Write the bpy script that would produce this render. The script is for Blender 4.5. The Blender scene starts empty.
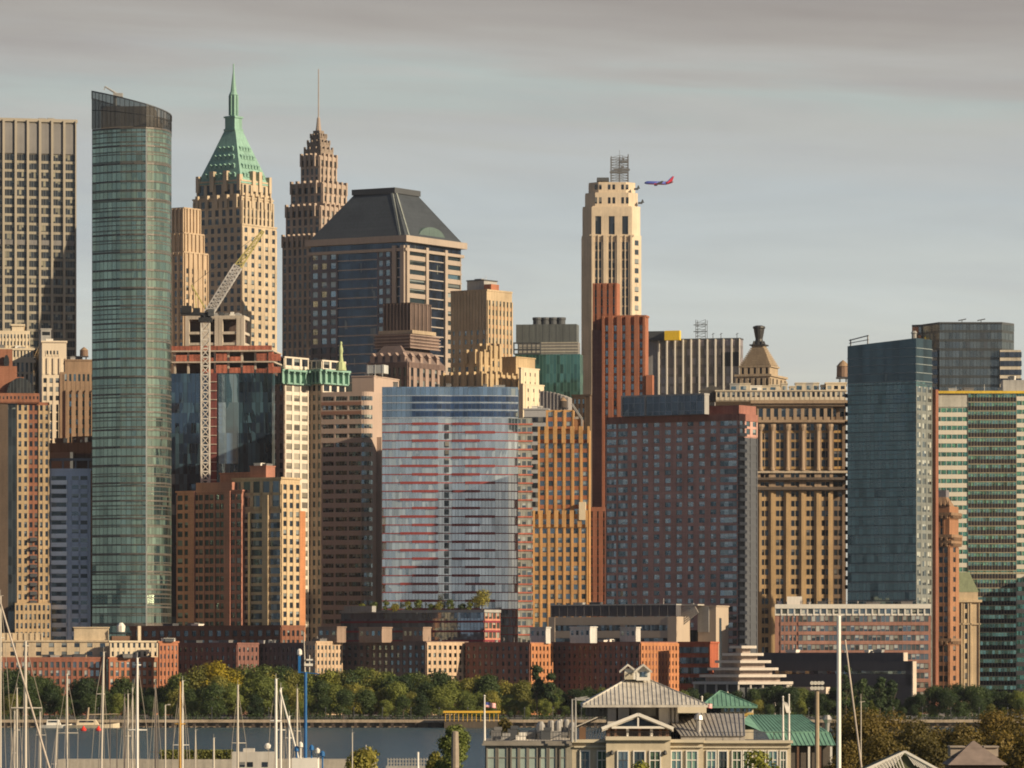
import bpy, math, random
from math import sin, cos, tan, radians as rad, pi, sqrt, floor, atan2, hypot
random.seed(7)
SC = bpy.context.scene
COL = SC.collection
# ---------------------------------------------------------------- camera, sky, sun, exposure
F = 5000.0      # focal length in pixels of a 1024 px wide frame
HY = 665.0      # row of the horizon
CH = 20.0       # eye height above the river
cd = bpy.data.cameras.new('camera'); cam = bpy.data.objects.new('camera', cd); COL.objects.link(cam)
cd.sensor_width = 36; cd.lens = F*36/1024; cd.shift_y = (HY-384)/1024
cd.clip_start = 1; cd.clip_end = 60000
cam.location = (0, 0, CH); cam.rotation_euler = (rad(90), 0, 0)
SC.camera = cam
SUN_EL, SUN_B = 23.0, 30.0          # elevation; degrees behind the picture plane, to the right
sd = bpy.data.lights.new('sun', 'SUN'); sun = bpy.data.objects.new('sun', sd); COL.objects.link(sun)
sd.energy = 5.0; sd.angle = rad(0.5); sd.color = (1.0, .82, .58)
sx, sy, sz = cos(rad(SUN_EL))*cos(rad(SUN_B)), -cos(rad(SUN_EL))*sin(rad(SUN_B)), sin(rad(SUN_EL))
from mathutils import Vector, Matrix
sun.rotation_euler = Vector((sx, sy, sz)).to_track_quat('Z', 'Y').to_euler()
sun.location = (600, -200, 500)
SC.view_settings.view_transform = 'Standard'; SC.view_settings.look = 'None'
HAZE = 0.000018
SC.view_settings.exposure = 0.37; SC.view_settings.gamma = 1
SC.cycles.filter_width = 1.85; SC.cycles.max_bounces = 6; SC.cycles.diffuse_bounces = 3; SC.cycles.glossy_bounces = 3
SC.cycles.transparent_max_bounces = 8; SC.cycles.volume_bounces = 0; SC.cycles.volume_max_steps = 64

def nt(m):
    m.use_nodes = True
    t = m.node_tree; t.nodes.clear(); return t
def nd(t, kind, **kw):
    n = t.nodes.new(kind)
    for k, v in kw.items():
        if k[0] == 'i' and k[1:].isdigit(): n.inputs[int(k[1:])].default_value = v
        else: setattr(n, k, v)
    return n
def lk(t, a, ao, b, bi): t.links.new(a.outputs[ao], b.inputs[bi])
def mth(t, op, a, b=None, c=None):
    n = t.nodes.new('ShaderNodeMath'); n.operation = op
    for i, v in enumerate((a, b, c)):
        if v is None: continue
        if isinstance(v, (int, float)): n.inputs[i].default_value = v
        else: t.links.new(v, n.inputs[i])
    return n.outputs[0]
def mixc(t, f, a, b, mode='MIX'):
    n = t.nodes.new('ShaderNodeMix'); n.data_type = 'RGBA'; n.blend_type = mode
    for s, v in ((n.inputs[0], f), (n.inputs[6], a), (n.inputs[7], b)):
        if isinstance(v, (int, float)): s.default_value = v
        elif isinstance(v, tuple): s.default_value = v if len(v) == 4 else v+(1,)
        else: t.links.new(v, s)
    return n.outputs[2]
def ramp(t, f, stops, interp='LINEAR'):
    n = t.nodes.new('ShaderNodeValToRGB'); cr = n.color_ramp; cr.interpolation = interp
    while len(cr.elements) < len(stops): cr.elements.new(.5)
    for e, (p, c) in zip(cr.elements, stops):
        e.position = p; e.color = c if len(c) == 4 else c+(1,)
    t.links.new(f, n.inputs[0]); return n.outputs[0]

W = bpy.data.worlds.new('World'); SC.world = W
t = nt(W)
sk = nd(t, 'ShaderNodeTexSky', sky_type='NISHITA', sun_disc=False, sun_elevation=rad(SUN_EL), sun_rotation=rad(90+SUN_B))
sk.air_density = 1.2; sk.dust_density = 3.0; sk.ozone_density = 1.0
tc = nd(t, 'ShaderNodeTexCoord')
sep = nd(t, 'ShaderNodeSeparateXYZ'); lk(t, tc, 'Generated', sep, 0)
zt_s = mth(t, 'ADD', sep.outputs[2], mth(t, 'MULTIPLY', sep.outputs[0], .055))
cbs = nd(t, 'ShaderNodeCombineXYZ'); t.links.new(sep.outputs[0], cbs.inputs[0]); t.links.new(sep.outputs[1], cbs.inputs[1]); t.links.new(zt_s, cbs.inputs[2])
mp = nd(t, 'ShaderNodeMapping'); mp.inputs['Scale'].default_value = (7, 7, 55); lk(t, cbs, 0, mp, 0)
mp3 = nd(t, 'ShaderNodeMapping'); mp3.inputs['Scale'].default_value = (11, 11, 90); mp3.inputs['Location'].default_value = (3, 1, 7); lk(t, cbs, 0, mp3, 0)
n3 = nd(t, 'ShaderNodeTexNoise'); n3.inputs['Scale'].default_value = 1.0; n3.inputs['Detail'].default_value = 7; n3.inputs['Roughness'].default_value = .58; n3.inputs['Distortion'].default_value = .8; lk(t, mp3, 0, n3, 0)
n1 = nd(t, 'ShaderNodeTexNoise'); n1.inputs['Scale'].default_value = 1.0; n1.inputs['Detail'].default_value = 5; n1.inputs['Roughness'].default_value = .5
lk(t, mp, 0, n1, 0)
mp2 = nd(t, 'ShaderNodeMapping'); mp2.inputs['Scale'].default_value = (16, 16, 230)
lk(t, cbs, 0, mp2, 0)
n2 = nd(t, 'ShaderNodeTexNoise'); n2.inputs['Scale'].default_value = 1.0; n2.inputs['Detail'].default_value = 4
lk(t, mp2, 0, n2, 0)
el = mth(t, 'ADD', sep.outputs[2], mth(t, 'MULTIPLY', mth(t, 'SUBTRACT', n1.outputs[0], .5), .028))
el = mth(t, 'ADD', el, mth(t, 'MULTIPLY', mth(t, 'SUBTRACT', n2.outputs[0], .5), .016))
# cloud and haze colour by elevation (sine): horizon .. 8 degrees .. zenith
cloud = ramp(t, mth(t, 'MULTIPLY', el, 4.0), [(0.0, (.52,.50,.44)), (.2, (.52,.52,.47)), (.29, (.46,.485,.475)),
        (.37, (.39,.42,.435)), (.41, (.40,.41,.41)), (.435, (.39,.39,.375)), (.455, (.365,.40,.385)), (.475, (.36,.345,.33)), (.51, (.315,.285,.265)), (.56, (.25,.215,.20)), (.7, (.11,.125,.155)), (1.0, (.075,.10,.15))])
skb = mixc(t, 1.0, sk.outputs[0], (.07, .07, .07), 'MULTIPLY')
cloud = mixc(t, 1.0, cloud, ramp(t, n3.outputs[0], [(.3, (1.0,1.0,1.02)), (.5, (1.07,1.08,1.075)), (.7, (1.13,1.15,1.15))]), 'MULTIPLY')
# sky behind the viewer dimmed and blued, added to set the shade fill
dt = nd(t, 'ShaderNodeVectorMath', operation='DOT_PRODUCT'); lk(t, tc, 'Generated', dt, 0); dt.inputs[1].default_value = (-.55, -.83, 0)
cloud = mixc(t, 1.0, cloud, ramp(t, mth(t, 'MULTIPLY', mth(t, 'ADD', dt.outputs['Value'], .25), 1.3), [(0.0, (1,1,1)), (.8, (.60,.68,.84))]), 'MULTIPLY')
col = mixc(t, .85, skb, cloud)
bg = nd(t, 'ShaderNodeBackground'); t.links.new(col, bg.inputs[0]); bg.inputs[1].default_value = 1.0
ow = nd(t, 'ShaderNodeOutputWorld'); lk(t, bg, 0, ow, 0)

# ---------------------------------------------------------------- materials
def out(t, bs):
    o = nd(t, 'ShaderNodeOutputMaterial'); lk(t, bs, 0, o, 0)
_M = {}
def wall(name, c, rough=.85, var=.32, brick=0, spec=.3, metal=0):
    """masonry, paint or metal with stains and vertical rain streaks of its own"""
    if name in _M: return _M[name]
    m = bpy.data.materials.new(name); _M[name] = m; t = nt(m)
    tc = nd(t, 'ShaderNodeTexCoord'); oi = nd(t, 'ShaderNodeObjectInfo')
    a = nd(t, 'ShaderNodeTexNoise'); a.inputs['Scale'].default_value = .09; a.inputs['Detail'].default_value = 6; lk(t, tc, 'Object', a, 0)
    mp = nd(t, 'ShaderNodeMapping'); mp.inputs['Scale'].default_value = (1.1, 1.1, .05); lk(t, tc, 'Object', mp, 0)
    s = nd(t, 'ShaderNodeTexNoise'); s.inputs['Scale'].default_value = 1; s.inputs['Detail'].default_value = 4; lk(t, mp, 0, s, 0)
    g = nd(t, 'ShaderNodeTexNoise'); g.inputs['Scale'].default_value = 1.6; g.inputs['Detail'].default_value = 3; lk(t, tc, 'Object', g, 0)
    v = mth(t, 'ADD', mth(t, 'ADD', mth(t, 'MULTIPLY', mth(t,'SUBTRACT',a.outputs[0],.5), 2.4*var), mth(t, 'MULTIPLY', mth(t,'SUBTRACT',s.outputs[0],.5), 2.2*var)),
            mth(t, 'MULTIPLY', mth(t,'SUBTRACT',g.outputs[0],.5), 1.2*var))
    v = mth(t, 'ADD', v, 1.0)
    if brick:
        mz = nd(t, 'ShaderNodeMapping'); mz.inputs['Scale'].default_value = (.02, .02, brick); lk(t, tc, 'Object', mz, 0)
        b = nd(t, 'ShaderNodeTexNoise'); b.inputs['Scale'].default_value = 1; b.inputs['Detail'].default_value = 2; lk(t, mz, 0, b, 0)
        v = mth(t, 'ADD', v, mth(t, 'MULTIPLY', mth(t,'SUBTRACT',b.outputs[0],.5), .5))
    cc = nd(t, 'ShaderNodeCombineXYZ')
    for i in range(3): t.links.new(v, cc.inputs[i])
    b = nd(t, 'ShaderNodeBsdfPrincipled')
    t.links.new(mixc(t, 1.0, tuple(c), cc.outputs[0], 'MULTIPLY'), b.inputs['Base Color'])
    b.inputs['Roughness'].default_value = rough; b.inputs['Specular IOR Level'].default_value = spec; b.inputs['Metallic'].default_value = metal
    out(t, b); return m
def plain(name, c, rough=.5, metal=0, spec=.5):
    if name in _M: return _M[name]
    m = bpy.data.materials.new(name); _M[name] = m; t = nt(m)
    tc = nd(t, 'ShaderNodeTexCoord'); a = nd(t, 'ShaderNodeTexNoise'); a.inputs['Scale'].default_value = 2.3; a.inputs['Detail'].default_value = 4; lk(t, tc, 'Object', a, 0)
    f = mth(t, 'ADD', mth(t, 'MULTIPLY', a.outputs[0], .5), .75)
    cc = nd(t, 'ShaderNodeCombineXYZ')
    for i in range(3): t.links.new(f, cc.inputs[i])
    b = nd(t, 'ShaderNodeBsdfPrincipled'); t.links.new(mixc(t, 1.0, tuple(c), cc.outputs[0], 'MULTIPLY'), b.inputs['Base Color'])
    b.inputs['Roughness'].default_value = rough; b.inputs['Metallic'].default_value = metal; b.inputs['Specular IOR Level'].default_value = spec
    out(t, b); return m
def tilt(t, rnd_col, amt):
    """normal of each pane turned a little, as real panes are"""
    ge = nd(t, 'ShaderNodeNewGeometry')
    s = nd(t, 'ShaderNodeVectorMath', operation='SUBTRACT'); t.links.new(rnd_col, s.inputs[0]); s.inputs[1].default_value = (.5, .5, .5)
    k = nd(t, 'ShaderNodeVectorMath', operation='SCALE'); lk(t, s, 0, k, 0); k.inputs['Scale'].default_value = amt
    a = nd(t, 'ShaderNodeVectorMath', operation='ADD'); lk(t, ge, 'Normal', a, 0); lk(t, k, 0, a, 1)
    n = nd(t, 'ShaderNodeVectorMath', operation='NORMALIZE'); lk(t, a, 0, n, 0)
    return n.outputs[0]
def win(name, dark=(.02,.028,.035), lite=(.25,.27,.26), p=.25, refl=.12, tint=(.6,.75,.8), bars=.0, amt=.10):
    """window glass: dark rooms, some drawn blinds, a sky reflection; UV counts the panes"""
    if name in _M: return _M[name]
    m = bpy.data.materials.new(name); _M[name] = m; t = nt(m)
    ge = nd(t, 'ShaderNodeNewGeometry'); oi = nd(t, 'ShaderNodeObjectInfo'); tc = nd(t, 'ShaderNodeTexCoord')
    sp = nd(t, 'ShaderNodeSeparateXYZ'); lk(t, tc, 'UV', sp, 0)
    cb = nd(t, 'ShaderNodeCombineXYZ')
    t.links.new(mth(t, 'MULTIPLY', oi.outputs['Random'], 91.7), cb.inputs[0])
    t.links.new(mth(t, 'MULTIPLY', ge.outputs['Random Per Island'], 57.3), cb.inputs[1])
    t.links.new(mth(t, 'FLOOR', sp.outputs[0]), cb.inputs[2])
    wn = nd(t, 'ShaderNodeTexWhiteNoise'); lk(t, cb, 0, wn, 0)
    cs = nd(t, 'ShaderNodeSeparateColor'); lk(t, wn, 'Color', cs, 0)
    hasb = mth(t, 'LESS_THAN', wn.outputs['Value'], p)
    blind = mth(t, 'MULTIPLY', hasb, mth(t, 'GREATER_THAN', sp.outputs[1], mth(t, 'MULTIPLY', cs.outputs[1], .85)))
    c = mixc(t, cs.outputs[0], tuple(x*.4 for x in dark), tuple(x*1.7 for x in dark))
    c = mixc(t, blind, c, mixc(t, cs.outputs[2], tuple(x*.45 for x in lite), lite))
    fr = mth(t, 'FRACT', sp.outputs[0])
    if bars:
        e = mth(t, 'GREATER_THAN', mth(t, 'ABSOLUTE', mth(t, 'SUBTRACT', fr, .5)), .5-bars)
        c = mixc(t, e, c, (.12,.12,.115))
    d = nd(t, 'ShaderNodeBsdfPrincipled'); t.links.new(c, d.inputs['Base Color']); d.inputs['Roughness'].default_value = .4; d.inputs['Specular IOR Level'].default_value = .2
    g = nd(t, 'ShaderNodeBsdfGlossy'); g.inputs['Roughness'].default_value = .06; g.inputs['Color'].default_value = tint+(1,)
    t.links.new(tilt(t, wn.outputs['Color'], amt), g.inputs['Normal'])
    mx = nd(t, 'ShaderNodeMixShader')
    t.links.new(mth(t, 'MULTIPLY', mth(t, 'ADD', .5, cs.outputs[1]), refl), mx.inputs[0])
    lk(t, d, 0, mx, 1); lk(t, g, 0, mx, 2); out(t, mx); return m
def curtain(name, tint, pw=1.5, fh=3.6, dark=(.02,.03,.035), lite=(.2,.22,.2), p=.12, refl=.5, band=0, bandc=(.1,.1,.1), mull=.06, mullc=(.08,.09,.09), amt=.05, gw=4):
    """curtain wall: UV is metres along and up; panes, mullions and a spandrel band per storey"""
    if name in _M: return _M[name]
    m = bpy.data.materials.new(name); _M[name] = m; t = nt(m)
    tc = nd(t, 'ShaderNodeTexCoord'); sp = nd(t, 'ShaderNodeSeparateXYZ'); lk(t, tc, 'UV', sp, 0)
    u = mth(t, 'DIVIDE', sp.outputs[0], pw); v = mth(t, 'DIVIDE', sp.outputs[1], fh)
    cb = nd(t, 'ShaderNodeCombineXYZ'); t.links.new(mth(t, 'FLOOR', u), cb.inputs[0]); t.links.new(mth(t, 'FLOOR', v), cb.inputs[1])
    wn = nd(t, 'ShaderNodeTexWhiteNoise'); lk(t, cb, 0, wn, 0); cs = nd(t, 'ShaderNodeSeparateColor'); lk(t, wn, 'Color', cs, 0)
    cb2 = nd(t, 'ShaderNodeCombineXYZ'); t.links.new(mth(t, 'FLOOR', mth(t, 'DIVIDE', u, gw)), cb2.inputs[0]); t.links.new(mth(t, 'FLOOR', v), cb2.inputs[1])
    w2 = nd(t, 'ShaderNodeTexWhiteNoise'); lk(t, cb2, 0, w2, 0)
    mpn = nd(t, 'ShaderNodeMapping'); mpn.inputs['Scale'].default_value = (.16, .022, 1); lk(t, tc, 'UV', mpn, 0)
    ns = nd(t, 'ShaderNodeTexNoise'); ns.inputs['Scale'].default_value = 1.0; ns.inputs['Detail'].default_value = 3; ns.inputs['Distortion'].default_value = .6; lk(t, mpn, 0, ns, 0)
    sm = mth(t, 'MULTIPLY', mth(t, 'SUBTRACT', ns.outputs[0], .28), 2.2)
    r = mth(t, 'ADD', mth(t, 'ADD', mth(t, 'MULTIPLY', wn.outputs[0], .22), mth(t, 'MULTIPLY', w2.outputs[0], .18)), mth(t, 'MULTIPLY', sm, .6))
    c = mixc(t, cs.outputs[0], tuple(x*.4 for x in dark), tuple(x*1.8 for x in dark))
    c = mixc(t, mth(t, 'LESS_THAN', r, p*1.2+.08), c, mixc(t, cs.outputs[2], tuple(x*.4 for x in lite), lite))
    fu = mth(t, 'FRACT', u); fv = mth(t, 'FRACT', v)
    msk = mth(t, 'LESS_THAN', fu, mull)
    if band:
        bm = mth(t, 'LESS_THAN', fv, band); c = mixc(t, bm, c, bandc)
    c = mixc(t, msk, c, mullc)
    d = nd(t, 'ShaderNodeBsdfPrincipled'); t.links.new(c, d.inputs['Base Color']); d.inputs['Roughness'].default_value = .4; d.inputs['Specular IOR Level'].default_value = .2
    g = nd(t, 'ShaderNodeBsdfGlossy'); g.inputs['Roughness'].default_value = .05; g.inputs['Color'].default_value = tint+(1,)
    mxr = nd(t, 'ShaderNodeMix', data_type='RGBA'); mxr.inputs[0].default_value = .6; lk(t, wn, 'Color', mxr, 6); lk(t, w2, 'Color', mxr, 7)
    t.links.new(tilt(t, mxr.outputs[2], amt), g.inputs['Normal'])
    mx = nd(t, 'ShaderNodeMixShader')
    f = mth(t, 'MULTIPLY', mth(t, 'ADD', .35, mth(t, 'MULTIPLY', r, 1.3)), refl); f.node.use_clamp = True
    f = mth(t, 'MULTIPLY', f, mth(t, 'SUBTRACT', 1.0, mth(t, 'MULTIPLY', msk, .8)))
    if band: f = mth(t, 'MULTIPLY', f, mth(t, 'SUBTRACT', 1.0, mth(t, 'MULTIPLY', bm, .75)))
    t.links.new(f, mx.inputs[0]); lk(t, d, 0, mx, 1); lk(t, g, 0, mx, 2); out(t, mx); return m

# ---------------------------------------------------------------- mesh helpers
class MB:
    def __init__(s): s.v = []; s.f = []; s.uv = []
    def quad(s, p, uv=None):
        n = len(s.v); s.v += p; s.f.append(tuple(range(n, n+len(p)))); s.uv.append(uv or [(0, 0)]*len(p))
    def box(s, x0, x1, y0, y1, z0, z1):
        n = len(s.v)
        s.v += [(x0,y0,z0),(x1,y0,z0),(x1,y1,z0),(x0,y1,z0),(x0,y0,z1),(x1,y0,z1),(x1,y1,z1),(x0,y1,z1)]
        for q, w in (((0,1,5,4),x1-x0),((1,2,6,5),y1-y0),((2,3,7,6),x1-x0),((3,0,4,7),y1-y0)):
            s.f.append(tuple(n+i for i in q)); s.uv.append([(0,z0),(w,z0),(w,z1),(0,z1)])
        for q in ((4,5,6,7),(3,2,1,0)):
            s.f.append(tuple(n+i for i in q)); s.uv.append([(0,0)]*4)
    def prism(s, pts, z0, z1, cap=True):
        """pts counter-clockwise from above; z1 number or list (sloping top)"""
        n = len(s.v); k = len(pts); zt = z1 if isinstance(z1, (list, tuple)) else [z1]*k
        zb = z0 if isinstance(z0, (list, tuple)) else [z0]*k
        s.v += [(p[0],p[1],z) for p, z in zip(pts, zb)]+[(p[0],p[1],z) for p, z in zip(pts, zt)]
        a = 0
        for i in range(k):
            j = (i+1) % k; L = hypot(pts[j][0]-pts[i][0], pts[j][1]-pts[i][1])
            s.f.append((n+i,n+j,n+k+j,n+k+i)); s.uv.append([(a,zb[i]),(a+L,zb[j]),(a+L,zt[j]),(a,zt[i])]); a += L
        if cap:
            s.f.append(tuple(n+k+i for i in range(k))); s.uv.append([(0,0)]*k)
            s.f.append(tuple(n+i for i in reversed(range(k)))); s.uv.append([(0,0)]*k)
    def taper(s, r0, z0, r1, z1):
        """frustum between two rectangles (x0,x1,y0,y1)"""
        n = len(s.v)
        for (x0,x1,y0,y1), z in ((r0,z0),(r1,z1)): s.v += [(x0,y0,z),(x1,y0,z),(x1,y1,z),(x0,y1,z)]
        for q in ((0,1,5,4),(1,2,6,5),(2,3,7,6),(3,0,4,7),(4,5,6,7),(3,2,1,0)):
            s.f.append(tuple(n+i for i in q)); s.uv.append([(0,z0),(5,z0),(5,z1),(0,z1)])
    def tube(s, p, q, r, r2=None, k=6):
        p = Vector(p); q = Vector(q); d = (q-p).normalized(); r2 = r if r2 is None else r2
        a = d.orthogonal().normalized(); b = d.cross(a); n = len(s.v)
        for c, rr in ((p, r), (q, r2)):
            for i in range(k):
                e = c+a*(rr*cos(2*pi*i/k))+b*(rr*sin(2*pi*i/k)); s.v.append(tuple(e))
        for i in range(k):
            j = (i+1) % k; s.f.append((n+i,n+j,n+k+j,n+k+i)); s.uv.append([(0,0)]*4)
        s.f.append(tuple(n+i for i in reversed(range(k)))); s.uv.append([(0,0)]*k)
        s.f.append(tuple(n+k+i for i in range(k))); s.uv.append([(0,0)]*k)
    def lathe(s, prof, cx=0, cy=0, k=12):
        n = len(s.v)
        for r, z in prof:
            for i in range(k): s.v.append((cx+r*cos(2*pi*i/k), cy+r*sin(2*pi*i/k), z))
        for a in range(len(prof)-1):
            for i in range(k):
                j = (i+1) % k; s.f.append((n+a*k+i,n+a*k+j,n+a*k+k+j,n+a*k+k+i)); s.uv.append([(i/k*6,prof[a][1]),(j/k*6,prof[a][1]),(j/k*6,prof[a+1][1]),(i/k*6,prof[a+1][1])])
        s.f.append(tuple(n+i for i in reversed(range(k)))); s.uv.append([(0,0)]*k)
        m = n+(len(prof)-1)*k; s.f.append(tuple(m+i for i in range(k))); s.uv.append([(0,0)]*k)
    def mesh(s, name, mat, smooth=False):
        me = bpy.data.meshes.new(name); me.from_pydata(s.v, [], s.f)
        ul = me.uv_layers.new(name='UVMap'); flat = []
        for u in s.uv:
            for a in u: flat += [a[0], a[1]]
        ul.data.foreach_set('uv', flat)
        if mat: me.materials.append(mat)
        if smooth: me.shade_smooth()
        return me
    def build(s, name, mat, parent=None, loc=(0,0,0), smooth=False):
        o = bpy.data.objects.new(name, s.mesh(name, mat, smooth)); COL.objects.link(o); o.location = loc
        if parent: o.parent = parent
        return o
def thing(name, label, cat, loc=(0,0,0), rz=0, group=None):
    o = bpy.data.objects.new(name, None); COL.objects.link(o); o.empty_display_size = 1
    o.location = loc; o.rotation_euler = (0,0,rz); o['label'] = label; o['category'] = cat
    if group: o['group'] = group
    return o
def tag(o, label, cat, group=None, kind=None):
    if label: o['label'] = label
    if cat: o['category'] = cat
    if group: o['group'] = group
    if kind: o['kind'] = kind
    return o
def dup(root, loc, rz=0, label=None, scale=None):
    r = root.copy(); COL.objects.link(r); r.location = loc; r.rotation_euler = (0,0,rz)
    if scale: r.scale = scale
    if label: r['label'] = label
    for ch in list(root.children):
        c = ch.copy(); COL.objects.link(c); c.parent = r
        for g in ch.children:
            d = g.copy(); COL.objects.link(d); d.parent = c
    return r
def X(px, Y): return (px-512)/F*Y
def Z(py, Y): return CH+(HY-py)/F*Y

# ---------------------------------------------------------------- buildings
GROUND = 3.0
class Blk: pass
class Bld:
    """a building: an Empty at its base and its parts. Faces: F front, R right, L left side"""
    def __init__(s, name, label, cat, Y, th, ref, wallm, group=None):
        s.Y = Y; s.th = th; s.rz = -rad(th); s.m = wallm; s.parts = {}; s.wins = []; s.n = 0
        s.ox, s.oy = X(ref, Y), Y
        s.o = thing(name, label, cat, (s.ox, s.oy, GROUND), s.rz, group)
        s.k = []
    def loc(s, x, y):
        dx, dy = x-s.ox, y-s.oy; c, n = cos(-s.rz), sin(-s.rz)
        return dx*c-dy*n, dx*n+dy*c
    def px(s, px, py=None, back=0):
        """local x of a column of the picture on the plane through the front face, moved back"""
        Yc = s.Y+back; return s.loc(X(px, Yc), Yc)
    def mb(s, part, mat=None):
        return s.parts.setdefault((part, (mat or s.m).name), [MB(), mat or s.m])[0]
    def blk(s, xl, xc, xr, top, bot=None, back=0, d=20, part='wall', mat=None, body=True):
        """box seen with its left edge at xl, near corner at xc, right edge at xr"""
        Yc = s.Y+back; c, n = cos(s.rz), sin(s.rz); q = Blk(); q.b = s; q.Y = Yc; q.s = Yc/F
        def run(x0, px, dx, dy):    # distance along (dx,dy) from the corner until column px
            k = (px-512)/F; den = dx-k*dy
            return abs((k*Yc-x0)/den)
        if s.th > 0.01 and xr > xc:
            cx, cy = X(xc, Yc), Yc; w = run(cx, xl, -c, -n); dd = run(cx, xr, -n, c)
            lx, ly = s.loc(cx, cy); q.x0, q.x1, q.y0, q.y1 = lx-w, lx, ly, ly+dd
        elif s.th < -0.01 and xl < xc:
            cx, cy = X(xc, Yc), Yc; w = run(cx, xr, c, n); dd = run(cx, xl, -n, c)
            lx, ly = s.loc(cx, cy); q.x0, q.x1, q.y0, q.y1 = lx, lx+w, ly, ly+dd
        else:
            e = xr if s.th >= 0 else xl
            o2 = xl if s.th >= 0 else xr
            cx, cy = X(e, Yc), Yc; w = run(cx, o2, c, n); lx, ly = s.loc(cx, cy)
            if s.th >= 0: q.x0, q.x1 = lx-w, lx
            else: q.x0, q.x1 = lx, lx+w
            q.y0, q.y1 = ly, ly+d
        q.z1 = Z(top, Yc)-GROUND; q.z0 = 0 if bot is None else Z(bot, Yc)-GROUND
        q.part = part; q.mat = mat or s.m
        if body: s.mb(part, q.mat).box(q.x0, q.x1, q.y0, q.y1, q.z0, q.z1)
        s.k.append(q); return q
    def finish(s, cap=100):
        for (part, mn), (m, mat) in s.parts.items():
            if m.f: m.build(part, mat, s.o)
        s.wins.sort(key=lambda w: (not w[7], -w[8]))
        one, rest = s.wins[:cap], s.wins[cap:]
        cache = {}
        for (x, y, z, w, h, side, mat, vis, key, n) in one:
            k = (round(w,2), round(h,2), side, mat.name, n)
            if k not in cache:
                m = MB(); winq(m, 0, 0, 0, w, h, side, n); cache[k] = m.mesh('window', mat)
            o = bpy.data.objects.new('window', cache[k]); COL.objects.link(o); o.parent = s.o; o.location = (x, y, z)
        g = {}
        for (x, y, z, w, h, side, mat, vis, key, n) in rest: winq(g.setdefault(mat.name, (MB(), mat))[0], x, y, z, w, h, side, n)
        for m, mat in g.values():
            o = m.build('windows', mat, s.o); o['kind'] = 'stuff'
        return s
def winq(m, x, y, z, w, h, side, n=1):
    uv = [(0,0),(n,0),(n,1),(0,1)]
    if side == 'F': p = [(x,y,z),(x+w,y,z),(x+w,y,z+h),(x,y,z+h)]
    elif side == 'R': p = [(x,y,z),(x,y+w,z),(x,y+w,z+h),(x,y,z+h)]
    else: p = [(x,y,z),(x,y-w,z),(x,y-w,z+h),(x,y,z+h)]
    m.quad(p, uv)
def fbox(m, q, side, u0, u1, v0, v1, z0, z1):
    if side == 'F': m.box(q.x0+u0, q.x0+u1, q.y0-v1, q.y0-v0, z0, z1)
    elif side == 'R': m.box(q.x1+v0, q.x1+v1, q.y0+u0, q.y0+u1, z0, z1)
    else: m.box(q.x0-v1, q.x0-v0, q.y1-u1, q.y1-u0, z0, z1)
def flen(q, side): return q.x1-q.x0 if side == 'F' else q.y1-q.y0
def grid(q, side, nc, fp, win_, ww=.5, wh=.55, rel=.35, sp=.2, top=None, bot=None, u=(0,1), grp=1, mat=None, spm=None, n=1, part=None, vis=True, skip=None, fill=True, pm=None):
    """rows of windows set behind piers and spandrels; fp = storey height in picture rows"""
    b = q.b; L = flen(q, side); U0, U1 = u[0]*L, u[1]*L; fh = fp*q.s
    zt = q.z1-.45*fh if top is None else Z(top, q.Y)-GROUND
    zb = q.z0 if bot is None else Z(bot, q.Y)-GROUND
    nr = int((zt-zb)/fh+.3)
    if nr < 1: return
    c = (U1-U0)/nc; m = b.mb(part or q.part, mat or q.mat); ms = b.mb('spandrel', spm) if spm else m
    mp = b.mb('pier', pm) if pm else m
    zlo = max(zt-nr*fh, q.z0)
    if fill and q.z1-zt > .3 and top is None: fbox(m, q, side, U0, U1, 0, rel+.01, zt, q.z1-.02)
    pw = (1-ww)*c
    for i in range(nc+1):
        a0 = max(U0, U0+i*c-pw/2); a1 = min(U1, U0+i*c+pw/2)
        if rel > 0: fbox(mp, q, side, a0, a1, 0, rel, zlo, zt)
    for j in range(nr):
        z0 = zt-(j+1)*fh; zw = z0+(1-wh)*fh
        if z0 < q.z0-.5: break
        if sp > 0: fbox(ms, q, side, U0, U1, 0, sp, max(z0, q.z0), zw)
        for i in range(nc):
            if skip and skip(i, j): continue
            wl = c*ww; a = U0+i*c+pw/2
            for g in range(grp):
                w1 = wl/grp*(1 if grp == 1 else .86); ag = a+g*wl/grp+(wl/grp-w1)/2
                if side == 'F': x, y = q.x0+ag, q.y0-.05
                elif side == 'R': x, y = q.x1+.05, q.y0+ag
                else: x, y = q.x0-.05, q.y1-ag
                b.wins.append((x, y, zw, w1, wh*fh, side, win_, vis, zw, n))
        if grp > 1 and sp > 0:
            pass
    if grp > 1:
        for i in range(nc):
            for g in range(1, grp):
                a = U0+i*c+pw/2+g*c*ww/grp; t_ = c*ww/grp*.08; fbox(m, q, side, a-t_, a+t_, 0, sp*.9+.05, zlo, zt)
def ribs(q, side, n, wd, rel, mat=None, top=None, bot=None, part='rib', u=(0,1), ends=True):
    L = flen(q, side); m = q.b.mb(part, mat or q.mat)
    z1 = q.z1-.03 if top is None else Z(top, q.Y)-GROUND; z0 = q.z0 if bot is None else Z(bot, q.Y)-GROUND
    for i in range(n+1):
        if not ends and i in (0, n): continue
        a = (u[0]+(u[1]-u[0])*i/n)*L; fbox(m, q, side, max(0, a-wd/2), min(L, a+wd/2), 0, rel, z0, z1)
def belt(q, py, h=.8, o=.5, mat=None, part='cornice'):
    z = Z(py, q.Y)-GROUND
    m = MB(); m.box(q.x0-o, q.x1+o, q.y0-o, q.y1+o, z-h/2, z+h/2); m.build(part, mat or q.mat, q.b.o)
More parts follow.
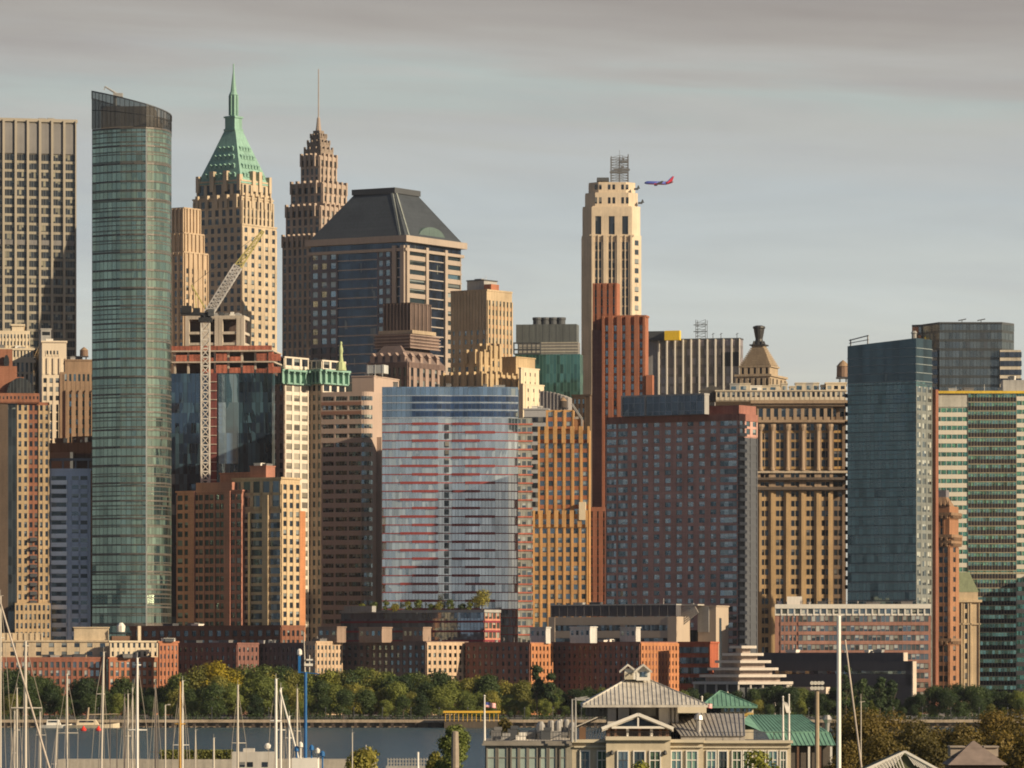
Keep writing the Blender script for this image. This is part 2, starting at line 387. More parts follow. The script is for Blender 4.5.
def cap(q, h=1.0, o=.45, mat=None, part='cornice'):
    m = MB(); m.box(q.x0-o, q.x1+o, q.y0-o, q.y1+o, q.z1-h*.5, q.z1+h*.5); m.build(part, mat or q.mat, q.b.o)
def bands(q, sides, fp, h, rel, mat, top=None, bot=None, part='floor_band', u=(0,1), off=0):
    z = (q.z1 if top is None else Z(top, q.Y)-GROUND)-off*q.s; zb = q.z0 if bot is None else Z(bot, q.Y)-GROUND
    m = q.b.mb(part, mat)
    while z > zb:
        for sd_ in sides:
            L = flen(q, sd_); fbox(m, q, sd_, u[0]*L-(rel*.9 if u[0]==0 else 0), u[1]*L+(rel*.9 if u[1]==1 else 0), 0, rel, z-h, z)
        z -= fp*q.s
def clutter(b, q, n, mats, hmax=3.0, seed=1):
    """vents, fans and stair heads on a roof, each a part"""
    r = random.Random(seed)
    for i in range(n):
        w = r.uniform(1.2, 4.5); d_ = r.uniform(1.5, 4); h = r.uniform(.8, hmax)
        x = r.uniform(q.x0+w, q.x1-w); y = r.uniform(q.y0+1.5, min(q.y1-2, q.y0+12))
        m = MB()
        if r.random() < .25:
            m.lathe([(.5, 0), (.5, h*.8), (.75, h*.85), (.6, h)], k=8)
            nm = 'roof_vent'
        elif r.random() < .3:
            m.tube((0,0,0), (0,0,h*1.6), .09, .05, 5); m.box(-.3,.3,-.05,.05,h,h+.1); nm = 'antenna'
        else:
            m.box(-w/2, w/2, -d_/2, d_/2, .15, h); m.box(-w/2-.12, w/2+.12, -d_/2-.12, d_/2+.12, h-.18, h+.05); m.box(-w/2+.2,w/2-.2,-d_/2+.2,d_/2-.2,-.1,.3); nm = 'roof_unit'
        m.build(nm, r.choice(mats), b.o, (x, y, q.z1+.05))
def water_tank(b, px, py0, py1, wpx, back=6, mat=None, legs=True):
    """round timber tank with a cone roof on a steel frame"""
    Y = b.Y+back; s = Y/F; x, y = b.loc(X(px, Y), Y); z1, z0 = Z(py0, Y)-GROUND, Z(py1, Y)-GROUND; r = wpx*s/2; h = z1-z0
    m = MB(); m.lathe([(r*.98, z0+h*.28), (r, z0+h*.3), (r*.95, z0+h*.74)], x, y, 14); o = m.build('water_tank', mat or wall('tank_timber', (.20,.13,.09)), b.o)
    m = MB(); m.lathe([(r*1.04, z0+h*.73), (r*.5, z0+h*.9), (.05, z1)], x, y, 14); m.build('tank_roof', wall('tank_roof', (.30,.2,.12)), o)
    m = MB()
    for a in range(4):
        m.tube((x+r*.7*cos(a*pi/2+.6), y+r*.7*sin(a*pi/2+.6), z0-1), (x+r*.7*cos(a*pi/2+.6), y+r*.7*sin(a*pi/2+.6), z0+h*.29), .18, k=4)
    m.box(x-r*1.05, x+r*1.05, y-r, y+r, z0+h*.22, z0+h*.285); m.build('tank_frame', plain('steel_dark', (.05,.05,.055)), o)
# ---------------------------------------------------------------- palette
LIME = wall('limestone', (.46,.38,.28)); LIMED = wall('limestone_warm', (.40,.31,.21)); TAN = wall('tan_brick', (.30,.22,.15), brick=4)
GOLD = wall('gold_brick', (.47,.27,.11), brick=5); OCHRE = wall('ochre_brick', (.42,.27,.13), brick=4); RED = wall('red_brick', (.32,.125,.07), brick=5)
DRED = wall('dark_red_brick', (.20,.095,.075), brick=4); BROWN = wall('brown_brick', (.17,.095,.06), brick=4); PLUM = wall('plum_brick', (.47,.27,.22), brick=4)
WHITE = wall('white_stone', (.72,.68,.60), var=.12); CREAM = wall('cream_stone', (.62,.52,.37), var=.15); GREYC = wall('grey_concrete', (.33,.32,.30)); BGREY = wall('blue_grey_panel', (.50,.56,.66), var=.12)
DGREY = wall('dark_grey_metal', (.07,.075,.08), rough=.6, var=.15); BLACK = wall('black_metal', (.025,.027,.03), rough=.5, var=.1); COPPER = wall('green_copper', (.21,.36,.29), rough=.7, var=.35)
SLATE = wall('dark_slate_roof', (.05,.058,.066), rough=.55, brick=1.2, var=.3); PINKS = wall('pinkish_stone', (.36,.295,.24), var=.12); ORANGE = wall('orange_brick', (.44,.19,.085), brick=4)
YELLOW = plain('yellow_paint', (.75,.50,.03)); ROOFG = wall('grey_roof', (.16,.155,.15)); NETS = wall('orange_net', (.36,.12,.075), var=.9); SCAF = wall('scaffold_mesh', (.14,.095,.08), var=.5)
LOUV = wall('grey_louvre', (.20,.19,.18), brick=.1, var=.15)
WD = win('window_dark', dark=(.014,.018,.024), p=.38, refl=.10); WB = win('window_blue', dark=(.02,.035,.045), lite=(.28,.32,.32), p=.35, refl=.22, tint=(.6,.85,.9)); WT = win('window_teal', dark=(.03,.05,.055), lite=(.48,.53,.50), p=.6, refl=.20, tint=(.75,.85,.85), bars=.06)
WK = win('window_black', dark=(.012,.014,.018), lite=(.17,.16,.14), p=.24, refl=.06); WP = win('window_pale', dark=(.05,.055,.05), lite=(.5,.5,.42), p=.6, refl=.2, bars=.07); WG = win('window_green', dark=(.02,.05,.035), lite=(.10,.30,.16), p=.55, refl=.3, tint=(.4,.85,.6), bars=.08)
RM = [GREYC, DGREY, ROOFG, WHITE]
# ---------------------------------------------------------------- far row: the old towers
# grey slab, far left
b = Bld('office_tower', 'huge grey slab tower with pale vertical ribs at the far left edge', 'office tower', 2500, -14, -70, wall('grey_slab_wall', (.16,.145,.12)))
q = b.blk(-72, -70, 76, 117.5); SR = wall('pale_rib', (.34,.30,.235), var=.1)
grid(q, 'F', 12, 8.9, win('window_slab', dark=(.012,.014,.016), lite=(.30,.28,.2), p=.22, refl=.05, bars=.09), ww=.84, wh=.70, rel=.25, sp=.3, top=152, spm=wall('grey_spandrel', (.30,.27,.21)), n=4)
ribs(q, 'F', 12, 1.15, 1.5, SR); cap(q, 1.6, .7, SR)
fbox(b.mb('louvre_band', LOUV), q, 'F', 1, flen(q,'F')-1, 0, .5, Z(151,q.Y)-GROUND, Z(121,q.Y)-GROUND)
fbox(b.mb('plant_band', wall('louvre_low', (.19,.18,.17))), q, 'F', 1, flen(q,'F')-1, 0, .62, Z(243,q.Y)-GROUND, Z(238,q.Y)-GROUND)
clutter(b, q, 6, RM, 2, 3)
b.finish()
# cream setback tower with fluted walls between glass tower and green roof
b = Bld('stone_tower', 'slim fluted cream stone tower just left of the green pyramid roof tower', 'tower', 2350, 34, 184, wall('fluted_stone', (.44,.33,.22)))
for (a, c, e, tp, bk) in ((172.5,184,200,208,7),(170,184,203.5,233,4),(168,184,207.5,252,0)):
    q = b.blk(a, c, e, tp, back=bk)
    ribs(q, 'R', 5, 1.0, .7, part='wall'); ribs(q, 'F', 3, 1.0, .7, part='wall'); cap(q, .8, .3)
grid(q, 'R', 4, 8.6, WD, ww=.35, wh=.6, rel=.2, sp=.1, top=268); grid(q, 'F', 3, 8.6, WD, ww=.4, wh=.7, rel=.2, sp=.1, top=256)
b.finish()
# green pyramid tower
b = Bld('pyramid_roof_tower', 'golden stone tower with a green copper pyramid roof and needle spire', 'tower', 2450, 34, 242, wall('wall_street_stone', (.45,.36,.25)))
q0 = b.blk(190, 242, 276.5, 224); grid(q0, 'F', 8, 8.7, WK, ww=.5, wh=.6, rel=.12, sp=.2, top=227); grid(q0, 'R', 5, 8.7, WD, ww=.42, wh=.55, rel=.3, sp=.2, top=227)
q1 = b.blk(193, 241.5, 273, 197, 226, 4); grid(q1, 'F', 7, 8.7, WK, ww=.5, wh=.75, rel=.25, sp=.2, top=200); grid(q1, 'R', 8, 8.7, WD, ww=.45, wh=.8, rel=.7, sp=.2, top=200)
q2 = b.blk(197, 241, 270, 180, 200, 8); grid(q2, 'F', 5, 12, WK, ww=.66, wh=.8, rel=.4, sp=.2, top=183.5, bot=197); grid(q2, 'R', 6, 12, WD, ww=.5, wh=.7, rel=.9, sp=.2, top=184, bot=197)
for q, nn in ((q0, 8), (q1, 7), (q2, 5)): cap(q, .8, .3)
def turret(q, side, u, w, h, m=None):
    L = flen(q, side); mm_t = MB(); fbox(mm_t, q, side, max(0,u*L-w/2), min(L,u*L+w/2), -w*.6, 1.1, q.z1-5, q.z1+h); mm_t.build('turret', m or q.b.m, q.b.o)
for side, us in (('F', (.02,.36,.66,.98)), ('R', (.4,.62,.97))):
    for u_ in us: turret(q2, side, u_, 2.4, 5 if u_ in (.36,.66,.4,.62) else 3)
for u_ in (.1,.3,.5,.7,.9): turret(q1, 'F', u_, 1.6, 1.6); turret(q1, 'R', u_, 1.2, 1.2)
zz = lambda p: Z(p, 2460)-GROUND
cxm, cym = (q2.x0+q2.x1)/2, (q2.y0+q2.y1)/2
def rr(k): w = (q2.x1-q2.x0)/2*k; d_ = (q2.y1-q2.y0)/2*k; return (cxm-w, cxm+w, cym-d_, cym+d_)
def xr_(hw): return (cxm-hw, cxm+hw, cym-hw, cym+hw)
m = MB(); rf = [(1.03,183),(.95,178.5),(.62,155),(.30,131),(.24,127)]
for (k0,p0),(k1,p1) in zip(rf, rf[1:]): m.taper(rr(k0), zz(p0), rr(k1), zz(p1))
roof = m.build('roof', COPPER, b.o)
m = MB(); m.box(*xr_(3.0)[:2], *xr_(3.0)[2:], zz(128), zz(113)); m.box(*xr_(3.5)[:2], *xr_(3.5)[2:], zz(115), zz(113.4)); m.box(*xr_(3.5)[:2], *xr_(3.5)[2:], zz(128), zz(126))
m.lathe([(2.0, zz(113)), (2.0, zz(92)), (2.3, zz(91.5)), (1.5, zz(88)), (1.0, zz(79)), (.55, zz(71)), (.4, zz(69)), (.28, zz(60))], cxm, cym, 8); 
for a in range(8): m.tube((cxm+2.1*cos(a*pi/4),cym+2.1*sin(a*pi/4),zz(112)), (cxm+2.1*cos(a*pi/4),cym+2.1*sin(a*pi/4),zz(92)), .35, k=4)
m.build('lantern', COPPER, roof)
r = random.Random(4)
for row, (k, p) in enumerate(((.9,174.5),(.76,165),(.62,155.5),(.5,147))):      # dormers on the copper roof
    n_ = 7-row
    for side in 'FR':
        for i in range(n_):
            t_ = (i+.8)/(n_+.6)*2-1; w = (q2.x1-q2.x0)/2*k; d_ = (q2.y1-q2.y0)/2*k; m = MB()
            if side == 'F': x, y = cxm+t_*w*.9, cym-d_
            else: x, y = cxm+w, cym+t_*d_*.9
            m.prism([(-.8,-.8),(.8,-.8),(.8,.8),(-.8,.8)], 0, 1.5); m.taper((-.95,.95,-.95,.95), 1.5, (-.05,.05,-.9,.9), 2.4)
            m.build('dormer', COPPER, roof, (x, y, zz(p)-1))
b.finish()
# needle-topped brown tower
b = Bld('crowned_tower', 'brown art deco tower with a stepped crown and tall thin needle', 'tower', 2520, 34, 320, wall('pine_stone', (.36,.28,.22)))
for (a, c, e, tp, bt, bk, nf, nr_) in ((282.5,318,349,236,None,0,7,6),(286,320,347.5,206,240,4,6,6),(291,322,346,183,208,8,5,5),(301,319,336,156,186,20,4,4)):
    q = b.blk(a, c, e, tp, bt, bk); grid(q, 'F', nf, 8.4, WK, ww=.5, wh=.75, rel=.22, sp=.2); grid(q, 'R', nr_, 8.4, WD, ww=.42, wh=.7, rel=.7, sp=.2); cap(q, .8, .3)
    for i in range(nf): turret(q, 'F', (i+.1)/nf, 1.3, 1.6, b.m)
    for i in range(nr_): turret(q, 'R', (i+.9)/nr_, 1.3, 1.6, b.m)
cxm, cym = (q.x0+q.x1)/2, (q.y0+q.y1)/2; zz = lambda p: Z(p, 2545)-GROUND
m = MB()
for hw, p0, p1 in ((5.4,156,149),(4.2,149,142),(3.0,142,135.5),(2.0,135.5,130)): m.box(*xr_(hw)[:2], *xr_(hw)[2:], zz(p0), zz(p1))
for hw, p0 in ((5.4,149),(4.2,142),(3.0,135.5)):
    for a in (-1,-.4,.4,1):
        for c_ in ((a*hw*.9,-hw*.95),(hw*.95,a*hw*.9)): m.box(cxm+c_[0]-.45, cxm+c_[0]+.45, cym+c_[1]-.45, cym+c_[1]+.45, zz(p0)-1, zz(p0)+1.2)
m.build('crown', wall('crown_metal', (.24,.19,.15)), b.o)
m = MB(); m.lathe([(1.6, zz(131)), (1.1, zz(124)), (.8, zz(117.5)), (.3, zz(116)), (.22, zz(68))], cxm, cym, 8); m.build('needle', wall('needle_metal', (.34,.27,.22)), b.o)
b.finish()
# hip-roofed dark tower
b = Bld('hip_roof_tower', 'wide dark glass tower banded in pale stone under a black hipped roof', 'office tower', 2350, 31.5, 405, PINKS)
q = b.blk(311, 405, 461, 241, mat=curtain('hip_glass', (.30,.42,.52), 1.6, 4.4, dark=(.008,.014,.028), refl=.13, mull=.03), part='glazing')
GP = wall('shade_stone', (.13,.125,.145))  # darker copy of the stone: the front's shade is put into its colour
HB = 9.45
bands(q, 'FR', HB, .5, .35, wall('stone_band', (.36,.31,.27)), top=248)
for (side, u0, u1, nc) in (('F',0,.29,3),('F',.71,.86,2)):
    grid(q, side, nc, HB, win('window_mint', dark=(.08,.12,.13), lite=(.35,.42,.40), p=.8, refl=.25), ww=.6, wh=.62, rel=.4, sp=.5, top=250, bot=345, u=(u0,u1), mat=GP, part='wall')
    grid(q, side, nc, HB, WK, ww=.6, wh=.6, rel=.6, sp=.5, top=345, u=(u0,u1), mat=wall('shade_stone_low', (.085,.08,.09)), part='wall')
for side, u0, u1, nc in (('R',.72,.98,2),('R',.0,.36,2)): grid(q, side, 1, HB, WB, ww=.9, wh=.5, rel=.8, sp=.7, top=250, u=(u0,u1), mat=PINKS, part='wall')
m = b.mb('pier', PINKS)
for side, u_ in (('F',.9),('F',.985),('R',.02),('R',.36),('R',.70)):
    L = flen(q, side); fbox(m, q, side, u_*L-1.2, u_*L+1.0, .1, 1.35, 0, q.z1-2)
m = MB(); m.box(q.x0-1.2, q.x1+1.2, q.y0-1.2, q.y1+1.2, q.z1-4.6, q.z1-3.2); m.build('cornice', PINKS, b.o); m = MB(); m.box(q.x0-2.2, q.x1+2.2, q.y0-2.2, q.y1+2.2, q.z1-.4, q.z1+2.6); m.build('cornice', PINKS, b.o)
zz = lambda p: Z(p, 2375)-GROUND
cxm, cym = (q.x0+q.x1)/2, (q.y0+q.y1)/2; w, d_ = (q.x1-q.x0)/2, (q.y1-q.y0)/2
m = MB(); m.taper((q.x0-.5,q.x1+.5,q.y0-.5,q.y1+.5), q.z1+2.5, (cxm-w*.42,cxm+w*.42,cym-d_*.42,cym+d_*.42), zz(193)); rf = m.build('roof', SLATE, b.o)
m = MB(); m.box(cxm-w*.46,cxm+w*.46,cym-d_*.46,cym+d_*.46, zz(193)-.5, zz(188.5)); m.build('roof_rim', DGREY, rf)
m = MB()
for (fx, fy) in ((.90,-1),(1,-.88)):      # pale ribs either side of the corner hip
    m.tube((cxm+w*fx, cym+d_*fy, q.z1+2.6), (cxm+w*.42*fx, cym+d_*.42*fy, zz(193)), .8, k=4)
m.build('roof_rib', wall('pale_lead', (.22,.24,.22)), rf)
m = MB(); L = q.y1-q.y0   # arched lunette standing in the right slope
pts = [(-L*.24,0)]+[(L*.24*cos(a), L*.115*sin(a)) for a in [pi-i*pi/12 for i in range(13)]]+[(L*.24,0)]
n0 = len(m.v)
for xx in (q.x1-.6, q.x1-12):
    m.v += [(xx, cym+L*.0+p[0], q.z1+2.6+p[1]) for p in pts]
k_ = len(pts); m.f.append(tuple(range(k_))); m.uv.append([(0,0)]*k_)
for i in range(k_-1): m.f.append((i, i+k_, i+k_+1, i+1)); m.uv.append([(0,0)]*4)
m.build('lunette', wall('lunette_green', (.09,.13,.12)), rf)
b.finish()
# netted, domed old building
b = Bld('netted_building', 'old dusty brown tower wrapped in mesh below the black hipped roof tower', 'building', 2200, 30, 412, SCAF)
q = b.blk(367, 408, 444, 362); grid(q, 'F', 8, 12, WK, ww=.45, wh=.7, rel=.5, sp=.3); grid(q, 'R', 6, 12, WD, ww=.45, wh=.7, rel=.6, sp=.3, pm=wall('dusty_pier', (.30,.22,.18)))
m = b.mb('roof', wall('mansard', (.17,.125,.11))); i_ = 4.0
m.taper((q.x0,q.x1,q.y0,q.y1), q.z1, (q.x0+i_*1.6,q.x1-i_*1.6,q.y0+i_,q.y1-i_), Z(346, 2210)-GROUND)
for side, n_ in (('F', 5), ('R', 4)):
    for i in range(n_):
        mm = MB(); mm.box(-1.1,1.1,-1.1,1.1,0,3.2); mm.taper((-1.4,1.4,-1.2,1.2), 3.2, (-.05,.05,-1.2,1.2), 5.0)
        L = flen(q, side); p_ = (q.x0+L*(i+.7)/(n_+.4), q.y0+1.2, q.z1-.6) if side == 'F' else (q.x1-1.2, q.y0+L*(i+.7)/(n_+.4), q.z1-.6)
        mm.build('dormer', wall('dusty_pier', (.3,.22,.18)), b.o, p_)
q = b.blk(375, 410, 439, 334, 347, 6); bands(q, 'FR', 3.2, .5, .5, wall('dusty_pier', (.3,.22,.18)), part='ledge')
q = b.blk(384, 411, 430.5, 303, 335, 10, mat=wall('brown_mesh', (.085,.06,.05), var=.5)); ribs(q, 'F', 8, .35, .4, wall('dusty_pier', (.3,.22,.18)), part='scaffold_pole'); ribs(q, 'R', 5, .35, .4, wall('dusty_pier', (.3,.22,.18)), part='scaffold_pole')
cap(q, .5, .3); belt(q, 332, 1.6, 1.8, LIMED)
b.finish()
# beige tower
b = Bld('stone_tower', 'plain beige square tower with fluted top beside the hip roofed tower', 'tower', 2260, 35, 487, wall('beige_stone', (.43,.33,.21)))
q = b.blk(451, 487, 512, 290); grid(q, 'F', 6, 9, WT, ww=.34, wh=.5, rel=.3, sp=.1, top=330); ribs(q, 'F', 12, .7, .2, part='wall', bot=330)
grid(q, 'R', 7, 9.3, WB, ww=.42, wh=.6, rel=.5, sp=.15, top=300, spm=wall('orange_panel', (.42,.24,.12))); cap(q, .8, .2)
p_ = b.blk(467, 484, 497, 280, 291, 10, part='penthouse', mat=GREYC); cap(p_, .5, .3, DGREY); clutter(b, p_, 4, RM, 2, 5)
b.blk(484, 491, 499, 284, 291, 6, part='brick_hut', mat=RED)
b.finish()
# stepped golden brick block in front of it
b = Bld('stepped_building', 'stepped golden brick building with notched parapets just right of the beige tower', 'building', 2150, 34, 488, wall('step_stone', (.42,.31,.18)))
for (a,c,e,tp,bk) in ((440,486,519,374,0),(463,480,492,352,8),(477,490,501,346,14),(502,516,535,357,22),(519,521,539,368,2),(520,523,544,384,0)):
    q = b.blk(a,c,e,tp,back=bk, mat=CREAM if a > 515 else None); cap(q, .5, .25)
    nF = max(2, int(flen(q,'F')/4)); nR = max(2, int(flen(q,'R')/4))
    if a < 500:
        grid(q, 'F', nF, 10, WK, ww=.35, wh=.6, rel=.3, sp=.1); grid(q, 'R', nR, 10, WK, ww=.35, wh=.6, rel=.3, sp=.1)
        for i in range(nR): turret(q, 'R', (i+.5)/nR, 1.0, 1.2, b.m)
        for i in range(nF): turret(q, 'F', (i+.5)/nF, 1.0, 1.2, b.m)
    elif a > 515: grid(q, 'R', 3, 9, WK, ww=.2, wh=.4, rel=.15, sp=.05, u=(.1,.9))
b.finish()
# green glass block with four fans
b = Bld('office_block', 'low green glass office block with four round fans on its grey roof', 'office block', 2300, 8, 578, curtain('jade_glass', (.25,.55,.48), 1.6, 4.2, dark=(.03,.075,.065), lite=(.05,.12,.1), refl=.22, mull=.14, mullc=(.08,.16,.13), amt=.015))
q = b.blk(515, 580, 583, 354, part='glazing'); 
q2 = b.blk(519, 578, 580, 342, 355, 3, part='louvre_band', mat=LOUV); bands(q2, 'F', 3, .5, .2, wall('louvre_pale', (.4,.37,.3)), part='louvre_slat')
q3 = b.blk(516, 576.5, 579, 324, 343, 3, part='screen', mat=wall('screen_grey', (.11,.12,.115), rough=.5)); grid(q3, 'F', 12, 16, WD, ww=.85, wh=.9, rel=.15, sp=.1, top=326, u=(0,1)) if 0 else ribs(q3, 'F', 9, .12, .06, DGREY, part='mullion')
for i in range(4):
    m = MB(); m.lathe([(2.6,0),(2.6,.4),(2.1,.5),(2.1,2.4),(2.4,2.6),(2.3,3.6),(2.1,3.6)], k=14); x, y = b.loc(X(537.5+7.8*i, 2312), 2312); m.build('fan', DGREY, b.o, (x, y, q3.z1))
m = MB(); x0, y0 = b.loc(X(514, 2296), 2296); x1, y1 = b.loc(X(541, 2296), 2296)
for zt_ in (342.5, 349, 353.5): m.box(x0, x1, y0-1, y0+2, Z(zt_,2296)-GROUND-.5, Z(zt_,2296)-GROUND)
for i in range(7): xx = x0+(x1-x0)*i/6; m.box(xx-.2, xx+.2, y0-1, y0+.5, Z(354,2296)-GROUND, Z(342.5,2296)-GROUND)
m.build('roof_gantry', DGREY, b.o)
b.finish()
# 20 Exchange-like tall cream tower
b = Bld('chamfered_tower', 'tall slender cream stone tower with chamfered shoulders and a lattice antenna', 'tower', 2400, 0, 626, wall('exchange_stone', (.54,.44,.32), var=.25))
def octb(a, e, top, bot, ch, back):
    Yc = b.Y+back; x0, y0 = b.loc(X(a, Yc), Yc); x1, _ = b.loc(X(e, Yc), Yc); w = x1-x0; D = w*.9
    pts = [(x0,y0+ch),(x0+ch,y0),(x1-ch,y0),(x1,y0+ch),(x1,y0+D-ch),(x1-ch,y0+D),(x0+ch,y0+D),(x0,y0+D-ch)]
    b.mb('wall').prism(pts, (0 if bot is None else Z(bot, Yc)-GROUND), Z(top, Yc)-GROUND); return x0, x1, y0, Yc
T = [(582,641.5,235,None,4.6,0),(583,640.5,206,240,4.6,1),(585.5,638,192.5,210,4.6,2.5),(589,635.5,182,195,4.6,5)]
for a_ in T: octb(*a_)
q = Blk(); q.b = b; q.Y = 2400; q.s = 2400/F; x0, y0 = b.loc(X(582,2400),2400); x1, _ = b.loc(X(641.5,2400),2400); q.x0, q.x1, q.y0, q.y1 = x0+4.6, x1-4.6, y0, y0+20; q.z0, q.z1 = 0, Z(235,2400)-GROUND; q.part = 'wall'; q.mat = b.m
grid(q, 'F', 3, 9.3, WK, ww=.5, wh=.80, rel=.8, sp=.2, top=242, grp=2, spm=wall('dull_spandrel', (.26,.21,.16))); ribs(q, 'F', 3, 1.6, 1.2, part='wall'); ribs(q, 'F', 6, .5, .7, part='wall')
qq = Blk(); qq.__dict__.update(q.__dict__); qq.y0 = y0+1; qq.z1 = Z(207,2400)-GROUND; qq.z0 = Z(236,2400)-GROUND
for i in range(3):
    L = flen(qq,'F'); u0 = (i+.5)/3*L
    b.wins.append((qq.x0+u0-1.6, qq.y0-.06, Z(234,2400)-GROUND, 3.2, 18*q.s, 'F', WK, True, 900, 3))
    m = MB(); m.lathe([(1.6,0),(1.6,.3)], k=16); 
ribs(qq, 'F', 3, 3.6, .7, part='wall'); fbox(b.mb('wall'), qq, 'F', 0, L, 0, .76, Z(216,2400)-GROUND, Z(207,2400)-GROUND); fbox(b.mb('wall'), qq, 'F', -1, L+1, 0, 1.2, Z(236.5,2400)-GROUND, Z(234.5,2400)-GROUND)
for i in range(3):
    for k_ in (-1, 1):
        for (p0, hh) in ((188.5, 2.4), (203, 3.0)):
            b.wins.append((qq.x0+(i+.5)/3*L+k_*1.1-.6, qq.y0-.06+(3.97 if p0 < 190 else 1.47), Z(p0,2400)-GROUND, 1.2, hh, 'F', WK, True, 800, 1))
# windows down the chamfers (small lit reveals) and right flank
def slantwin(xa, ya, xb, yb, tp, bt, fp, cols):
    dx, dy = xb-xa, yb-ya; L = hypot(dx, dy); dx /= L; dy /= L; nx, ny = dy, -dx; m = b.mb('window_strip', WD); p = tp
    while p < bt:
        z0 = Z(p+fp*.55, 2400)-GROUND; z1 = Z(p, 2400)-GROUND
        for c_ in range(cols):
            a0 = L*(c_+.3)/cols; a1 = L*(c_+.7)/cols
            m.quad([(xa+dx*a0+nx*.06,ya+dy*a0+ny*.06,z0),(xa+dx*a1+nx*.06,ya+dy*a1+ny*.06,z0),(xa+dx*a1+nx*.06,ya+dy*a1+ny*.06,z1),(xa+dx*a0+nx*.06,ya+dy*a0+ny*.06,z1)], [(0,0),(1,0),(1,1),(0,1)])
        p += fp
slantwin(x1-4.6, y0, x1, y0+4.6, 240, 400, 9.3, 1)
for s_ in (0, 1):       # eagles' perches on the right shoulder
    m = MB(); m.box(-.3,1.8,-.4,.4,0,.9); m.taper((1.0,2.6,-.5,.5), .6, (1.6,2.0,-.2,.2), 2.2); m.build('gargoyle', DGREY, b.o, (x1-1.2-2*s_, y0+5, Z(203 if not s_ else 189,2400)-GROUND))
zz = lambda p: Z(p, 2420)-GROUND
m = MB(); xa, _ = b.loc(X(611,2420),2420); xb, ya = b.loc(X(628,2420),2420)
for xx in (xa, (xa+xb)/2, xb):
    for yy in (ya-4, ya+4): m.tube((xx,yy,zz(183)), (xx,yy,zz(157 if xx!=xb else 155)), .32, k=4)
r = random.Random(3)
for i in range(10):
    z = zz(182-2.6*i)
    for yy in (ya-4, ya+4): m.tube((xa,yy,z), (xb,yy,z), .17, k=4)
    m.tube((xa,ya-4,z), ((xa+xb)/2,ya-4,z+1.25), .13, k=4); m.tube((xb,ya-4,z), ((xa+xb)/2,ya-4,z+1.25), .13, k=4); m.tube((xb,ya-4,z), (xb,ya+4,z+1), .12, k=4)
    if r.random() < .6: m.box(r.uniform(xa,xb)-.8, r.uniform(xa,xb)+.8, ya-4.5, ya-4.2, z, z+1.0)
m.tube(((xa+xb)/2,ya,zz(157)), ((xa+xb)/2,ya,zz(150)), .1, k=4); m.build('antenna_lattice', plain('aerial_grey', (.12,.12,.12)), b.o)
xa, ya = b.loc(X(597,2410),2410); xb, _ = b.loc(X(609,2410),2410); m = MB(); m.box(xa, xb, ya, ya+8, zz(183), zz(179.5)); m.build('roof_box', DGREY, b.o)
b.finish()
# red brick tower
b = Bld('brick_tower', 'tall dark red brick tower with vertical window strips before the cream tower', 'tower', 2050, 12, 647, RED)
q = b.blk(602.5, 645.5, 648.5, 316); c_ = grid(q, 'F', 5, 8.4, win('window_silver', dark=(.02,.025,.03), lite=(.42,.42,.38), p=.75, refl=.2), ww=.36, wh=.68, rel=.9, sp=.5, top=325); ribs(q, 'F', 5, 1.9, 1.2, part='wall'); cap(q, .8, .3)
q3 = b.blk(593, 617, 620, 283, back=9); ribs(q3, 'F', 4, 1.6, .9, part='wall'); grid(q3, 'F', 4, 8.4, WK, ww=.4, wh=.8, rel=.4, sp=.3, top=290, bot=316)

q4 = b.blk(589, 607, 609, 507, back=-14, mat=RED); grid(q4, 'F', 3, 9.3, WK, ww=.3, wh=.7, rel=.5, sp=.2)
q5 = b.blk(646, 652.5, 654, 375, back=-2); ribs(q5, 'F', 3, 1.0, .4, part='wall')
q6 = b.blk(592, 604, 610, 330, back=6, mat=DRED)  # darker brick block stands in for the shaded left face
b.finish()
# striped office block
b = Bld('striped_office_block', 'dark office block with white vertical fins and a yellow box on its roof', 'office block', 2250, 14, 741, curtain('fin_glass', (.45,.45,.42), 2.0, 4.2, dark=(.17,.14,.14), lite=(.36,.31,.26), p=.2, refl=.12, band=.3, bandc=(.16,.14,.13)))
q = b.blk(648, 740, 743, 338.5, part='glazing'); FIN = wall('white_fin', (.66,.62,.54), var=.08)
ribs(q, 'F', 10, .6, 1.0, FIN, u=(.12,1.0), part='fin'); fbox(b.mb('side_wall', wall('grey_flank', (.24,.23,.22))), q, 'F', 0, .115*flen(q,'F'), 0, .3, 0, q.z1)
fbox(b.mb('dark_panel', BLACK), q, 'F', .80*flen(q,'F'), flen(q,'F'), .02, .25, Z(366,2250)-GROUND, Z(352,2250)-GROUND); cap(q, .6, .2, DGREY)
b.blk(648, 664, 666, 331, 340, 4, part='penthouse', mat=DGREY); b.blk(664.5, 679.5, 681, 330.5, 340, -.5, d=6, part='yellow_box', mat=YELLOW)
x, y = b.loc(X(701.5,2260),2260); m = MB(); z0 = q.z1
for a in (-2.2, 2.2):
    for c_ in (-2,2): m.tube((x+a,y+c_,z0), (x+a,y+c_,Z(320,2260)-GROUND), .16, k=4)
for i in range(6): zc = z0+i*1.5; m.tube((x-2.2,y-2,zc), (x+2.2,y-2,zc), .13, k=4); m.tube((x-2.2,y-2,zc), (x+2.2,y-2,zc+1.5), .1, k=4)
for k_ in (3.5, 6.5): m.box(x-3.2, x+3.2, y-2.4, y-2, z0+k_, z0+k_+.35)
m.build('antenna_lattice', plain('aerial_grey', (.12,.12,.12)), b.o)
for px_ in (713, 721, 737): x, y = b.loc(X(px_,2260),2260); m = MB(); m.tube((0,0,0),(0,0,3.2),.2,.1,5); m.tube((-.5,0,2.4),(.7,0,3.0),.14,k=4); m.build('davit', DGREY, b.o, (x,y,q.z1))
b.finish()
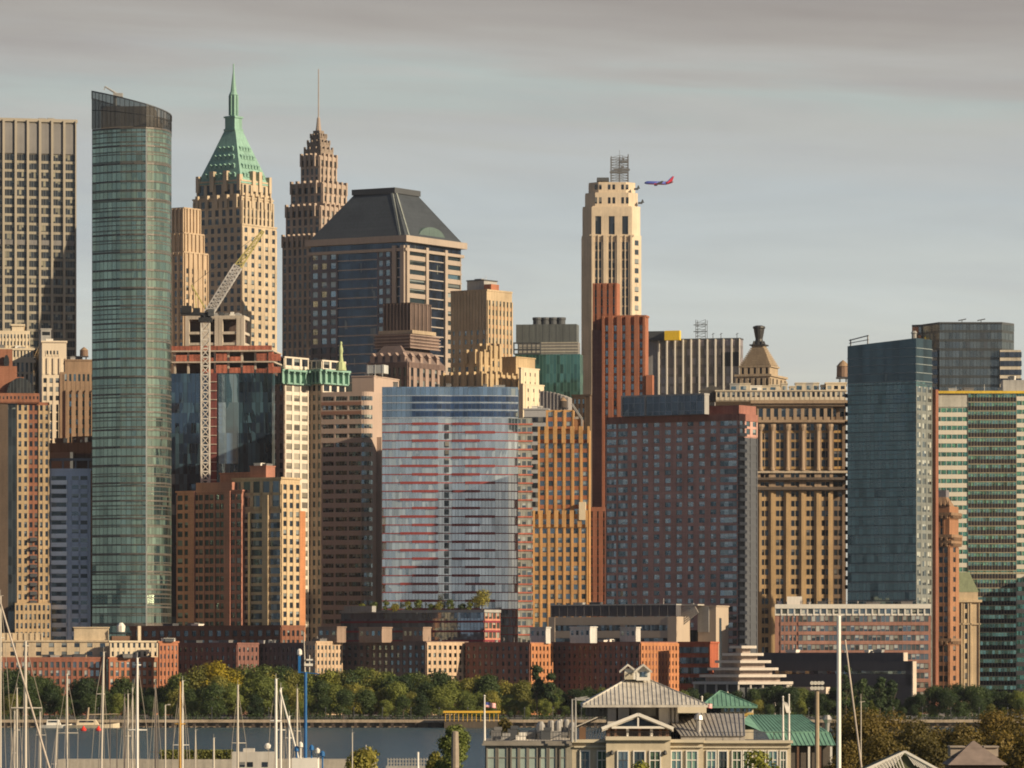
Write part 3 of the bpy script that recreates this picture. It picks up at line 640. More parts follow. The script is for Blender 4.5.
# stepped stone pyramid with an urn
b = Bld('stepped_pyramid_tower', 'tan stone tower top with a stepped pyramid crowned by a dark urn', 'tower', 2150, 18, 770, wall('broadway_stone', (.36,.28,.19)))
q = b.blk(736, 770, 786, 375); grid(q, 'F', 6, 12, WD, ww=.45, wh=.6, rel=.7, sp=.2, top=378); grid(q, 'R', 4, 12, WD, ww=.4, wh=.6, rel=.5, sp=.2, top=378); cap(q, .9, .7)
q = b.blk(740, 770, 778, 366, 376, 4); cap(q, .8, .6); grid(q, 'F', 5, 8.5, WD, ww=.45, wh=.7, rel=.6, sp=.2, top=367.5)
cxm, cym = (q.x0+q.x1)/2, (q.y0+q.y1)/2; zz = lambda p: Z(p, 2162)-GROUND; w = (q.x1-q.x0)/2; d_ = (q.y1-q.y0)/2
m = MB(); n_ = 11
for i in range(n_):
    k_ = 1-i/n_*.66; m.box(cxm-w*k_, cxm+w*k_, cym-d_*k_, cym+d_*k_, zz(366-i*1.8)+.25, zz(366-(i+1)*1.8)); m.box(cxm-w*k_+.5, cxm+w*k_-.5, cym-d_*k_+.5, cym+d_*k_-.5, zz(366-i*1.8)-.1, zz(366-i*1.8)+.3)
m.box(cxm-2.5,cxm+2.5,cym-2.5,cym+2.5, zz(349), zz(345.5)); m.build('pyramid', b.m, b.o)
m = MB(); m.box(cxm-3.4,cxm+3.4,cym-3.4,cym+3.4, zz(346), zz(344.6)); m.lathe([(2.6,zz(345)),(1.9,zz(342)),(1.6,zz(339)),(1.9,zz(336)),(2.3,zz(331)),(2.4,zz(329)),(2.8,zz(328)),(2.7,zz(326.6)),(1.4,zz(325.5))], cxm, cym, 12)
for a in range(4): m.tube((cxm+2.8*cos(a*pi/2+pi/4),cym+2.8*sin(a*pi/2+pi/4),zz(345)),(cxm+2.4*cos(a*pi/2+pi/4),cym+2.4*sin(a*pi/2+pi/4),zz(341)),.6,.3,5)
m.build('urn', wall('bronze', (.045,.042,.04), rough=.5), b.o)
b.finish()
# black octagonal tower, right
b = Bld('octagonal_tower', 'flat-topped dark grey glass tower with chamfered corners at the upper right', 'office tower', 2150, 0, 960, curtain('smoke_glass', (.50,.54,.52), 1.5, 3.9, dark=(.03,.035,.035), lite=(.05,.05,.05), refl=.28, mull=.12, mullc=(.03,.032,.03), band=.3, bandc=(.05,.052,.05), amt=.02))
P_ = lambda px_, bk: b.loc(X(px_, 2150+bk), 2150+bk)
pts = [P_(912,18), P_(921,16), P_(939.5,0), P_(1002,0), P_(1014,10), P_(1014,45), P_(915,45)]
b.mb('glazing').prism(pts, 0, Z(323.5,2150)-GROUND)
m = MB(); m.prism([(p[0]*1.003,p[1]) for p in pts], Z(324.2,2150)-GROUND, Z(322,2150)-GROUND); m.build('parapet', DGREY, b.o)
for (a,e,tp,bk) in ((919.5,939,350,2),(1000,1021,350,-2)):
    q = b.blk(a,e,e,tp,back=bk,d=14,part='side_bay',mat=wall('bay_stone', (.5,.44,.34))); z = 350.0
    m = b.mb('bay_glazing', curtain('bay_glass', (.3,.35,.4), 2, 4, dark=(.012,.014,.02), refl=.2))
    for i in range(9): fbox(m, q, 'F', -.05, flen(q,'F')+.05, 0, .25, Z(352+i*8.8+5.2,q.Y)-GROUND, Z(352+i*8.8,q.Y)-GROUND); fbox(m, q, 'R', -.3, 14, 0, .25, Z(352+i*8.8+5.2,q.Y)-GROUND, Z(352+i*8.8,q.Y)-GROUND)
for i, px_ in enumerate((962,981)): x, y = P_(px_,6); m = MB(); m.tube((0,0,0),(0,0,1.2),.2,k=4); m.tube((-1.6,0,1.0),(1.8,0,1.7),.3,k=4); m.build('davit', DGREY, b.o, (x,y,Z(322,2150)-GROUND))
b.finish()
# cream and white blocks, far left
b = Bld('stone_building', 'cream stone building with arched attic windows at the left edge', 'building', 2150, -6, -14, CREAM)
q = b.blk(-15,-14,30,330.5); grid(q, 'F', 13, 7, WD, ww=.45, wh=.6, rel=.3, sp=.1, top=334, bot=349)
q = b.blk(-16,-15,33.5,349,back=-4); grid(q, 'F', 14, 13, WD, ww=.45, wh=.6, rel=.3, sp=.1, top=349, bot=362); cap(q, .9, .6); belt(q, 361, 1.2, 1.0)
grid(q, 'F', 11, 12, WK, ww=.5, wh=.8, rel=1.0, sp=.1, top=362); 
p_ = b.blk(11,12,24,325,332,2,d=6,part='attic'); cap(p_, .8,.5); clutter(b, q, 5, RM, 2, 9)
b.finish()
b = Bld('stone_building', 'narrow white stone building with a blank upper wall below the grey slab', 'building', 2100, -7, 42, wall('ivory_stone', (.66,.56,.42), var=.12))
q = b.blk(35.5,42,66.5,341.5); cap(q, .7, .4); grid(q, 'F', 4, 5.5, WD, ww=.5, wh=.7, rel=.2, sp=.1, top=350.5, bot=356, u=(.15,.7)); ribs(q, 'F', 4, 1.0, .5, part='wall', top=358, bot=374)
grid(q, 'F', 3, 8.8, WD, ww=.55, wh=.55, rel=.3, sp=.15, top=378, bot=404, u=(0,.75)); grid(q, 'F', 4, 9, WD, ww=.4, wh=.85, rel=.6, sp=.15, top=404)
grid(q, 'L', 1, 40, WD, ww=.3, wh=.8, rel=.1, sp=.1, mat=BGREY, vis=False) if 0 else None
p_ = b.blk(39,41,51,329,342,5,d=8,part='penthouse',mat=GREYC); cap(p_, .5,.3); grid(p_, 'F', 1, 6, WK, ww=.8, wh=.6, rel=.15, sp=.1); clutter(b, q, 3, RM, 2, 2)
b.finish()
b = Bld('deco_building', 'brown art deco building carrying a round roof tank beside the glass tower', 'building', 2050, -6, 64, wall('deco_brown', (.28,.19,.12)))
q = b.blk(59,60,95,372); grid(q, 'F', 7, 20, WB, ww=.5, wh=.35, rel=.2, sp=.1, top=374, bot=392, u=(.1,1)); grid(q, 'F', 4, 9, WB, ww=.35, wh=.6, rel=1.1, sp=.5, top=392, u=(.2,.95)); ribs(q, 'F', 4, 1.2, 1.0, top=390, part='wall', u=(.2,.95))
q = b.blk(64,65,95,360,373,3); cap(q, .6,.3); water_tank(b, 84, 347, 360, 8.5, 6, mat=wall('tank_timber', (.20,.13,.09))); clutter(b, q, 4, RM, 2, 4)
b.finish()
# brown ribbed and dark blocks behind the golden brick building
b = Bld('old_building', 'grey building with a ribbed barrel roof below the green glass block', 'building', 2120, 10, 568, GREYC)
q = b.blk(540,568,571,412); m = MB(); n_ = 10
prof = [(0,0)]+[(22*.42*(1-cos(i/n_*pi))/1, 5.5*sin(i/n_*pi)) for i in range(1,n_)]+[(22*.84,0)]
wq = q.x1-q.x0
for i in range(8):
    a0, a1 = i/8, (i+1)/8; f_ = lambda a: 9.0*sqrt(max(0, 1-(a*.72)**2))
    m.box(q.x0+wq*a0, q.x0+wq*a1+.02, q.y0, q.y0+18, q.z1-.5, q.z1+f_(a1)); m.box(q.x0+wq*a0-.2, q.x0+wq*a0+.2, q.y0-.4, q.y0+.1, q.z1, q.z1+f_(a1)+.3)
m.build('barrel_roof', wall('ribbed_lead', (.28,.26,.25)), b.o)
b.finish()
b = Bld('old_building', 'plain dark brown block squeezed against the red brick tower', 'building', 2080, 20, 590, wall('umber_brick', (.13,.09,.06)))
q = b.blk(572,590,594,395); grid(q, 'F', 3, 9, WB, ww=.4, wh=.5, rel=.2, sp=.1, u=(.05,.75)); cap(q, .6,.3); water_tank(b, 563, 397, 412, 8, -20, mat=wall('tank_dark', (.07,.055,.045)))
b.finish()
b = Bld('concrete_building', 'grey concrete building with dark ribbon windows right of the red banded tower', 'building', 2020, 4, 548, wall('pale_concrete', (.36,.36,.36), var=.1))
q = b.blk(524,548,550,409); bands(q, 'F', 9.4, 2.0, .3, WK, top=417, part='window_band'); cap(q, .6, .3); clutter(b, q, 4, RM, 2, 12)
b.finish()
# ---------------------------------------------------------------- middle row
def clearglass(mat, f):
    t = mat.node_tree; o = next(n for n in t.nodes if n.type == 'OUTPUT_MATERIAL'); src = o.inputs[0].links[0].from_socket
    tr = nd(t, 'ShaderNodeBsdfTransparent'); tr.inputs[0].default_value = (.75,.8,.8,1); mx = nd(t, 'ShaderNodeMixShader'); mx.inputs[0].default_value = f
    t.links.new(src, mx.inputs[1]); lk(t, tr, 0, mx, 2); lk(t, mx, 0, o, 0); return mat
# dark glass faceted tower, left
b = Bld('glass_tower', 'tallest slender teal glass tower with rounded corner and slanted open crown', 'glass tower', 1780, 0, 146, curtain('teal_glass', (.56,.68,.50), 1.9, 3.5, dark=(.012,.03,.035), lite=(.13,.2,.17), p=.28, refl=.42, mull=.12, mullc=(.05,.06,.055), band=.16, bandc=(.10,.085,.07), amt=.05, gw=2))
fo = [(92,9),(106,4.5),(120,1.6),(134,.3),(146,0),(154,1.5),(161,4.2),(166.5,8),(170,13),(171.5,19)]
P_ = lambda px_, bk, dy=0: b.loc(X(px_, 1780+bk), 1780+bk)
pts = [P_(*p) for p in fo]+[P_(171.5,38), P_(92,38)]
b.mb('glazing').prism(pts, 0, Z(128.5,1785)-GROUND)
slope = lambda x: Z(90+(x-P_(92,9)[0])/(P_(171,13)[0]-P_(92,9)[0])*22, 1785)-GROUND
CW = clearglass(curtain('crown_glass', (.35,.32,.28), 1.5, 30, dark=(.02,.018,.015), lite=(.12,.1,.08), p=.3, refl=.22, mull=.14, mullc=(.03,.028,.025), amt=.02), .28)
m = b.mb('crown', CW); n_ = len(fo)+2; zb_ = Z(127.8,1785)-GROUND
m.prism(pts, zb_, [slope(p[0]) for p in pts], cap=False)
inn = [(p[0]*.99, p[1]+.4) for p in pts[:-2]]+[(pts[-2][0]-.4,pts[-2][1]-.4),(pts[-1][0]+.4,pts[-1][1]-.4)]
m = b.mb('crown_rim', DGREY)
for i in range(len(pts)):
    p, q_ = pts[i], pts[(i+1)%len(pts)]; m.tube((p[0],p[1],slope(p[0])), (q_[0],q_[1],slope(q_[0])), .3, k=4)
m = b.mb('plant_room', wall('plant_brown', (.13,.11,.09))); m.box(pts[0][0]+3, pts[5][0]-1, 12, 30, zb_, Z(104,1785)-GROUND); m.box(pts[5][0]-2, pts[7][0]-3, 14, 30, zb_, Z(116,1785)-GROUND)
m = b.mb('crown_post', BLACK)
for (xa_, ya_), (xb_, yb_) in zip(pts[:-2], pts[1:-1]):
    n_p = max(1, int(hypot(xb_-xa_, yb_-ya_)/1.5))
    for i in range(n_p): t_ = i/n_p; xx = xa_+(xb_-xa_)*t_; yy = ya_+(yb_-ya_)*t_; m.tube((xx,yy,zb_),(xx,yy,slope(xx)-.2),.13,k=4)
m = b.mb('crown_transom', BLACK)
for (xa_, ya_), (xb_, yb_) in zip(pts[:-2], pts[1:-1]): m.tube((xa_,ya_,(zb_+slope(xa_))/2),(xb_,yb_,(zb_+slope(xb_))/2),.16,k=4)
m = b.mb('floor_band', wall('bronze_band', (.13,.115,.10), rough=.45, metal=.3))
i = 0; p_ = 128.5
while p_ < 640:
    ring = [P_(px_, bk-(.45 if i%2==0 else .22)) for px_, bk in fo]; zt_ = Z(p_,1785)-GROUND; h_ = .62 if i%2==0 else .3
    for a_, c_ in zip(ring, ring[1:]):
        m.quad([(a_[0],a_[1],zt_-h_),(c_[0],c_[1],zt_-h_),(c_[0],c_[1],zt_),(a_[0],a_[1],zt_)]); m.quad([(a_[0],a_[1],zt_-h_),(a_[0],a_[1]+.6,zt_-h_),(c_[0],c_[1]+.6,zt_-h_),(c_[0],c_[1],zt_-h_)])
        m.quad([(a_[0],a_[1],zt_),(c_[0],c_[1],zt_),(c_[0],c_[1]+.6,zt_),(a_[0],a_[1]+.6,zt_)])
    i += 1; p_ += 8.85
m = b.mb('highlight_strip', wall('highlight_metal', (.62,.60,.52), rough=.3, metal=.6)); x, y = P_(146.4,-.5); m.box(x-.22, x+.22, y, y+.4, 0, Z(131,1785)-GROUND)  # bright strip painting the highlight down the rounded corner
m = MB(); x, y = P_(115,8)   # window-washing rig
z = slope(x); m.tube((x,y,z-3),(x,y,z+1.6),.7,k=6); m.tube((x+2,y,z+.4),(x-3.6,y,z+3.9),.45,.3,5); m.tube((x-3.6,y,z+3.9),(x-3.9,y,z+2.6),.2,k=4); m.box(x-.6,x+2.8,y-1,y+1,z+.2,z+1.5); m.build('cleaning_rig', GREYC, b.o)
b.finish()
# tower under construction
b = Bld('unfinished_tower', 'half built tower with bare concrete floors and orange netting above dark glass', 'construction site', 1960, 6, 272, curtain('navy_glass', (.35,.50,.62), 1.6, 4, dark=(.008,.016,.03), lite=(.06,.12,.16), p=.3, refl=.16, mull=.1, mullc=(.02,.025,.03), amt=.05))
q = b.blk(171, 272, 275, 373, part='glazing')
CONC = wall('raw_concrete', (.48,.42,.34)); m = b.mb('glazing_panel', curtain('steel_blue_glass', (.6,.8,.95), 3.0, 12, dark=(.03,.06,.09), lite=(.25,.35,.42), p=.4, refl=.35, mull=.05, amt=.05))
L = flen(q,'F'); fbox(m, q, 'F', .47*L, .67*L, .1, .5, Z(520,1960)-GROUND, Z(374,1960)-GROUND)
m = b.mb('hoist_shaft', wall('hoist_red', (.16,.05,.045), var=.5)); fbox(m, q, 'F', .375*L, .455*L, .1, .6, 0, q.z1)
for i in range(14): fbox(b.mb('hoist_landing', CONC), q, 'F', .375*L, .455*L, .5, 1.0, q.z1-3.5-i*3.5, q.z1-3.2-i*3.5)
D = 22
for k_, (p0, p1) in enumerate(((373,361),(361,350))):
    z0, z1 = Z(p0,1960)-GROUND, Z(p1,1960)-GROUND
    m = b.mb('concrete_slab', CONC); m.box(q.x0-.6, q.x1+.6, q.y0-.6, q.y0+D, z1-.55, z1)
    for i in range(8): m.box(q.x0+1+(L-2.8)*i/7, q.x0+1.8+(L-2.8)*i/7, q.y0+.6, q.y0+1.5, z0, z1-.5)
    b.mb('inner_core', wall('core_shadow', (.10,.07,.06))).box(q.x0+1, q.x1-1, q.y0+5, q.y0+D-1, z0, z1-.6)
    r = random.Random(k_+2)
    for i in range(8):
        if r.random() < .85:
            h_ = r.uniform(.3,.85); a0 = q.x0+1.9+(L-2.8)*i/7; mm = MB(); mm.box(a0, a0+(L-2.8)/7-1.0, q.y0+.2, q.y0+.32, z0+.1, z0+h_*(z1-z0)); mm.build('safety_net', NETS, b.o)
    mm = MB(); mm.box(q.x1-1.4, q.x1+.2, q.y0-.2, q.y0+3, z0, z1-.6); mm.build('safety_net', NETS, b.o)
mm = MB(); mm.box(q.x0, q.x1, q.y0-.5, q.y0-.4, Z(350,1960)-GROUND, Z(345.5,1960)-GROUND); mm.build('safety_net', NETS, b.o)
z0 = Z(350,1960)-GROUND; xa = b.px(182); xb = b.px(242); m = b.mb('concrete_frame', CONC)
for p1 in (317.5, 330.5, 341.5):
    z1 = Z(p1,1960)-GROUND; m.box(xa[0], xb[0], q.y0+4, q.y0+18, z1-(1.0 if p1 > 320 else .2), z1+(.0 if p1>320 else 1.2))
for fx in (0, .27, .33, .50, .57, .87, .94): xx = xa[0]+(xb[0]-xa[0])*fx; m.box(xx, xx+1.5, q.y0+3.7, q.y0+6, z0, Z(317,1960)-GROUND)
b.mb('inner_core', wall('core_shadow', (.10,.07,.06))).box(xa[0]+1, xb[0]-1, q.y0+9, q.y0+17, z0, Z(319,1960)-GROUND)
for i in range(9):
    mm = MB(); mm.box(-1.2,1.2,-.8,.8,0,.5+.2*(i%3)); mm.box(-.9,.5,-.5,.5,.4,1.3+.3*(i%2)); mm.build('material_pile', RM[i%4], b.o, (xa[0]+3+(xb[0]-xa[0]-6)*i/8, q.y0+8, Z(317.5,1960)-GROUND+1.2))
b.finish()
# tower crane
Y = 1945; crane = thing('tower_crane', 'luffing tower crane with pale lattice mast and yellow jib tip by the unfinished tower', 'crane', (X(205.5,Y), Y, GROUND))
STW = wall('crane_white', (.56,.53,.47), rough=.5); CY = plain('crane_yellow', (.46,.40,.14)); CG = wall('crane_grey', (.50,.48,.45), rough=.5)
def lattice(m, p, q, w, n, r=.2, r2=.12, w2=None):
    p = Vector(p); q = Vector(q); d = (q-p).normalized(); a = Vector((0,1,0)); c = d.cross(a).normalized(); w2 = w if w2 is None else w2
    f = lambda t_, i, j: p.lerp(q, t_)+a*(i*(w+(w2-w)*t_))+c*(j*(w+(w2-w)*t_))
    for i in (-1,1):
        for j in (-1,1): m.tube(f(0,i,j), f(1,i,j), r, k=4)
    for s_ in range(n):
        t0, t1 = s_/n, (s_+1)/n
        for i in (-1,1): m.tube(f(t0,i,-1), f(t1,i,1), r2, k=4); m.tube(f(t0,i,1), f(t1,i,-1), r2, k=4); m.tube(f(t1,i,-1), f(t1,i,1), r2*1.3, k=4)
        for j in (-1,1): m.tube(f(t0,-1,j), f(t1,1,j), r2, k=4)
zc = Z(322,Y)-GROUND; sc = Y/F
m = MB(); lattice(m, (0,0,0), (0,0,zc), 1.6, 44, .33, .2); m.build('mast', STW, crane)
m = MB(); m.box(-2.6,2.6,-2.4,2.4,zc,zc+1.6); m.lathe([(2.2,zc+1.4),(2.0,zc+2.6)],0,0,10); m.build('slewing_ring', BLACK, crane)
m = MB(); m.box(-9.5,1.5,-1.8,1.8,zc+2.5,zc+3.6); m.box(-9.2,-5.5,-2.2,2.2,zc+3.4,zc+6.2); m.box(-4.8,-2.2,-1.5,1.5,zc+3.5,zc+5.4); m.build('counterweight', BLACK, crane)
m = MB(); m.box(1.2,3.4,-2.6,-.8,zc+2.2,zc+4.9); m.box(1.1,3.5,-2.7,-2.55,zc+3.6,zc+3.9); m.build('cab', DGREY, crane)
m = MB(); T_ = ((263-205.5)*sc, 0, Z(231,Y)-GROUND); K_ = ((238-205.5)*sc, 0, Z(266.5,Y)-GROUND); lattice(m, (1,0,zc+3), K_, 1.6, 13, .28, .17); jib = m.build('jib', CG, crane)
m = MB(); lattice(m, K_, T_, 1.3, 7, .22, .13, .5); m.build('jib_tip', CY, jib)
m = MB(); A_ = ((191.5-205.5)*sc, 0, Z(285,Y)-GROUND)
for y_ in (-1.2,1.2): m.tube((1.2,y_,zc+3), (A_[0],y_*.4,A_[2]), .38, k=4); m.tube((-3.5,y_,zc+3), (A_[0]+1.5,y_*.5,A_[2]-3), .2, k=4)
m.build('a_frame', CY, crane)
m = MB(); m.tube(A_, T_, .09, k=3); m.tube(A_, (-7,0,zc+5), .09, k=3); m.tube(T_, (T_[0],0,T_[2]-22), .07, k=3); m.build('hoist_rope', BLACK, crane)
# white tower with green galleries
b = Bld('gallery_tower', 'white stone tower with green copper galleries and a green statue on top', 'tower', 1990, 33, 308, wall('aged_white', (.62,.55,.45), var=.12))
WC = win('window_cream', dark=(.22,.20,.17), lite=(.42,.38,.30), p=.8, refl=.15, bars=.06)
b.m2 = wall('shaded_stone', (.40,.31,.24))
for k_, (a, c, e, tp, bk) in enumerate(((272,284.5,308,357,0),(307,322,345,360.5,11))):
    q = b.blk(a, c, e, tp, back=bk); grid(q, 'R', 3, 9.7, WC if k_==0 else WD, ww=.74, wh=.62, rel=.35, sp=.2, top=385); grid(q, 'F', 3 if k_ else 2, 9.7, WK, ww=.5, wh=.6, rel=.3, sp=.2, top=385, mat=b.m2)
    for sd_ in 'FR':
        grid(q, sd_, 3, 10, WD, ww=.75, wh=.7, rel=.4, sp=.2, top=358 if k_==0 else 361, bot=370); L = flen(q, sd_)
        m = MB(); fbox(m, q, sd_, -.9, L+.9, 0, 2.4, Z(370,q.Y)-GROUND-.5, Z(370,q.Y)-GROUND+.3); fbox(m, q, sd_, -.5, L+.5, 0, 1.5, Z(384,q.Y)-GROUND, Z(382.5,q.Y)-GROUND)
        fbox(m, q, sd_, 0, L, .0, .3, Z(384,q.Y)-GROUND, Z(371,q.Y)-GROUND)
        for i in range(5):
            u_ = L*i/4; fbox(m, q, sd_, u_-.35, u_+.35, .2, 1.9, Z(383,q.Y)-GROUND, Z(371,q.Y)-GROUND); fbox(m, q, sd_, u_-.5, u_+.5, .2, 2.2, Z(373,q.Y)-GROUND, Z(370.5,q.Y)-GROUND)
        m.build('copper_gallery', COPPER, b.o)
    cap(q, .6, .3)
b.blk(306,312,324,366,back=15)
m = MB(); x, y = b.loc(X(341,1992),1992); zb_, zt_ = Z(363,1992)-GROUND, Z(341.5,1992)-GROUND
m.lathe([(2.2,zb_-3),(1.7,zb_+.2),(1.0,zb_+.6),(.75,zb_+2),(.6,zb_+3.4),(.85,zb_+4.8),(.8,zb_+5.6),(.35,zt_-1.3),(.5,zt_-.8),(.3,zt_)], x, y, 9); m.tube((x+.2,y,zb_+5.6),(x-.9,y-.2,zb_+7.0),.25,.16,5); m.build('statue', wall('pale_verdigris', (.42,.48,.25)), b.o)
b.finish()
# brown banded office, rounded corner
b = Bld('banded_building', 'brown office building with ribbon windows and a rounded shoulder', 'office building', 1905, 19, 369, wall('band_brown', (.42,.32,.26), var=.12))
WR = win('window_ribbon', dark=(.02,.025,.025), lite=(.38,.40,.33), p=.38, refl=.2, bars=.12)
q = b.blk(321.5, 362, 363.5, 391.5); L = flen(q,'F')
x0, x1, y0 = q.x0, q.x1, q.y0; R_ = 3.2
rc = [(x1-.2+R_*sin(a), y0+R_-R_*cos(a)) for a in [rad(x_) for x_ in (0,18,36,54,72,90)]]
b.mb('wall').prism([(x1-.25,y0)]+rc+[(x1+R_-.2,y0+18),(x1-.25,y0+18)], 0, q.z1)
p0 = 396.0; k_ = 0
BANDM = wall('band_redbrown', (.27,.145,.10), var=.12)
while p0 < 690:
    z1_, z0_ = Z(p0,1905)-GROUND, Z(p0+4.3,1905)-GROUND; 
    b.wins.append((x0+.6, y0-.05, z0_, L*.97-.6, z1_-z0_, 'F', WR, True, z1_, 14)); m = MB()
    for i, (a_, c_) in enumerate(zip(rc, rc[1:])):
        f_ = lambda p, o: (x1-.2+(p[0]-x1+.2)*(1+o/R_), y0+R_+(p[1]-y0-R_)*(1+o/R_))
        A1, C1 = f_(a_,.05), f_(c_,.05); m.quad([(*A1,z0_),(*C1,z0_),(*C1,z1_),(*A1,z1_)], [(0,0),(1,0),(1,1),(0,1)])
    m.build('corner_window', WR, b.o)
    fbox(b.mb('wall'), q, 'F', 0, L, 0, .35, Z(p0+9.3,1905)-GROUND, z0_)
    if k_ in (1,2): fbox(b.mb('spandrel', BANDM), q, 'F', 0, L, .3, .42, Z(p0-.5,1905)-GROUND, Z(p0-3.8,1905)-GROUND)
    for w_ in (.33, .66): fbox(b.mb('wall'), q, 'F', w_*L-.35, w_*L+.35, 0, .3, z0_, z1_)
    p0 += 9.3; k_ += 1
q = b.blk(363.5, 381.5, 384, 437, back=6, d=24); 
q = b.blk(352, 374, 399, 376, 440, 7); cap(q, .4, .2); fbox(b.mb('spandrel', BANDM), q, 'R', 0, flen(q,'R'), 0, .15, Z(413,q.Y)-GROUND, Z(407,q.Y)-GROUND); fbox(b.mb('spandrel', BANDM), q, 'F', 0, flen(q,'F'), 0, .15, Z(413,q.Y)-GROUND, Z(407,q.Y)-GROUND)
x, y = b.loc(X(375,1915),1915); m = MB(); m.box(x-3.6,x+3.6,y,y+5,q.z1+1.2,q.z1+4.4)
for i in (-3,0,3): m.box(x+i-.15,x+i+.15,y-.1,y+.2,q.z1,q.z1+4.5)
m.build('cooling_unit', wall('galvanised', (.45,.46,.44), rough=.5), b.o); clutter(b, q, 3, RM, 2, 8)
b.finish()
# orange brick stepped tower
b = Bld('stepped_brick_tower', 'golden orange brick art deco tower with stepped shoulders', 'tower', 1885, 4, 588, GOLD)
GW = win('window_gold', dark=(.02,.03,.04), lite=(.30,.34,.33), p=.45, refl=.2, bars=.05)
RS = wall('red_spandrel', (.30,.11,.05))
for (a, e, tp, bk, nc, tw) in ((533,587.5,514,0,7,519),(538,589.5,430,2.5,6,434),(546,573.5,410,5,3,412)):
    q = b.blk(a, e, e+1.2, tp, back=bk, d=24); grid(q, 'F', nc, 9.35, GW, ww=.56, wh=.56, rel=.4, sp=.3, top=tw, spm=RS if bk else wall('tan_spandrel', (.40,.23,.10))); ribs(q, 'F', nc, .6, .6, part='wall'); 
    if nc > 4:
        for i in range(nc+1): turret(q, 'F', i/nc, 1.5, 1.4, GOLD)
q = b.blk(579,585.5,586.5,502,520,-1.5,d=6, mat=CREAM); m = MB()
for i in range(5): m.box(*[v for v in (b.px(560+i*4.2)[0]-.7, b.px(560+i*4.2)[0]+.7)], 2, 5, Z(430,1890)-GROUND, Z(430,1890)-GROUND+2+i%2)
m.build('chimney_stack', CREAM, b.o) if 0 else None
m = MB(); x0, y0 = b.px(572,back=6); x1, _ = b.px(582,back=6); m.tube((x0,y0,Z(404,1891)-GROUND),(x1,y0,Z(419,1891)-GROUND),.5,k=4); m.tube((x1,y0,Z(419,1891)-GROUND),(x1,y0,Z(431,1891)-GROUND),.5,k=4); m.build('flue', GREYC, b.o)
q = b.blk(566,582,583.5,419,432,6,d=10,part='wall',mat=wall('rust_wall', (.30,.16,.08)))
clutter(b, q, 3, RM, 2, 12)
b.finish()
# ornate columned tower (palazzo)
b = Bld('columned_tower', 'broad golden stone tower with giant columns under a heavy cornice', 'tower', 1900, 2, 845, wall('whitehall_stone', (.40,.28,.15)))
UP = wall('upper_stone', (.31,.225,.15)); SHD = wall('wing_shade_stone', (.16,.115,.08))  # right wing's darker stone paints in the shade lying on it
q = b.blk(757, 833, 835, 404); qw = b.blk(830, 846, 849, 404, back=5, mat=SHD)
m = b.mb('wall', UP); fbox(m, q, 'F', 0, flen(q,'F'), 0, .03, Z(492,1900)-GROUND, q.z1)
CR = [.55,.62]
for qq_, nc, mt in ((q,5,None),(qw,1,SHD)):
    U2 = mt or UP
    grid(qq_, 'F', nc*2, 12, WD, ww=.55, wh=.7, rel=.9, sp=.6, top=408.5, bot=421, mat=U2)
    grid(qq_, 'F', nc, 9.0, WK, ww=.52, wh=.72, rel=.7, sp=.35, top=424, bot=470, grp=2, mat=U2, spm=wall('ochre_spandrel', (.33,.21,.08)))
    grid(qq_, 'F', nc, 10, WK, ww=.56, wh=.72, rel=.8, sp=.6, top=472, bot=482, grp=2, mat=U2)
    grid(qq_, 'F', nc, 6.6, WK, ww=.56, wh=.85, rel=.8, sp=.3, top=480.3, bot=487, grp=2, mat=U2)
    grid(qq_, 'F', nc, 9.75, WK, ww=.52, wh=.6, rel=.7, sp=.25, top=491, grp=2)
    L = flen(qq_,'F')
    for i in range(nc+1 if nc > 1 else 0):
        u_ = min(max(L*i/nc, 1.3), L-1.3); m = MB(); xx, yy = qq_.x0+u_, qq_.y0-.9
        m.lathe([(1.0,0),(1.0,.8),(.75,1.0),(.68,15),(.9,15.4),(1.4,16.6),(1.45,17.6)], k=10); m.build('column', UP, b.o, (xx, yy, Z(470.5,1900)-GROUND))
        fbox(b.mb('wall'), qq_, 'F', u_-.5, u_+.5, 0, 1.2, 0, Z(493,1900)-GROUND)
def ledge(pa, pb, o, name='cornice', mat=None):
    mm = MB(); mm.box(q.x0-o, qw.x1+o, q.y0-o, q.y0+6, Z(pb,1900)-GROUND, Z(pa,1900)-GROUND); mm.build(name, mat or UP, b.o)
ledge(400.5, 403.5, 2.4); ledge(403.5, 406, 1.5); ledge(420, 422.5, 1.6); ledge(471, 473, 1.5, mat=LIME)
BALC = wall('bronze_balcony', (.11,.085,.065)); ledge(477.5, 480, 2.6, 'balcony', BALC); ledge(487, 490, 2.4, 'balcony', BALC)
q2 = b.blk(716, 846, 849, 390.5, 401, 3, mat=wall('attic_stone', (.52,.45,.34))); cap(q2, .5, .4); ATT = wall('attic_stone', (.52,.45,.34))
grid(q2, 'F', 26, 8, WD, ww=.55, wh=.62, rel=.3, sp=.2, top=392, bot=401)
r = random.Random(5); px_ = 730.0
while px_ < 838:
    w_ = r.uniform(5, 12); h_ = r.uniform(3, 6.5)
    x0, y0 = b.loc(X(px_,1908),1908); x1, _ = b.loc(X(min(px_+w_, 845),1908),1908); z0 = q2.z1; m = MB(); m.box(x0, x1, y0, y0+8, z0-.3, z0+h_*.38+.7); m.box(x0-.2, x1+.2, y0-.2, y0+8.2, z0+h_*.38+.5, z0+h_*.38+.9)
    o_ = m.build('penthouse', r.choice([ATT, ATT, CREAM, WHITE, GREYC]), b.o)
    b.wins.append((x0+.5, y0-.06, z0+.2, max(.8,(x1-x0)*.5), h_*.3, 'F', WB, True, 950, 2)); px_ += w_+r.choice([0,0,.8,2])
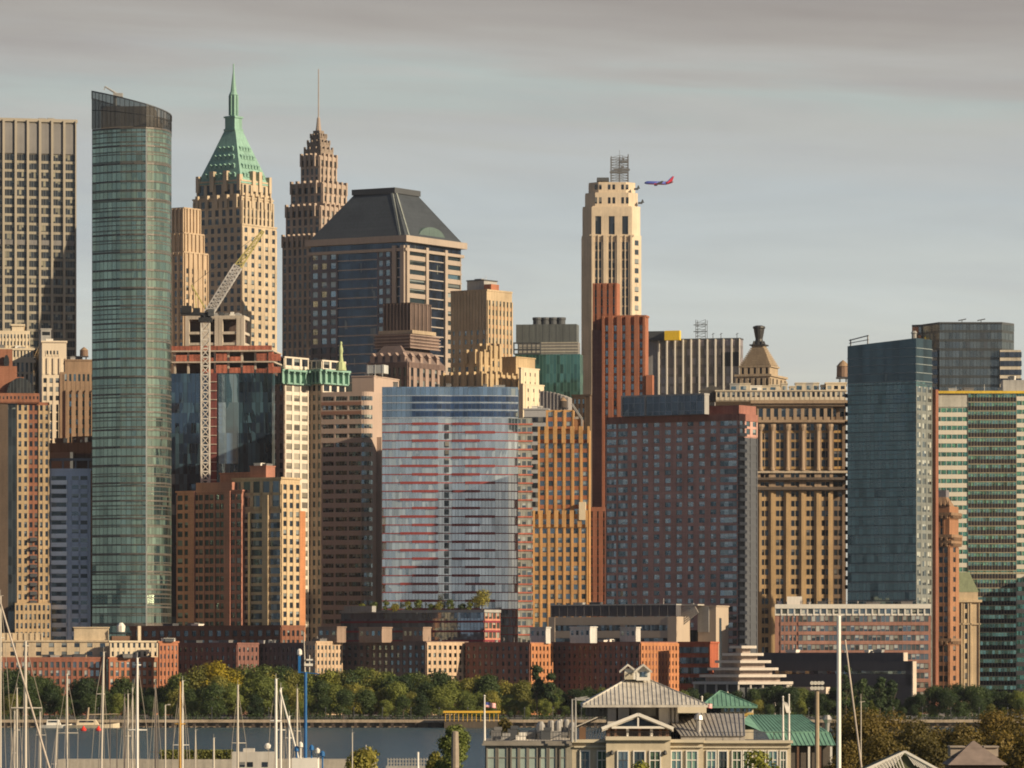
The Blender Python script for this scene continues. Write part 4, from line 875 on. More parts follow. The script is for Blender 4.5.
xg, yg = b.loc(X(712,1910),1910); m = MB(); m.box(xg-4.5,xg+4.5,yg,yg+9,Z(401,1910)-GROUND,Z(391,1910)-GROUND); m.quad([(xg-5,yg-.2,Z(391,1910)-GROUND),(xg+5,yg-.2,Z(391,1910)-GROUND),(xg,yg-.2,Z(385,1910)-GROUND)]); m.quad([(xg-5,yg-.2,Z(391,1910)-GROUND),(xg,yg-.2,Z(385,1910)-GROUND),(xg,yg+9,Z(385,1910)-GROUND),(xg-5,yg+9,Z(391,1910)-GROUND)]); m.quad([(xg+5,yg-.2,Z(391,1910)-GROUND),(xg+5,yg+9,Z(391,1910)-GROUND),(xg,yg+9,Z(385,1910)-GROUND),(xg,yg-.2,Z(385,1910)-GROUND)]); m.build('gabled_penthouse', wall('attic_dark', (.08,.075,.07)), b.o)
q3 = b.blk(826,846,848,383,391,6,part='tank_house', mat=CREAM); grid(q3, 'F', 3, 6, WD, ww=.6, wh=.6, rel=.15, sp=.1); cap(q3, .5, .4); water_tank(b, 843, 360, 384, 13, 14, mat=wall('tank_timber', (.20,.13,.09)))
b.finish()
# plum brick residential tower with dark glass penthouse
b = Bld('apartment_tower', 'wide plum brick apartment tower with a grid of teal windows and glass penthouse', 'apartment tower', 1800, 32, 738, PLUM)
q = b.blk(606, 738, 757, 413.5)
R5 = wall('plum_roofband', (.27,.12,.09)); fbox(b.mb('parapet', R5), q, 'F', 0, flen(q,'F'), 0, .5, Z(420.5,1800)-GROUND, q.z1); fbox(b.mb('parapet', R5), q, 'R', 0, flen(q,'R'), 0, .5, Z(420.5,1800)-GROUND, q.z1)
grid(q, 'F', 2, 8.1, WT, ww=.86, wh=.66, rel=.3, sp=.18, top=420, u=(0,.175), n=4)
grid(q, 'F', 8, 8.1, WT, ww=.52, wh=.58, rel=.3, sp=.2, top=420, u=(.175,.86), n=2)
grid(q, 'F', 1, 8.1, WT, ww=.9, wh=.66, rel=.2, sp=.18, top=420, u=(.86,1), n=4)
SLP = wall('dark_shade_panel', (.085,.09,.10), var=.15); fbox(b.mb('dark_shade_side', SLP), q, 'R', .02, flen(q,'R'), 0, .06, 0, Z(437,1800)-GROUND); grid(q, 'R', 3, 8.1, WT, ww=.7, wh=.7, rel=.3, sp=.2, top=437, mat=SLP, part='dark_shade_side'); grid(q, 'R', 3, 8.1, WT, ww=.6, wh=.7, rel=.3, sp=.2, top=420, bot=436)  # dark panel and glass side, its tone also standing in for the cast shadow
for i in range(28):
    mm = MB(); fbox(mm, q, 'R', -1.2, 4.0, .0, 1.5, Z(428+i*8.1,1800)-GROUND, Z(427.2+i*8.1,1800)-GROUND); fbox(mm, q, 'R', -1.2, 4.0, 1.35, 1.5, Z(427.3+i*8.1,1800)-GROUND, Z(424.8+i*8.1,1800)-GROUND); mm.build('balcony', wall('balcony_concrete', (.26,.26,.25)), b.o)
q2 = b.blk(690, 739, 756, 405, 414, 6, mat=R5, part='upper_storey')
q3 = b.blk(622, 704, 708.5, 394, 414, 3, part='glass_penthouse', mat=curtain('penthouse_glass', (.4,.5,.6), 2.6, 3.2, dark=(.01,.014,.02), refl=.14, mull=.08, mullc=(.3,.32,.33), band=.05, bandc=(.25,.27,.28), amt=.02)); cap(q3, .6, .3, GREYC)
fbox(b.mb('frame', GREYC), q3, 'F', -.2, .3, -.2, .4, q3.z0, q3.z1); fbox(b.mb('frame', GREYC), q3, 'F', flen(q3,'F')*.28, flen(q3,'F')*.28+.5, 0, .4, q3.z0, q3.z1); fbox(b.mb('frame', GREYC), q3, 'R', 0, flen(q3,'R'), 0, .2, q3.z0, q3.z1)
b.finish()
# dark glass tower right
b = Bld('dark_glass_tower', 'dark blue glass tower with a sloping top edge and narrow sunlit side', 'glass tower', 1755, 34, 916, curtain('ink_glass', (.42,.56,.55), 1.55, 3.3, dark=(.006,.014,.02), lite=(.08,.16,.16), p=.38, refl=.19, mull=.06, mullc=(.03,.045,.05), band=.12, bandc=(.06,.08,.085), amt=.05, gw=2))
q = b.blk(847.5, 916, 932, 381, part='glazing')
TOPG = curtain('top_glass', (.42,.58,.62), 3.0, 40, dark=(.012,.022,.028), refl=.11, mull=.02, mullc=(.03,.04,.045), amt=.01)
zR, zL = Z(338,1755)-GROUND, Z(346.5,1772)-GROUND
b.mb('top_screen', TOPG).prism([(q.x0,q.y0),(q.x1,q.y0),(q.x1,q.y1),(q.x0,q.y1)], q.z1+.02, [zL,zR,zR,zL])
m = b.mb('floor_band', wall('pale_band', (.22,.25,.25), rough=.5))
for p_ in (347.5,356,363.5,372,380.5): 
    for sd_ in 'FR': fbox(m, q, sd_, (7 if p_ < 350 and sd_=='F' else 0)*1.0, flen(q,sd_), 0, .25, Z(p_+.7,1755)-GROUND, Z(p_,1755)-GROUND)
p_ = 389
while p_ < 605:
    fbox(m, q, 'F', 0, flen(q,'F'), 0, .15, Z(p_+.5,1755)-GROUND, Z(p_,1755)-GROUND); p_ += 9.2
grid(q, 'R', 3, 9.2, WP, ww=.7, wh=.62, rel=.15, sp=.1, top=386, mat=wall('silver_panel', (.17,.18,.165), rough=.5), part='side_panel', n=2)
m = b.mb('red_fin', wall('terracotta', (.22,.09,.055))); x, y = q.x1, q.y1; m.box(x-1, x+1.5, y, y+2.0, 0, Z(388,1755)-GROUND)
for i in range(22): mm = MB(); mm.box(q.x0-1.7, q.x0, q.y0+1, q.y0+7, Z(395+i*9.2,1755)-GROUND, Z(393.6+i*9.2,1755)-GROUND); mm.box(q.x0-1.7,q.x0-1.55,q.y0+1,q.y0+7,Z(393.6+i*9.2,1755)-GROUND,Z(391+i*9.2,1755)-GROUND); mm.build('balcony', wall('smoked_panel', (.04,.04,.05)), b.o)
m = MB(); x, y = b.px(858, back=22); m.tube((x-3,y,zL-2),(x-3,y,zL+3),.25,k=4); m.tube((x+4,y,zL-1),(x+4,y,zL+4.2),.25,k=4); m.tube((x-3.6,y,zL+2.6),(x+4.4,y,zL+4.1),.25,k=4); m.tube((x-3.6,y,zL+1.6),(x+4.4,y,zL+2.6),.18,k=4); m.build('roof_gantry', GREYC, b.o)
m = MB(); x, y = b.px(923, back=-2); m.lathe([(.9,zR),(.9,zR+1.8),(1.2,zR+2),(.7,zR+2.8)], q.x1-3, q.y0+4, 8); m.build('flue', GREYC, b.o)
b.finish()
# green glass office right edge
b = Bld('green_glass_office', 'wide green glass office building with cream bands and gold roof line at the right edge', 'office building', 1990, 0, 1040, wall('cream_panel', (.60,.55,.45), var=.1))
q = b.blk(930, 1060, 1061, 392, d=40); L = flen(q,'F'); f_ = lambda px_: (X(px_,1990)-X(930,1990))/L
for (a0,a1,nc,tp,bt,wd_,pc) in ((930,968,7,408,None,WG,.5),(1016.5,1060,8,392,None,WG,.5)):
    grid(q, 'F', nc, 8.85, wd_, ww=.93, wh=.5, rel=.2, sp=.3, top=tp, u=(f_(a0),f_(a1)), n=3)
DK = wall('plum_panel', (.018,.013,.018), var=.15)
qc = Blk(); qc.__dict__.update(q.__dict__); qc.y0 = q.y0-.3; 
grid(qc, 'F', 16, 8.85, win('window_greenmix', dark=(.02,.04,.03), lite=(.16,.36,.22), p=.9, refl=.34, tint=(.5,.8,.62)), ww=.92, wh=.5, rel=.3, sp=.2, top=393, u=(f_(968),f_(1016)), spm=DK, pm=wall('gold_mullion', (.38,.33,.22)))
bands(qc, 'F', 8.85, .25, .45, wall('gold_mullion', (.38,.33,.22)), top=393, u=(f_(968)+1e-4,f_(1016)))
fbox(b.mb('gold_rim', wall('gold_rim', (.62,.42,.05))), q, 'F', 0, L, 0, 1.2, q.z1-.6, q.z1+.4); fbox(b.mb('spandrel', wall('pale_spandrel', (.42,.40,.34))), q, 'F', 0, f_(968)*L, 0, .35, Z(407,1990)-GROUND, q.z1-.6)
belt(q, 573, .6, .5, wall('gold_mullion', (.38,.33,.22)))
clutter(b, q, 12, RM, 2.5, 6); p_ = b.blk(1003,1030,1032,380,392,4,d=10,part='penthouse',mat=GREYC); clutter(b, p_, 3, RM, 2, 1)
b.finish()
# neighbour beyond the right edge; only its shadow on the green office reaches the frame
b = Bld('office_building', 'dark slab office just beyond the right edge that shades the green office', 'office building', 1945, 0, 1100, wall('slab_brown', (.2,.15,.11)))
q = b.blk(1090, 1168, 1169, 549, d=38); grid(q, 'F', 8, 9, WD, ww=.6, wh=.55, rel=.3, sp=.2); cap(q, .8, .4); b.finish(40)
# ornate slender orange tower
b = Bld('ornate_tower', 'slender orange brick tower with carved balconies between dark and green glass towers', 'tower', 1850, 22, 949.5, wall('terra_brick', (.30,.15,.08), brick=5))
q = b.blk(926, 949.5, 958.5, 506); grid(q, 'F', 1, 9.9, WK, ww=.8, wh=.6, rel=.3, sp=.15, top=547, grp=2, u=(.5,.98)); grid(q, 'R', 1, 9.9, WK, ww=.3, wh=.5, rel=.2, sp=.1, top=547)
grid(q, 'F', 2, 11, WK, ww=.4, wh=.8, rel=.3, sp=.15, top=517, bot=541, u=(.25,.8)); CARV = wall('carved_stone', (.24,.15,.09), var=.5)
for p_, o_ in ((514,1.6),(536,2.0),(542,1.8),(640,1.6)):
    belt(q, p_, 1.2, o_*.6, CARV, 'balcony')
    for sd_ in 'FR':
        L = flen(q, sd_); nb = max(3, int(L/1.6))
        for i in range(nb): fbox(b.mb('balcony', CARV), q, sd_, L*(i+.3)/nb, L*(i+.7)/nb, 0, o_*.8, Z(p_,q.Y)-GROUND-1.6, Z(p_,q.Y)-GROUND-.4)
x1, y0 = q.x1, q.y0
m = MB(); m.taper((x1-7,x1-.2,y0+.3,y0+7), q.z1, (x1-5.2,x1-2,y0+2,y0+5), Z(497,1852)-GROUND); m.build('dormer_gable', CARV, b.o)
q2 = b.blk(924,945,949,501,507,2, part='penthouse', mat=wall('lead_box', (.17,.16,.17))); q2 = b.blk(928,946,949,490,502,3, part='penthouse', mat=wall('lead_box', (.17,.16,.17)))
for i in range(6): m = MB(); m.lathe([(.5,0),(.7,.4),(.35,1.2),(.1,2.2)], k=6); m.build('finial', CARV, b.o, (x1-.3-i*1.6, y0+.2, q.z1))
b.finish()
b = Bld('narrow_tower', 'narrow pale stone tower with a green slate roof and one window per floor', 'tower', 1870, 0, 979, wall('pale_tower_stone', (.50,.39,.25)))
q = b.blk(953,979,979.5,601,d=14); m = b.mb('roof', wall('mossy_slate', (.22,.25,.15), var=.3)); m.taper((q.x0+.3,q.x1-.2,q.y0+.2,q.y1), Z(592,1870)-GROUND, (q.x0+2.5,q.x1-3.6,q.y0+3,q.y1-3), Z(572,1872)-GROUND)
q1 = b.blk(953,977.5,978,592,602,.3,d=13); grid(q, 'F', 1, 10, WK, ww=.55, wh=.6, rel=.3, sp=.12, top=603, u=(.40,.60)); belt(q, 601, .9, .9); belt(q, 624, .5, .5); ribs(q, 'F', 3, .5, .5, part='wall')
b.finish()
# ---------------------------------------------------------------- front row of towers
# curved blue glass tower with red bands
b = Bld('banded_glass_tower', 'wide pale blue curved glass tower striped with thin red bands', 'glass tower', 1860, 0, 450, curtain('sky_glass', (.92,.92,.88), 1.25, 3.14, dark=(.02,.045,.06), lite=(.34,.41,.44), p=.30, refl=.52, mull=.12, mullc=(.20,.24,.26), amt=.03, gw=3))
P_ = lambda px_, bk: b.loc(X(px_, 1860+bk), 1860+bk)
fo = [(382,1.9),(390,1.3),(400,.8),(412,.4),(425,.1),(438,0),(450,1.2),(452,1.3),(465,.4),(480,.2),(495,.8),(508,1.9),(518,3.4)]
pts = [P_(*p) for p in fo]+[P_(519,26), P_(382,26)]
zz = lambda p: Z(p,1862)-GROUND
b.mb('glazing').prism(pts, 0, zz(418))
b.mb('crown_glazing', curtain('crown_blue', (.62,.74,.84), 1.8, 40, dark=(.03,.06,.10), refl=.42, mull=.1, mullc=(.08,.12,.16), amt=.05)).prism(pts, zz(418)+.02, zz(387))
REDB = wall('red_band', (.26,.05,.045), rough=.5, var=.15); NAVY = curtain('navy_band', (.3,.42,.62), 1.6, 3, dark=(.008,.018,.045), refl=.2, amt=.03)
def ring(m, i0, i1, p0, p1, o):
    rg = [P_(px_, bk-o) for px_, bk in fo[i0:i1]]; z1_, z0_ = zz(p0), zz(p1)
    for a_, c_ in zip(rg, rg[1:]):
        m.quad([(a_[0],a_[1],z0_),(c_[0],c_[1],z0_),(c_[0],c_[1],z1_),(a_[0],a_[1],z1_)], [(a_[0],z0_),(c_[0],z0_),(c_[0],z1_),(a_[0],z1_)])
        m.quad([(a_[0],a_[1],z1_),(c_[0],c_[1],z1_),(c_[0],c_[1]+o+.3,z1_),(a_[0],a_[1]+o+.3,z1_)]); m.quad([(c_[0],c_[1],z0_),(a_[0],a_[1],z0_),(a_[0],a_[1]+o+.3,z0_),(c_[0],c_[1]+o+.3,z0_)])
m = b.mb('crown_band', NAVY)
for p0,p1 in ((396.5,401.5),(404,409),(411.5,416.5)): ring(m, 3, 13, p0, p1, .25)
m = b.mb('crown_line', wall('silver_line', (.35,.38,.42), rough=.4))
for p in (395.5,402.5,410,417.5): ring(m, 0, 13, p, p+.7, .3)
m = b.mb('red_band', REDB); p = 423.5; i = 0
while p < 640:
    ring(m, 0, 13, p, p+1.0, .3); s_ = i % 2
    ring(m, 3-s_, 6, p-.7, p+1.7, .42); ring(m, 7+s_, 10+s_, p-.7, p+1.7, .42); p += 8.42; i += 1
m = b.mb('corner_recess', WK); a_, c_ = P_(445,.2), P_(449,.7)
for i in range(27): m.quad([(a_[0],a_[1]-.12,zz(430.6+i*8.42)),(c_[0],c_[1]-.12,zz(430.6+i*8.42)),(c_[0],c_[1]-.12,zz(425+i*8.42)),(a_[0],a_[1]-.12,zz(425+i*8.42))], [(0,0),(1,0),(1,1),(0,1)])
q = b.blk(516,531.5,532,418,back=12,d=14,part='side_wing',mat=wall('wing_glass_wall', (.26,.25,.22))); grid(q,'F',3,8.42,WP,ww=.75,wh=.7,rel=.15,sp=.1,top=419); bands(q,'F',8.42,.55,.35,wall('coral_band', (.40,.12,.08)),top=423.5,part='wing_band')
clutter(b, type('q',(),dict(x0=pts[0][0]+3,x1=pts[-2][0]-3,y0=8,y1=24,z1=zz(387)))(), 9, [WHITE,GREYC,ROOFG], 2.2, 21)
b.finish()
# podium with roof garden
b = Bld('podium_building', 'low dark glass podium with red bands and a roof garden below the striped glass tower', 'podium', 1815, 31, 484, curtain('podium_glass', (.5,.6,.68), 1.4, 3.4, dark=(.02,.03,.045), lite=(.20,.24,.28), p=.6, refl=.36, mull=.16, mullc=(.1,.11,.14), amt=.05))
q = b.blk(341, 484, 499.5, 611, part='glazing')
for i in range(3):
    for sd_ in 'FR': fbox(b.mb('red_band', wall('wine_band', (.22,.035,.05))), q, sd_, 0, flen(q,sd_), 0, .4, Z(622.5+i*9.6,q.Y)-GROUND, Z(620.6+i*9.6,q.Y)-GROUND)
grid(q, 'R', 4, 9.6, WP, ww=.8, wh=.6, rel=.3, sp=.35, top=613, mat=wall('coral_panel', (.50,.22,.15)), part='side_panel'); cap(q, 1.0, .4, GREYC); podium = b
b.blk(344,372,376,606,612,5,part='roof_hut',mat=GREYC)
b.finish()
# stepped brick apartments with a golden sunlit edge
b = Bld('apartment_building', 'brown and tan brick apartment building with a golden sunlit right side', 'apartment building', 1790, 33, 281, wall('russet_brick', (.34,.155,.11), brick=4))
TB = wall('buff_brick', (.48,.36,.22), brick=4)
q = b.blk(177, 242, 246, 490.5, back=7); grid(q, 'F', 2, 9.1, WD, ww=.72, wh=.62, rel=.35, sp=.3, top=494, u=(0,.22)); grid(q, 'F', 3, 9.1, WK, ww=.86, wh=.62, rel=.5, sp=.3, top=494, u=(.26,.75), grp=2); grid(q, 'F', 2, 9.1, WD, ww=.72, wh=.62, rel=.35, sp=.3, top=494, u=(.82,1)); cap(q, .6, .4)
for fx in (.24,.79): fbox(b.mb('wall'), q, 'F', fx*flen(q,'F')-1.4, fx*flen(q,'F')+1.4, 0, .9, 0, q.z1)
q = b.blk(233, 281, 300, 478, back=0, mat=TB); grid(q, 'F', 1, 9.1, WD, ww=.97, wh=.66, rel=.2, sp=.5, top=513, u=(.05,.62), n=8); grid(q, 'F', 1, 9.1, WD, ww=.9, wh=.66, rel=.3, sp=.5, top=513, u=(.76,1), n=3); grid(q, 'F', 5, 14, WD, ww=.7, wh=.8, rel=.3, sp=.3, top=481, bot=509); grid(q, 'R', 3, 9.1, WD, ww=.55, wh=.62, rel=.4, sp=.2, top=484); cap(q, .7, .4)
fbox(b.mb('wall', TB), q, 'F', .64*flen(q,'F'), .76*flen(q,'F'), 0, 1.0, 0, q.z1-6)
fbox(b.mb('fin', wall('pale_fin', (.55,.42,.22))), q, 'F', .36*flen(q,'F'), .385*flen(q,'F'), .2, 1.5, 0, Z(512,q.Y)-GROUND)
q = b.blk(296, 300, 305.5, 511, back=9, mat=ORANGE); q = b.blk(196,232,246,482,492,9); q = b.blk(220,262,270,472.5,483,9); cap(q,.5,.3); q = b.blk(250,266,275,466,478,7); cap(q,.4,.2); clutter(b, q, 3, RM, 1.8, 2)
b.finish()
# slim orange and gold tower far left
b = Bld('apartment_tower', 'slim red and gold brick tower with rows of small windows at the left edge', 'apartment tower', 1795, -6, 0, wall('salmon_brick', (.28,.12,.07), brick=4)); GS = wall('amber_brick', (.46,.33,.19), brick=4)
q = b.blk(-8,-6,49.5,402); MB_ = wall('shade_brick', (.10,.07,.05)); g_ = lambda px_: (px_+6)/55.5  # darker brick paints the shade on the tower's left strip
m = b.mb('wall'); grid(q, 'F', 2, 9.0, WD, ww=.5, wh=.62, rel=.35, sp=.3, top=405, u=(g_(17),g_(28.5)), mat=GS, part='gold_strip'); grid(q, 'F', 2, 9.0, WK, ww=.6, wh=.6, rel=.2, sp=.15, top=405, u=(g_(28.5),g_(38.5))); grid(q, 'F', 2, 9.0, WD, ww=.5, wh=.62, rel=.45, sp=.35, top=405, u=(g_(38.5),1), mat=GS, part='gold_strip')
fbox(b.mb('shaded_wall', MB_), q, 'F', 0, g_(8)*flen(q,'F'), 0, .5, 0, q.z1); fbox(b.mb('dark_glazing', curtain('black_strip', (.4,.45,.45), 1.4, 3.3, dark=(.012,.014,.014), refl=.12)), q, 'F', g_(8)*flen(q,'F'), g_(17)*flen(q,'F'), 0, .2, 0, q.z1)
for i in range(14):
    mm = MB(); fbox(mm, q, 'F', g_(30)*flen(q,'F'), g_(37)*flen(q,'F'), .1, 1.2, Z(541+i*9,q.Y)-GROUND, Z(537.5+i*9,q.Y)-GROUND); mm.build('balcony', DGREY, b.o)
q = b.blk(14,15,50.5,603,back=-3,mat=GS); grid(q,'F',8,9,WD,ww=.5,wh=.62,rel=.3,sp=.25,top=605)
q = b.blk(-8,-6,39.5,393,403,-1,d=12,part='parapet'); grid(q,'F',12,6,WK,ww=.4,wh=.5,rel=.25,sp=.2,top=396)
q = b.blk(-8,-7,12.5,349,394,6,d=12); q = b.blk(-8,-7,17,366,394,4,d=10); q = b.blk(-8,-7,24,377,394,5,d=10)
m = MB(); m.lathe([(1.3,0),(1.9,.05),(1.9,.2)],k=14)
mm = MB(); x, y = b.loc(X(6.5,1800),1800); n_ = 14
mm.v += [(x+1.0*cos(a), y-.15, Z(362,1800)-GROUND+2.6*sin(a)) for a in [2*pi*i/n_ for i in range(n_)]]+[(x+1.0*cos(a), y+.6, Z(362,1800)-GROUND+2.6*sin(a)) for a in [2*pi*i/n_ for i in range(n_)]]
mm.f.append(tuple(range(n_))); mm.uv.append([(0,0)]*n_)
for i in range(n_): mm.f.append((i,(i+1)%n_,n_+(i+1)%n_,n_+i)); mm.uv.append([(0,0)]*4)
mm.build('oval_opening', BLACK, b.o)
mm = MB(); xa, ya = b.loc(X(7,1797),1797); xb, _ = b.loc(X(34,1797),1797); k_ = 10; zb_ = Z(393,1797)-GROUND
pr = [((xa+xb)/2-(xb-xa)/2*cos(pi*i/k_), zb_+5.6*sin(pi*i/k_)) for i in range(k_+1)]
n0 = 0; mm.v += [(p[0],ya,p[1]) for p in pr]+[(p[0],ya+9,p[1]) for p in pr]; mm.f.append(tuple(range(k_+1))); mm.uv.append([(p[0],p[1]) for p in pr])
for i in range(k_): mm.f.append((i+1,i,k_+1+i,k_+2+i)); mm.uv.append([(0,0)]*4)
mm.build('vaulted_roof', curtain('vault_glass', (.4,.4,.35), 1.2, 2.2, dark=(.02,.018,.015), refl=.15, mull=.15), b.o)
b.finish()
# pale blue-grey balconied block
b = Bld('apartment_block', 'blue grey apartment block with stacked pale balconies beside the gold brick tower', 'apartment block', 1798, 3, 90, BGREY)
q = b.blk(47, 90.5, 91, 469.5, d=18); grid(q, 'F', 1, 8.9, WK, ww=.86, wh=.5, rel=.2, sp=.2, top=476, u=(.08,.47), n=3); grid(q, 'F', 2, 8.9, WD, ww=.8, wh=.45, rel=.1, sp=.1, top=476, u=(.55,.95)); 
for i in range(15):
    mm = MB(); L = flen(q,'F'); fbox(mm, q, 'F', .09*L, .47*L, .15, .9, Z(484.5+i*8.9,q.Y)-GROUND, Z(480.2+i*8.9,q.Y)-GROUND); mm.build('balcony', wall('pale_balcony', (.80,.82,.85), var=.08), b.o)
cap(q, .7, .3); m = b.mb('roof_frame', wall('frame_grey', (.16,.17,.19)))
for i in range(4): xx = q.x0+1+(flen(q,'F')-2)*i/3; m.box(xx-.3,xx+.3,q.y0+1,q.y0+1.6,q.z1,q.z1+4)
m.box(q.x0,q.x1,q.y0+.8,q.y0+2,q.z1+3.2,q.z1+4.1); b.finish()
b = Bld('office_block', 'almost black office block rising behind the blue grey balconied block', 'office block', 1960, 30, 90, curtain('coal_glass', (.4,.45,.5), 1.6, 3.6, dark=(.012,.014,.018), lite=(.05,.055,.06), refl=.08, mull=.15, mullc=(.03,.03,.035)))
q = b.blk(46, 93, 96, 442, part='glazing'); q2 = b.blk(50, 70, 73, 452, 470, -4, part='screen', mat=DGREY); q3 = b.blk(72, 92, 95, 436, 443, 4, part='penthouse', mat=BLACK); clutter(b, q, 4, [DGREY, BLACK], 2.5, 3); b.finish()
# banded white and brick block on the right
b = Bld('apartment_block', 'long apartment block striped in brick and white with a white top floor', 'apartment block', 1740, 3, 931, wall('rose_brick', (.33,.17,.125), brick=4))
q = b.blk(775, 931, 932.5, 605); L = flen(q,'F')
grid(q, 'F', 30, 9.45, WP, ww=.92, wh=.62, rel=.12, sp=.3, top=616, u=(.15,.985), n=1); grid(q, 'F', 4, 9.45, WP, ww=.62, wh=.62, rel=.2, sp=.3, top=616, u=(.035,.14), n=2); WT2 = wall('white_render', (.68,.64,.56), var=.1)
fbox(b.mb('top_band', WT2), q, 'F', 0, L, 0, .6, Z(608.5,1740)-GROUND, q.z1+.3); grid(q, 'F', 24, 7, WP, ww=.76, wh=.75, rel=.35, sp=.2, top=608.5, bot=615, mat=WT2, part='top_band')
m = MB(); xa, ya = b.px(787, back=5); xb, _ = b.px(802, back=5); m.box(xa, xb, ya, ya+6, q.z1, Z(596.5,1745)-GROUND); m.build('penthouse', WHITE, b.o); clutter(b, q, 10, RM, 1.5, 33)
for i in range(12): fbox(b.mb('railing', DGREY), q, 'F', .3*L+i*.055*L, .3*L+i*.055*L+.12, -3, -2.9, q.z1, q.z1+1.4)
fbox(b.mb('railing', DGREY), q, 'F', .3*L, .96*L, -3, -2.9, q.z1+1.3, q.z1+1.42)
b.finish()
# tan institutional building
b = Bld('institutional_building', 'wide pale tan building with long ribbon windows and a dark rooftop screen', 'building', 1745, 27, 677, wall('sandy_panel', (.42,.34,.26), var=.1))
q = b.blk(549, 677, 690, 616.5); L = flen(q,'F')
for p0, p1 in ((625,630.5),(638,644),(652,658)):
    for u0, u1 in ((.05,.56),(.60,.93)) if p0 < 630 else ((.05,.93),): b.wins.append((q.x0+u0*L, q.y0-.05, Z(p1,q.Y)-GROUND, (u1-u0)*L, (p1-p0)*q.s, 'F', WD, True, 900, 24))
fbox(b.mb('frame'), q, 'F', 0, L, 0, .3, Z(624.5,q.Y)-GROUND, q.z1); fbox(b.mb('frame'), q, 'F', 0, L, 0, .3, Z(637.5,q.Y)-GROUND, Z(631,q.Y)-GROUND); fbox(b.mb('frame'), q, 'F', 0, L, 0, .3, Z(651,q.Y)-GROUND, Z(644.5,q.Y)-GROUND); fbox(b.mb('frame'), q, 'F', 0, .05*L, 0, .45, 0, q.z1-.1); fbox(b.mb('frame'), q, 'F', .93*L, L, 0, .45, 0, q.z1-.1)
q2 = b.blk(551, 676, 681, 604.5, 616, 1.5, part='roof_screen', mat=wall('screen_mesh', (.085,.08,.085), var=.4)); cap(q2,.4,.2,GREYC)
for i in range(16): fbox(b.mb('roof_screen', q2.mat), q2, 'F', flen(q2,'F')*i/15-.12, flen(q2,'F')*i/15+.12, 0, .2, q2.z0, q2.z1)
q3 = b.blk(677, 714, 716, 630, back=9, part='glazing', mat=curtain('charcoal_glass', (.4,.45,.5), 1.5, 6, dark=(.015,.018,.02), refl=.15, mull=.12)); 
q4 = b.blk(698, 716, 728.5, 606, back=5); cap(q4,.4,.3); fbox(b.mb('slot', WK), q4, 'R', .25*flen(q4,'R'), .42*flen(q4,'R'), 0, .1, 0, Z(618,q4.Y)-GROUND); fbox(b.mb('grey_panel', GREYC), q4, 'F', .0, .62*flen(q4,'F'), 0, .3, Z(632,q4.Y)-GROUND, q4.z1-.2)
m = b.mb('slanted_louvre', wall('louvre_metal', (.40,.37,.32), rough=.5)); xa, ya = b.px(678,back=6); xb, _ = b.px(703,back=6)
for i in range(8):
    f0 = i/8; m.tube((xa+.5, ya, Z(628-i*2.6,1750)-GROUND), (xa+(xb-xa)*(1-f0*.25), ya, Z(612-i*1.2,1750)-GROUND), .28, k=4)
m.box(xa, xb, ya-.5, ya+5, Z(605.5,1750)-GROUND, Z(604.2,1750)-GROUND); clutter(b, q2, 5, RM, 1.5, 5); b.finish()
# ---------------------------------------------------------------- low apartment rows behind the promenade trees
def low(name, label, cat, Y, th, a, c, e, tp, wm, nF, nR, fp=7.6, wn=WD, topm=None, pents=(), pm=None, caph=.6, ww=.42, wh=.55, twoT=None):
    b = Bld(name, label, cat, Y, th, c, wm)
    q = b.blk(a, c, e, tp)
    if flen(q,'F') > 2 and nF: grid(q, 'F', nF, fp, wn, ww=ww, wh=wh, rel=.3, sp=.18)
    if flen(q,'R') > 2 and e > c and nR: grid(q, 'R', nR, fp, wn, ww=ww, wh=wh, rel=.3, sp=.18)
    cap(q, caph, .4, topm)
    for (pa, pc, pe, pt) in pents:
        p_ = b.blk(pa, pc, pe, pt, tp+.5, 5, part='penthouse', mat=pm); cap(p_, .4, .2)
        if pm is LOUV or True: grid(p_, 'F', max(2,int((pc-pa)/5)), 9, wn, ww=.5, wh=.5, rel=.12, sp=.1, top=pt+3.5, bot=tp, fill=False)
    clutter(b, q, 5, RM, 1.3, int(a)+400)
    return b
b = low('apartment_row', 'long low red brick apartment row with cream attic storey behind trees, far left', 'apartments', 1700, -3, -20, -19, 106, 658, wall('row_brick', (.30,.12,.075), brick=4), 22, 0, 8.5, WP, ww=.6, wh=.68)
q = b.blk(-20,-19,109,641,659,3,mat=wall('row_cream', (.50,.40,.27))); grid(q,'F',10,8.5,WD,ww=.42,wh=.5,rel=.25,sp=.15,top=643); cap(q,.6,.4)
q = b.blk(73,74,108,627.5,642,7,d=9,part='penthouse',mat=wall('row_cream', (.50,.40,.27))); cap(q,.4,.3); q = b.blk(-5,-4,42,633,642,7,d=9,part='penthouse',mat=wall('row_cream', (.50,.40,.27))); ribs(q,'F',8,.5,.3,part='penthouse'); b.finish()
b = low('apartment_row', 'low orange brick apartments with a cream top floor and corner bays', 'apartments', 1698, -16, 108, 109, 158, 658, wall('row_orange', (.42,.17,.09), brick=4), 9, 0, 8.5, WP, ww=.6, wh=.68)
q = b.blk(109,110,158,641.5,659,2,mat=CREAM); grid(q,'F',9,8.5,WD,ww=.42,wh=.55,rel=.25,sp=.15,top=643); cap(q,.6,.4)
q = b.blk(110,112,137,636,642,8,d=8,part='penthouse',mat=BROWN); q = b.blk(137,138,141,626,642,8,d=3,part='penthouse',mat=CREAM); m = MB(); m.lathe([(1.3,0),(1.5,2.0),(.6,3.1)],k=8); x,y=b.px(121,back=8); m.build('roof_vent', WHITE, b.o,(x,y,q.z1-2)); b.finish()
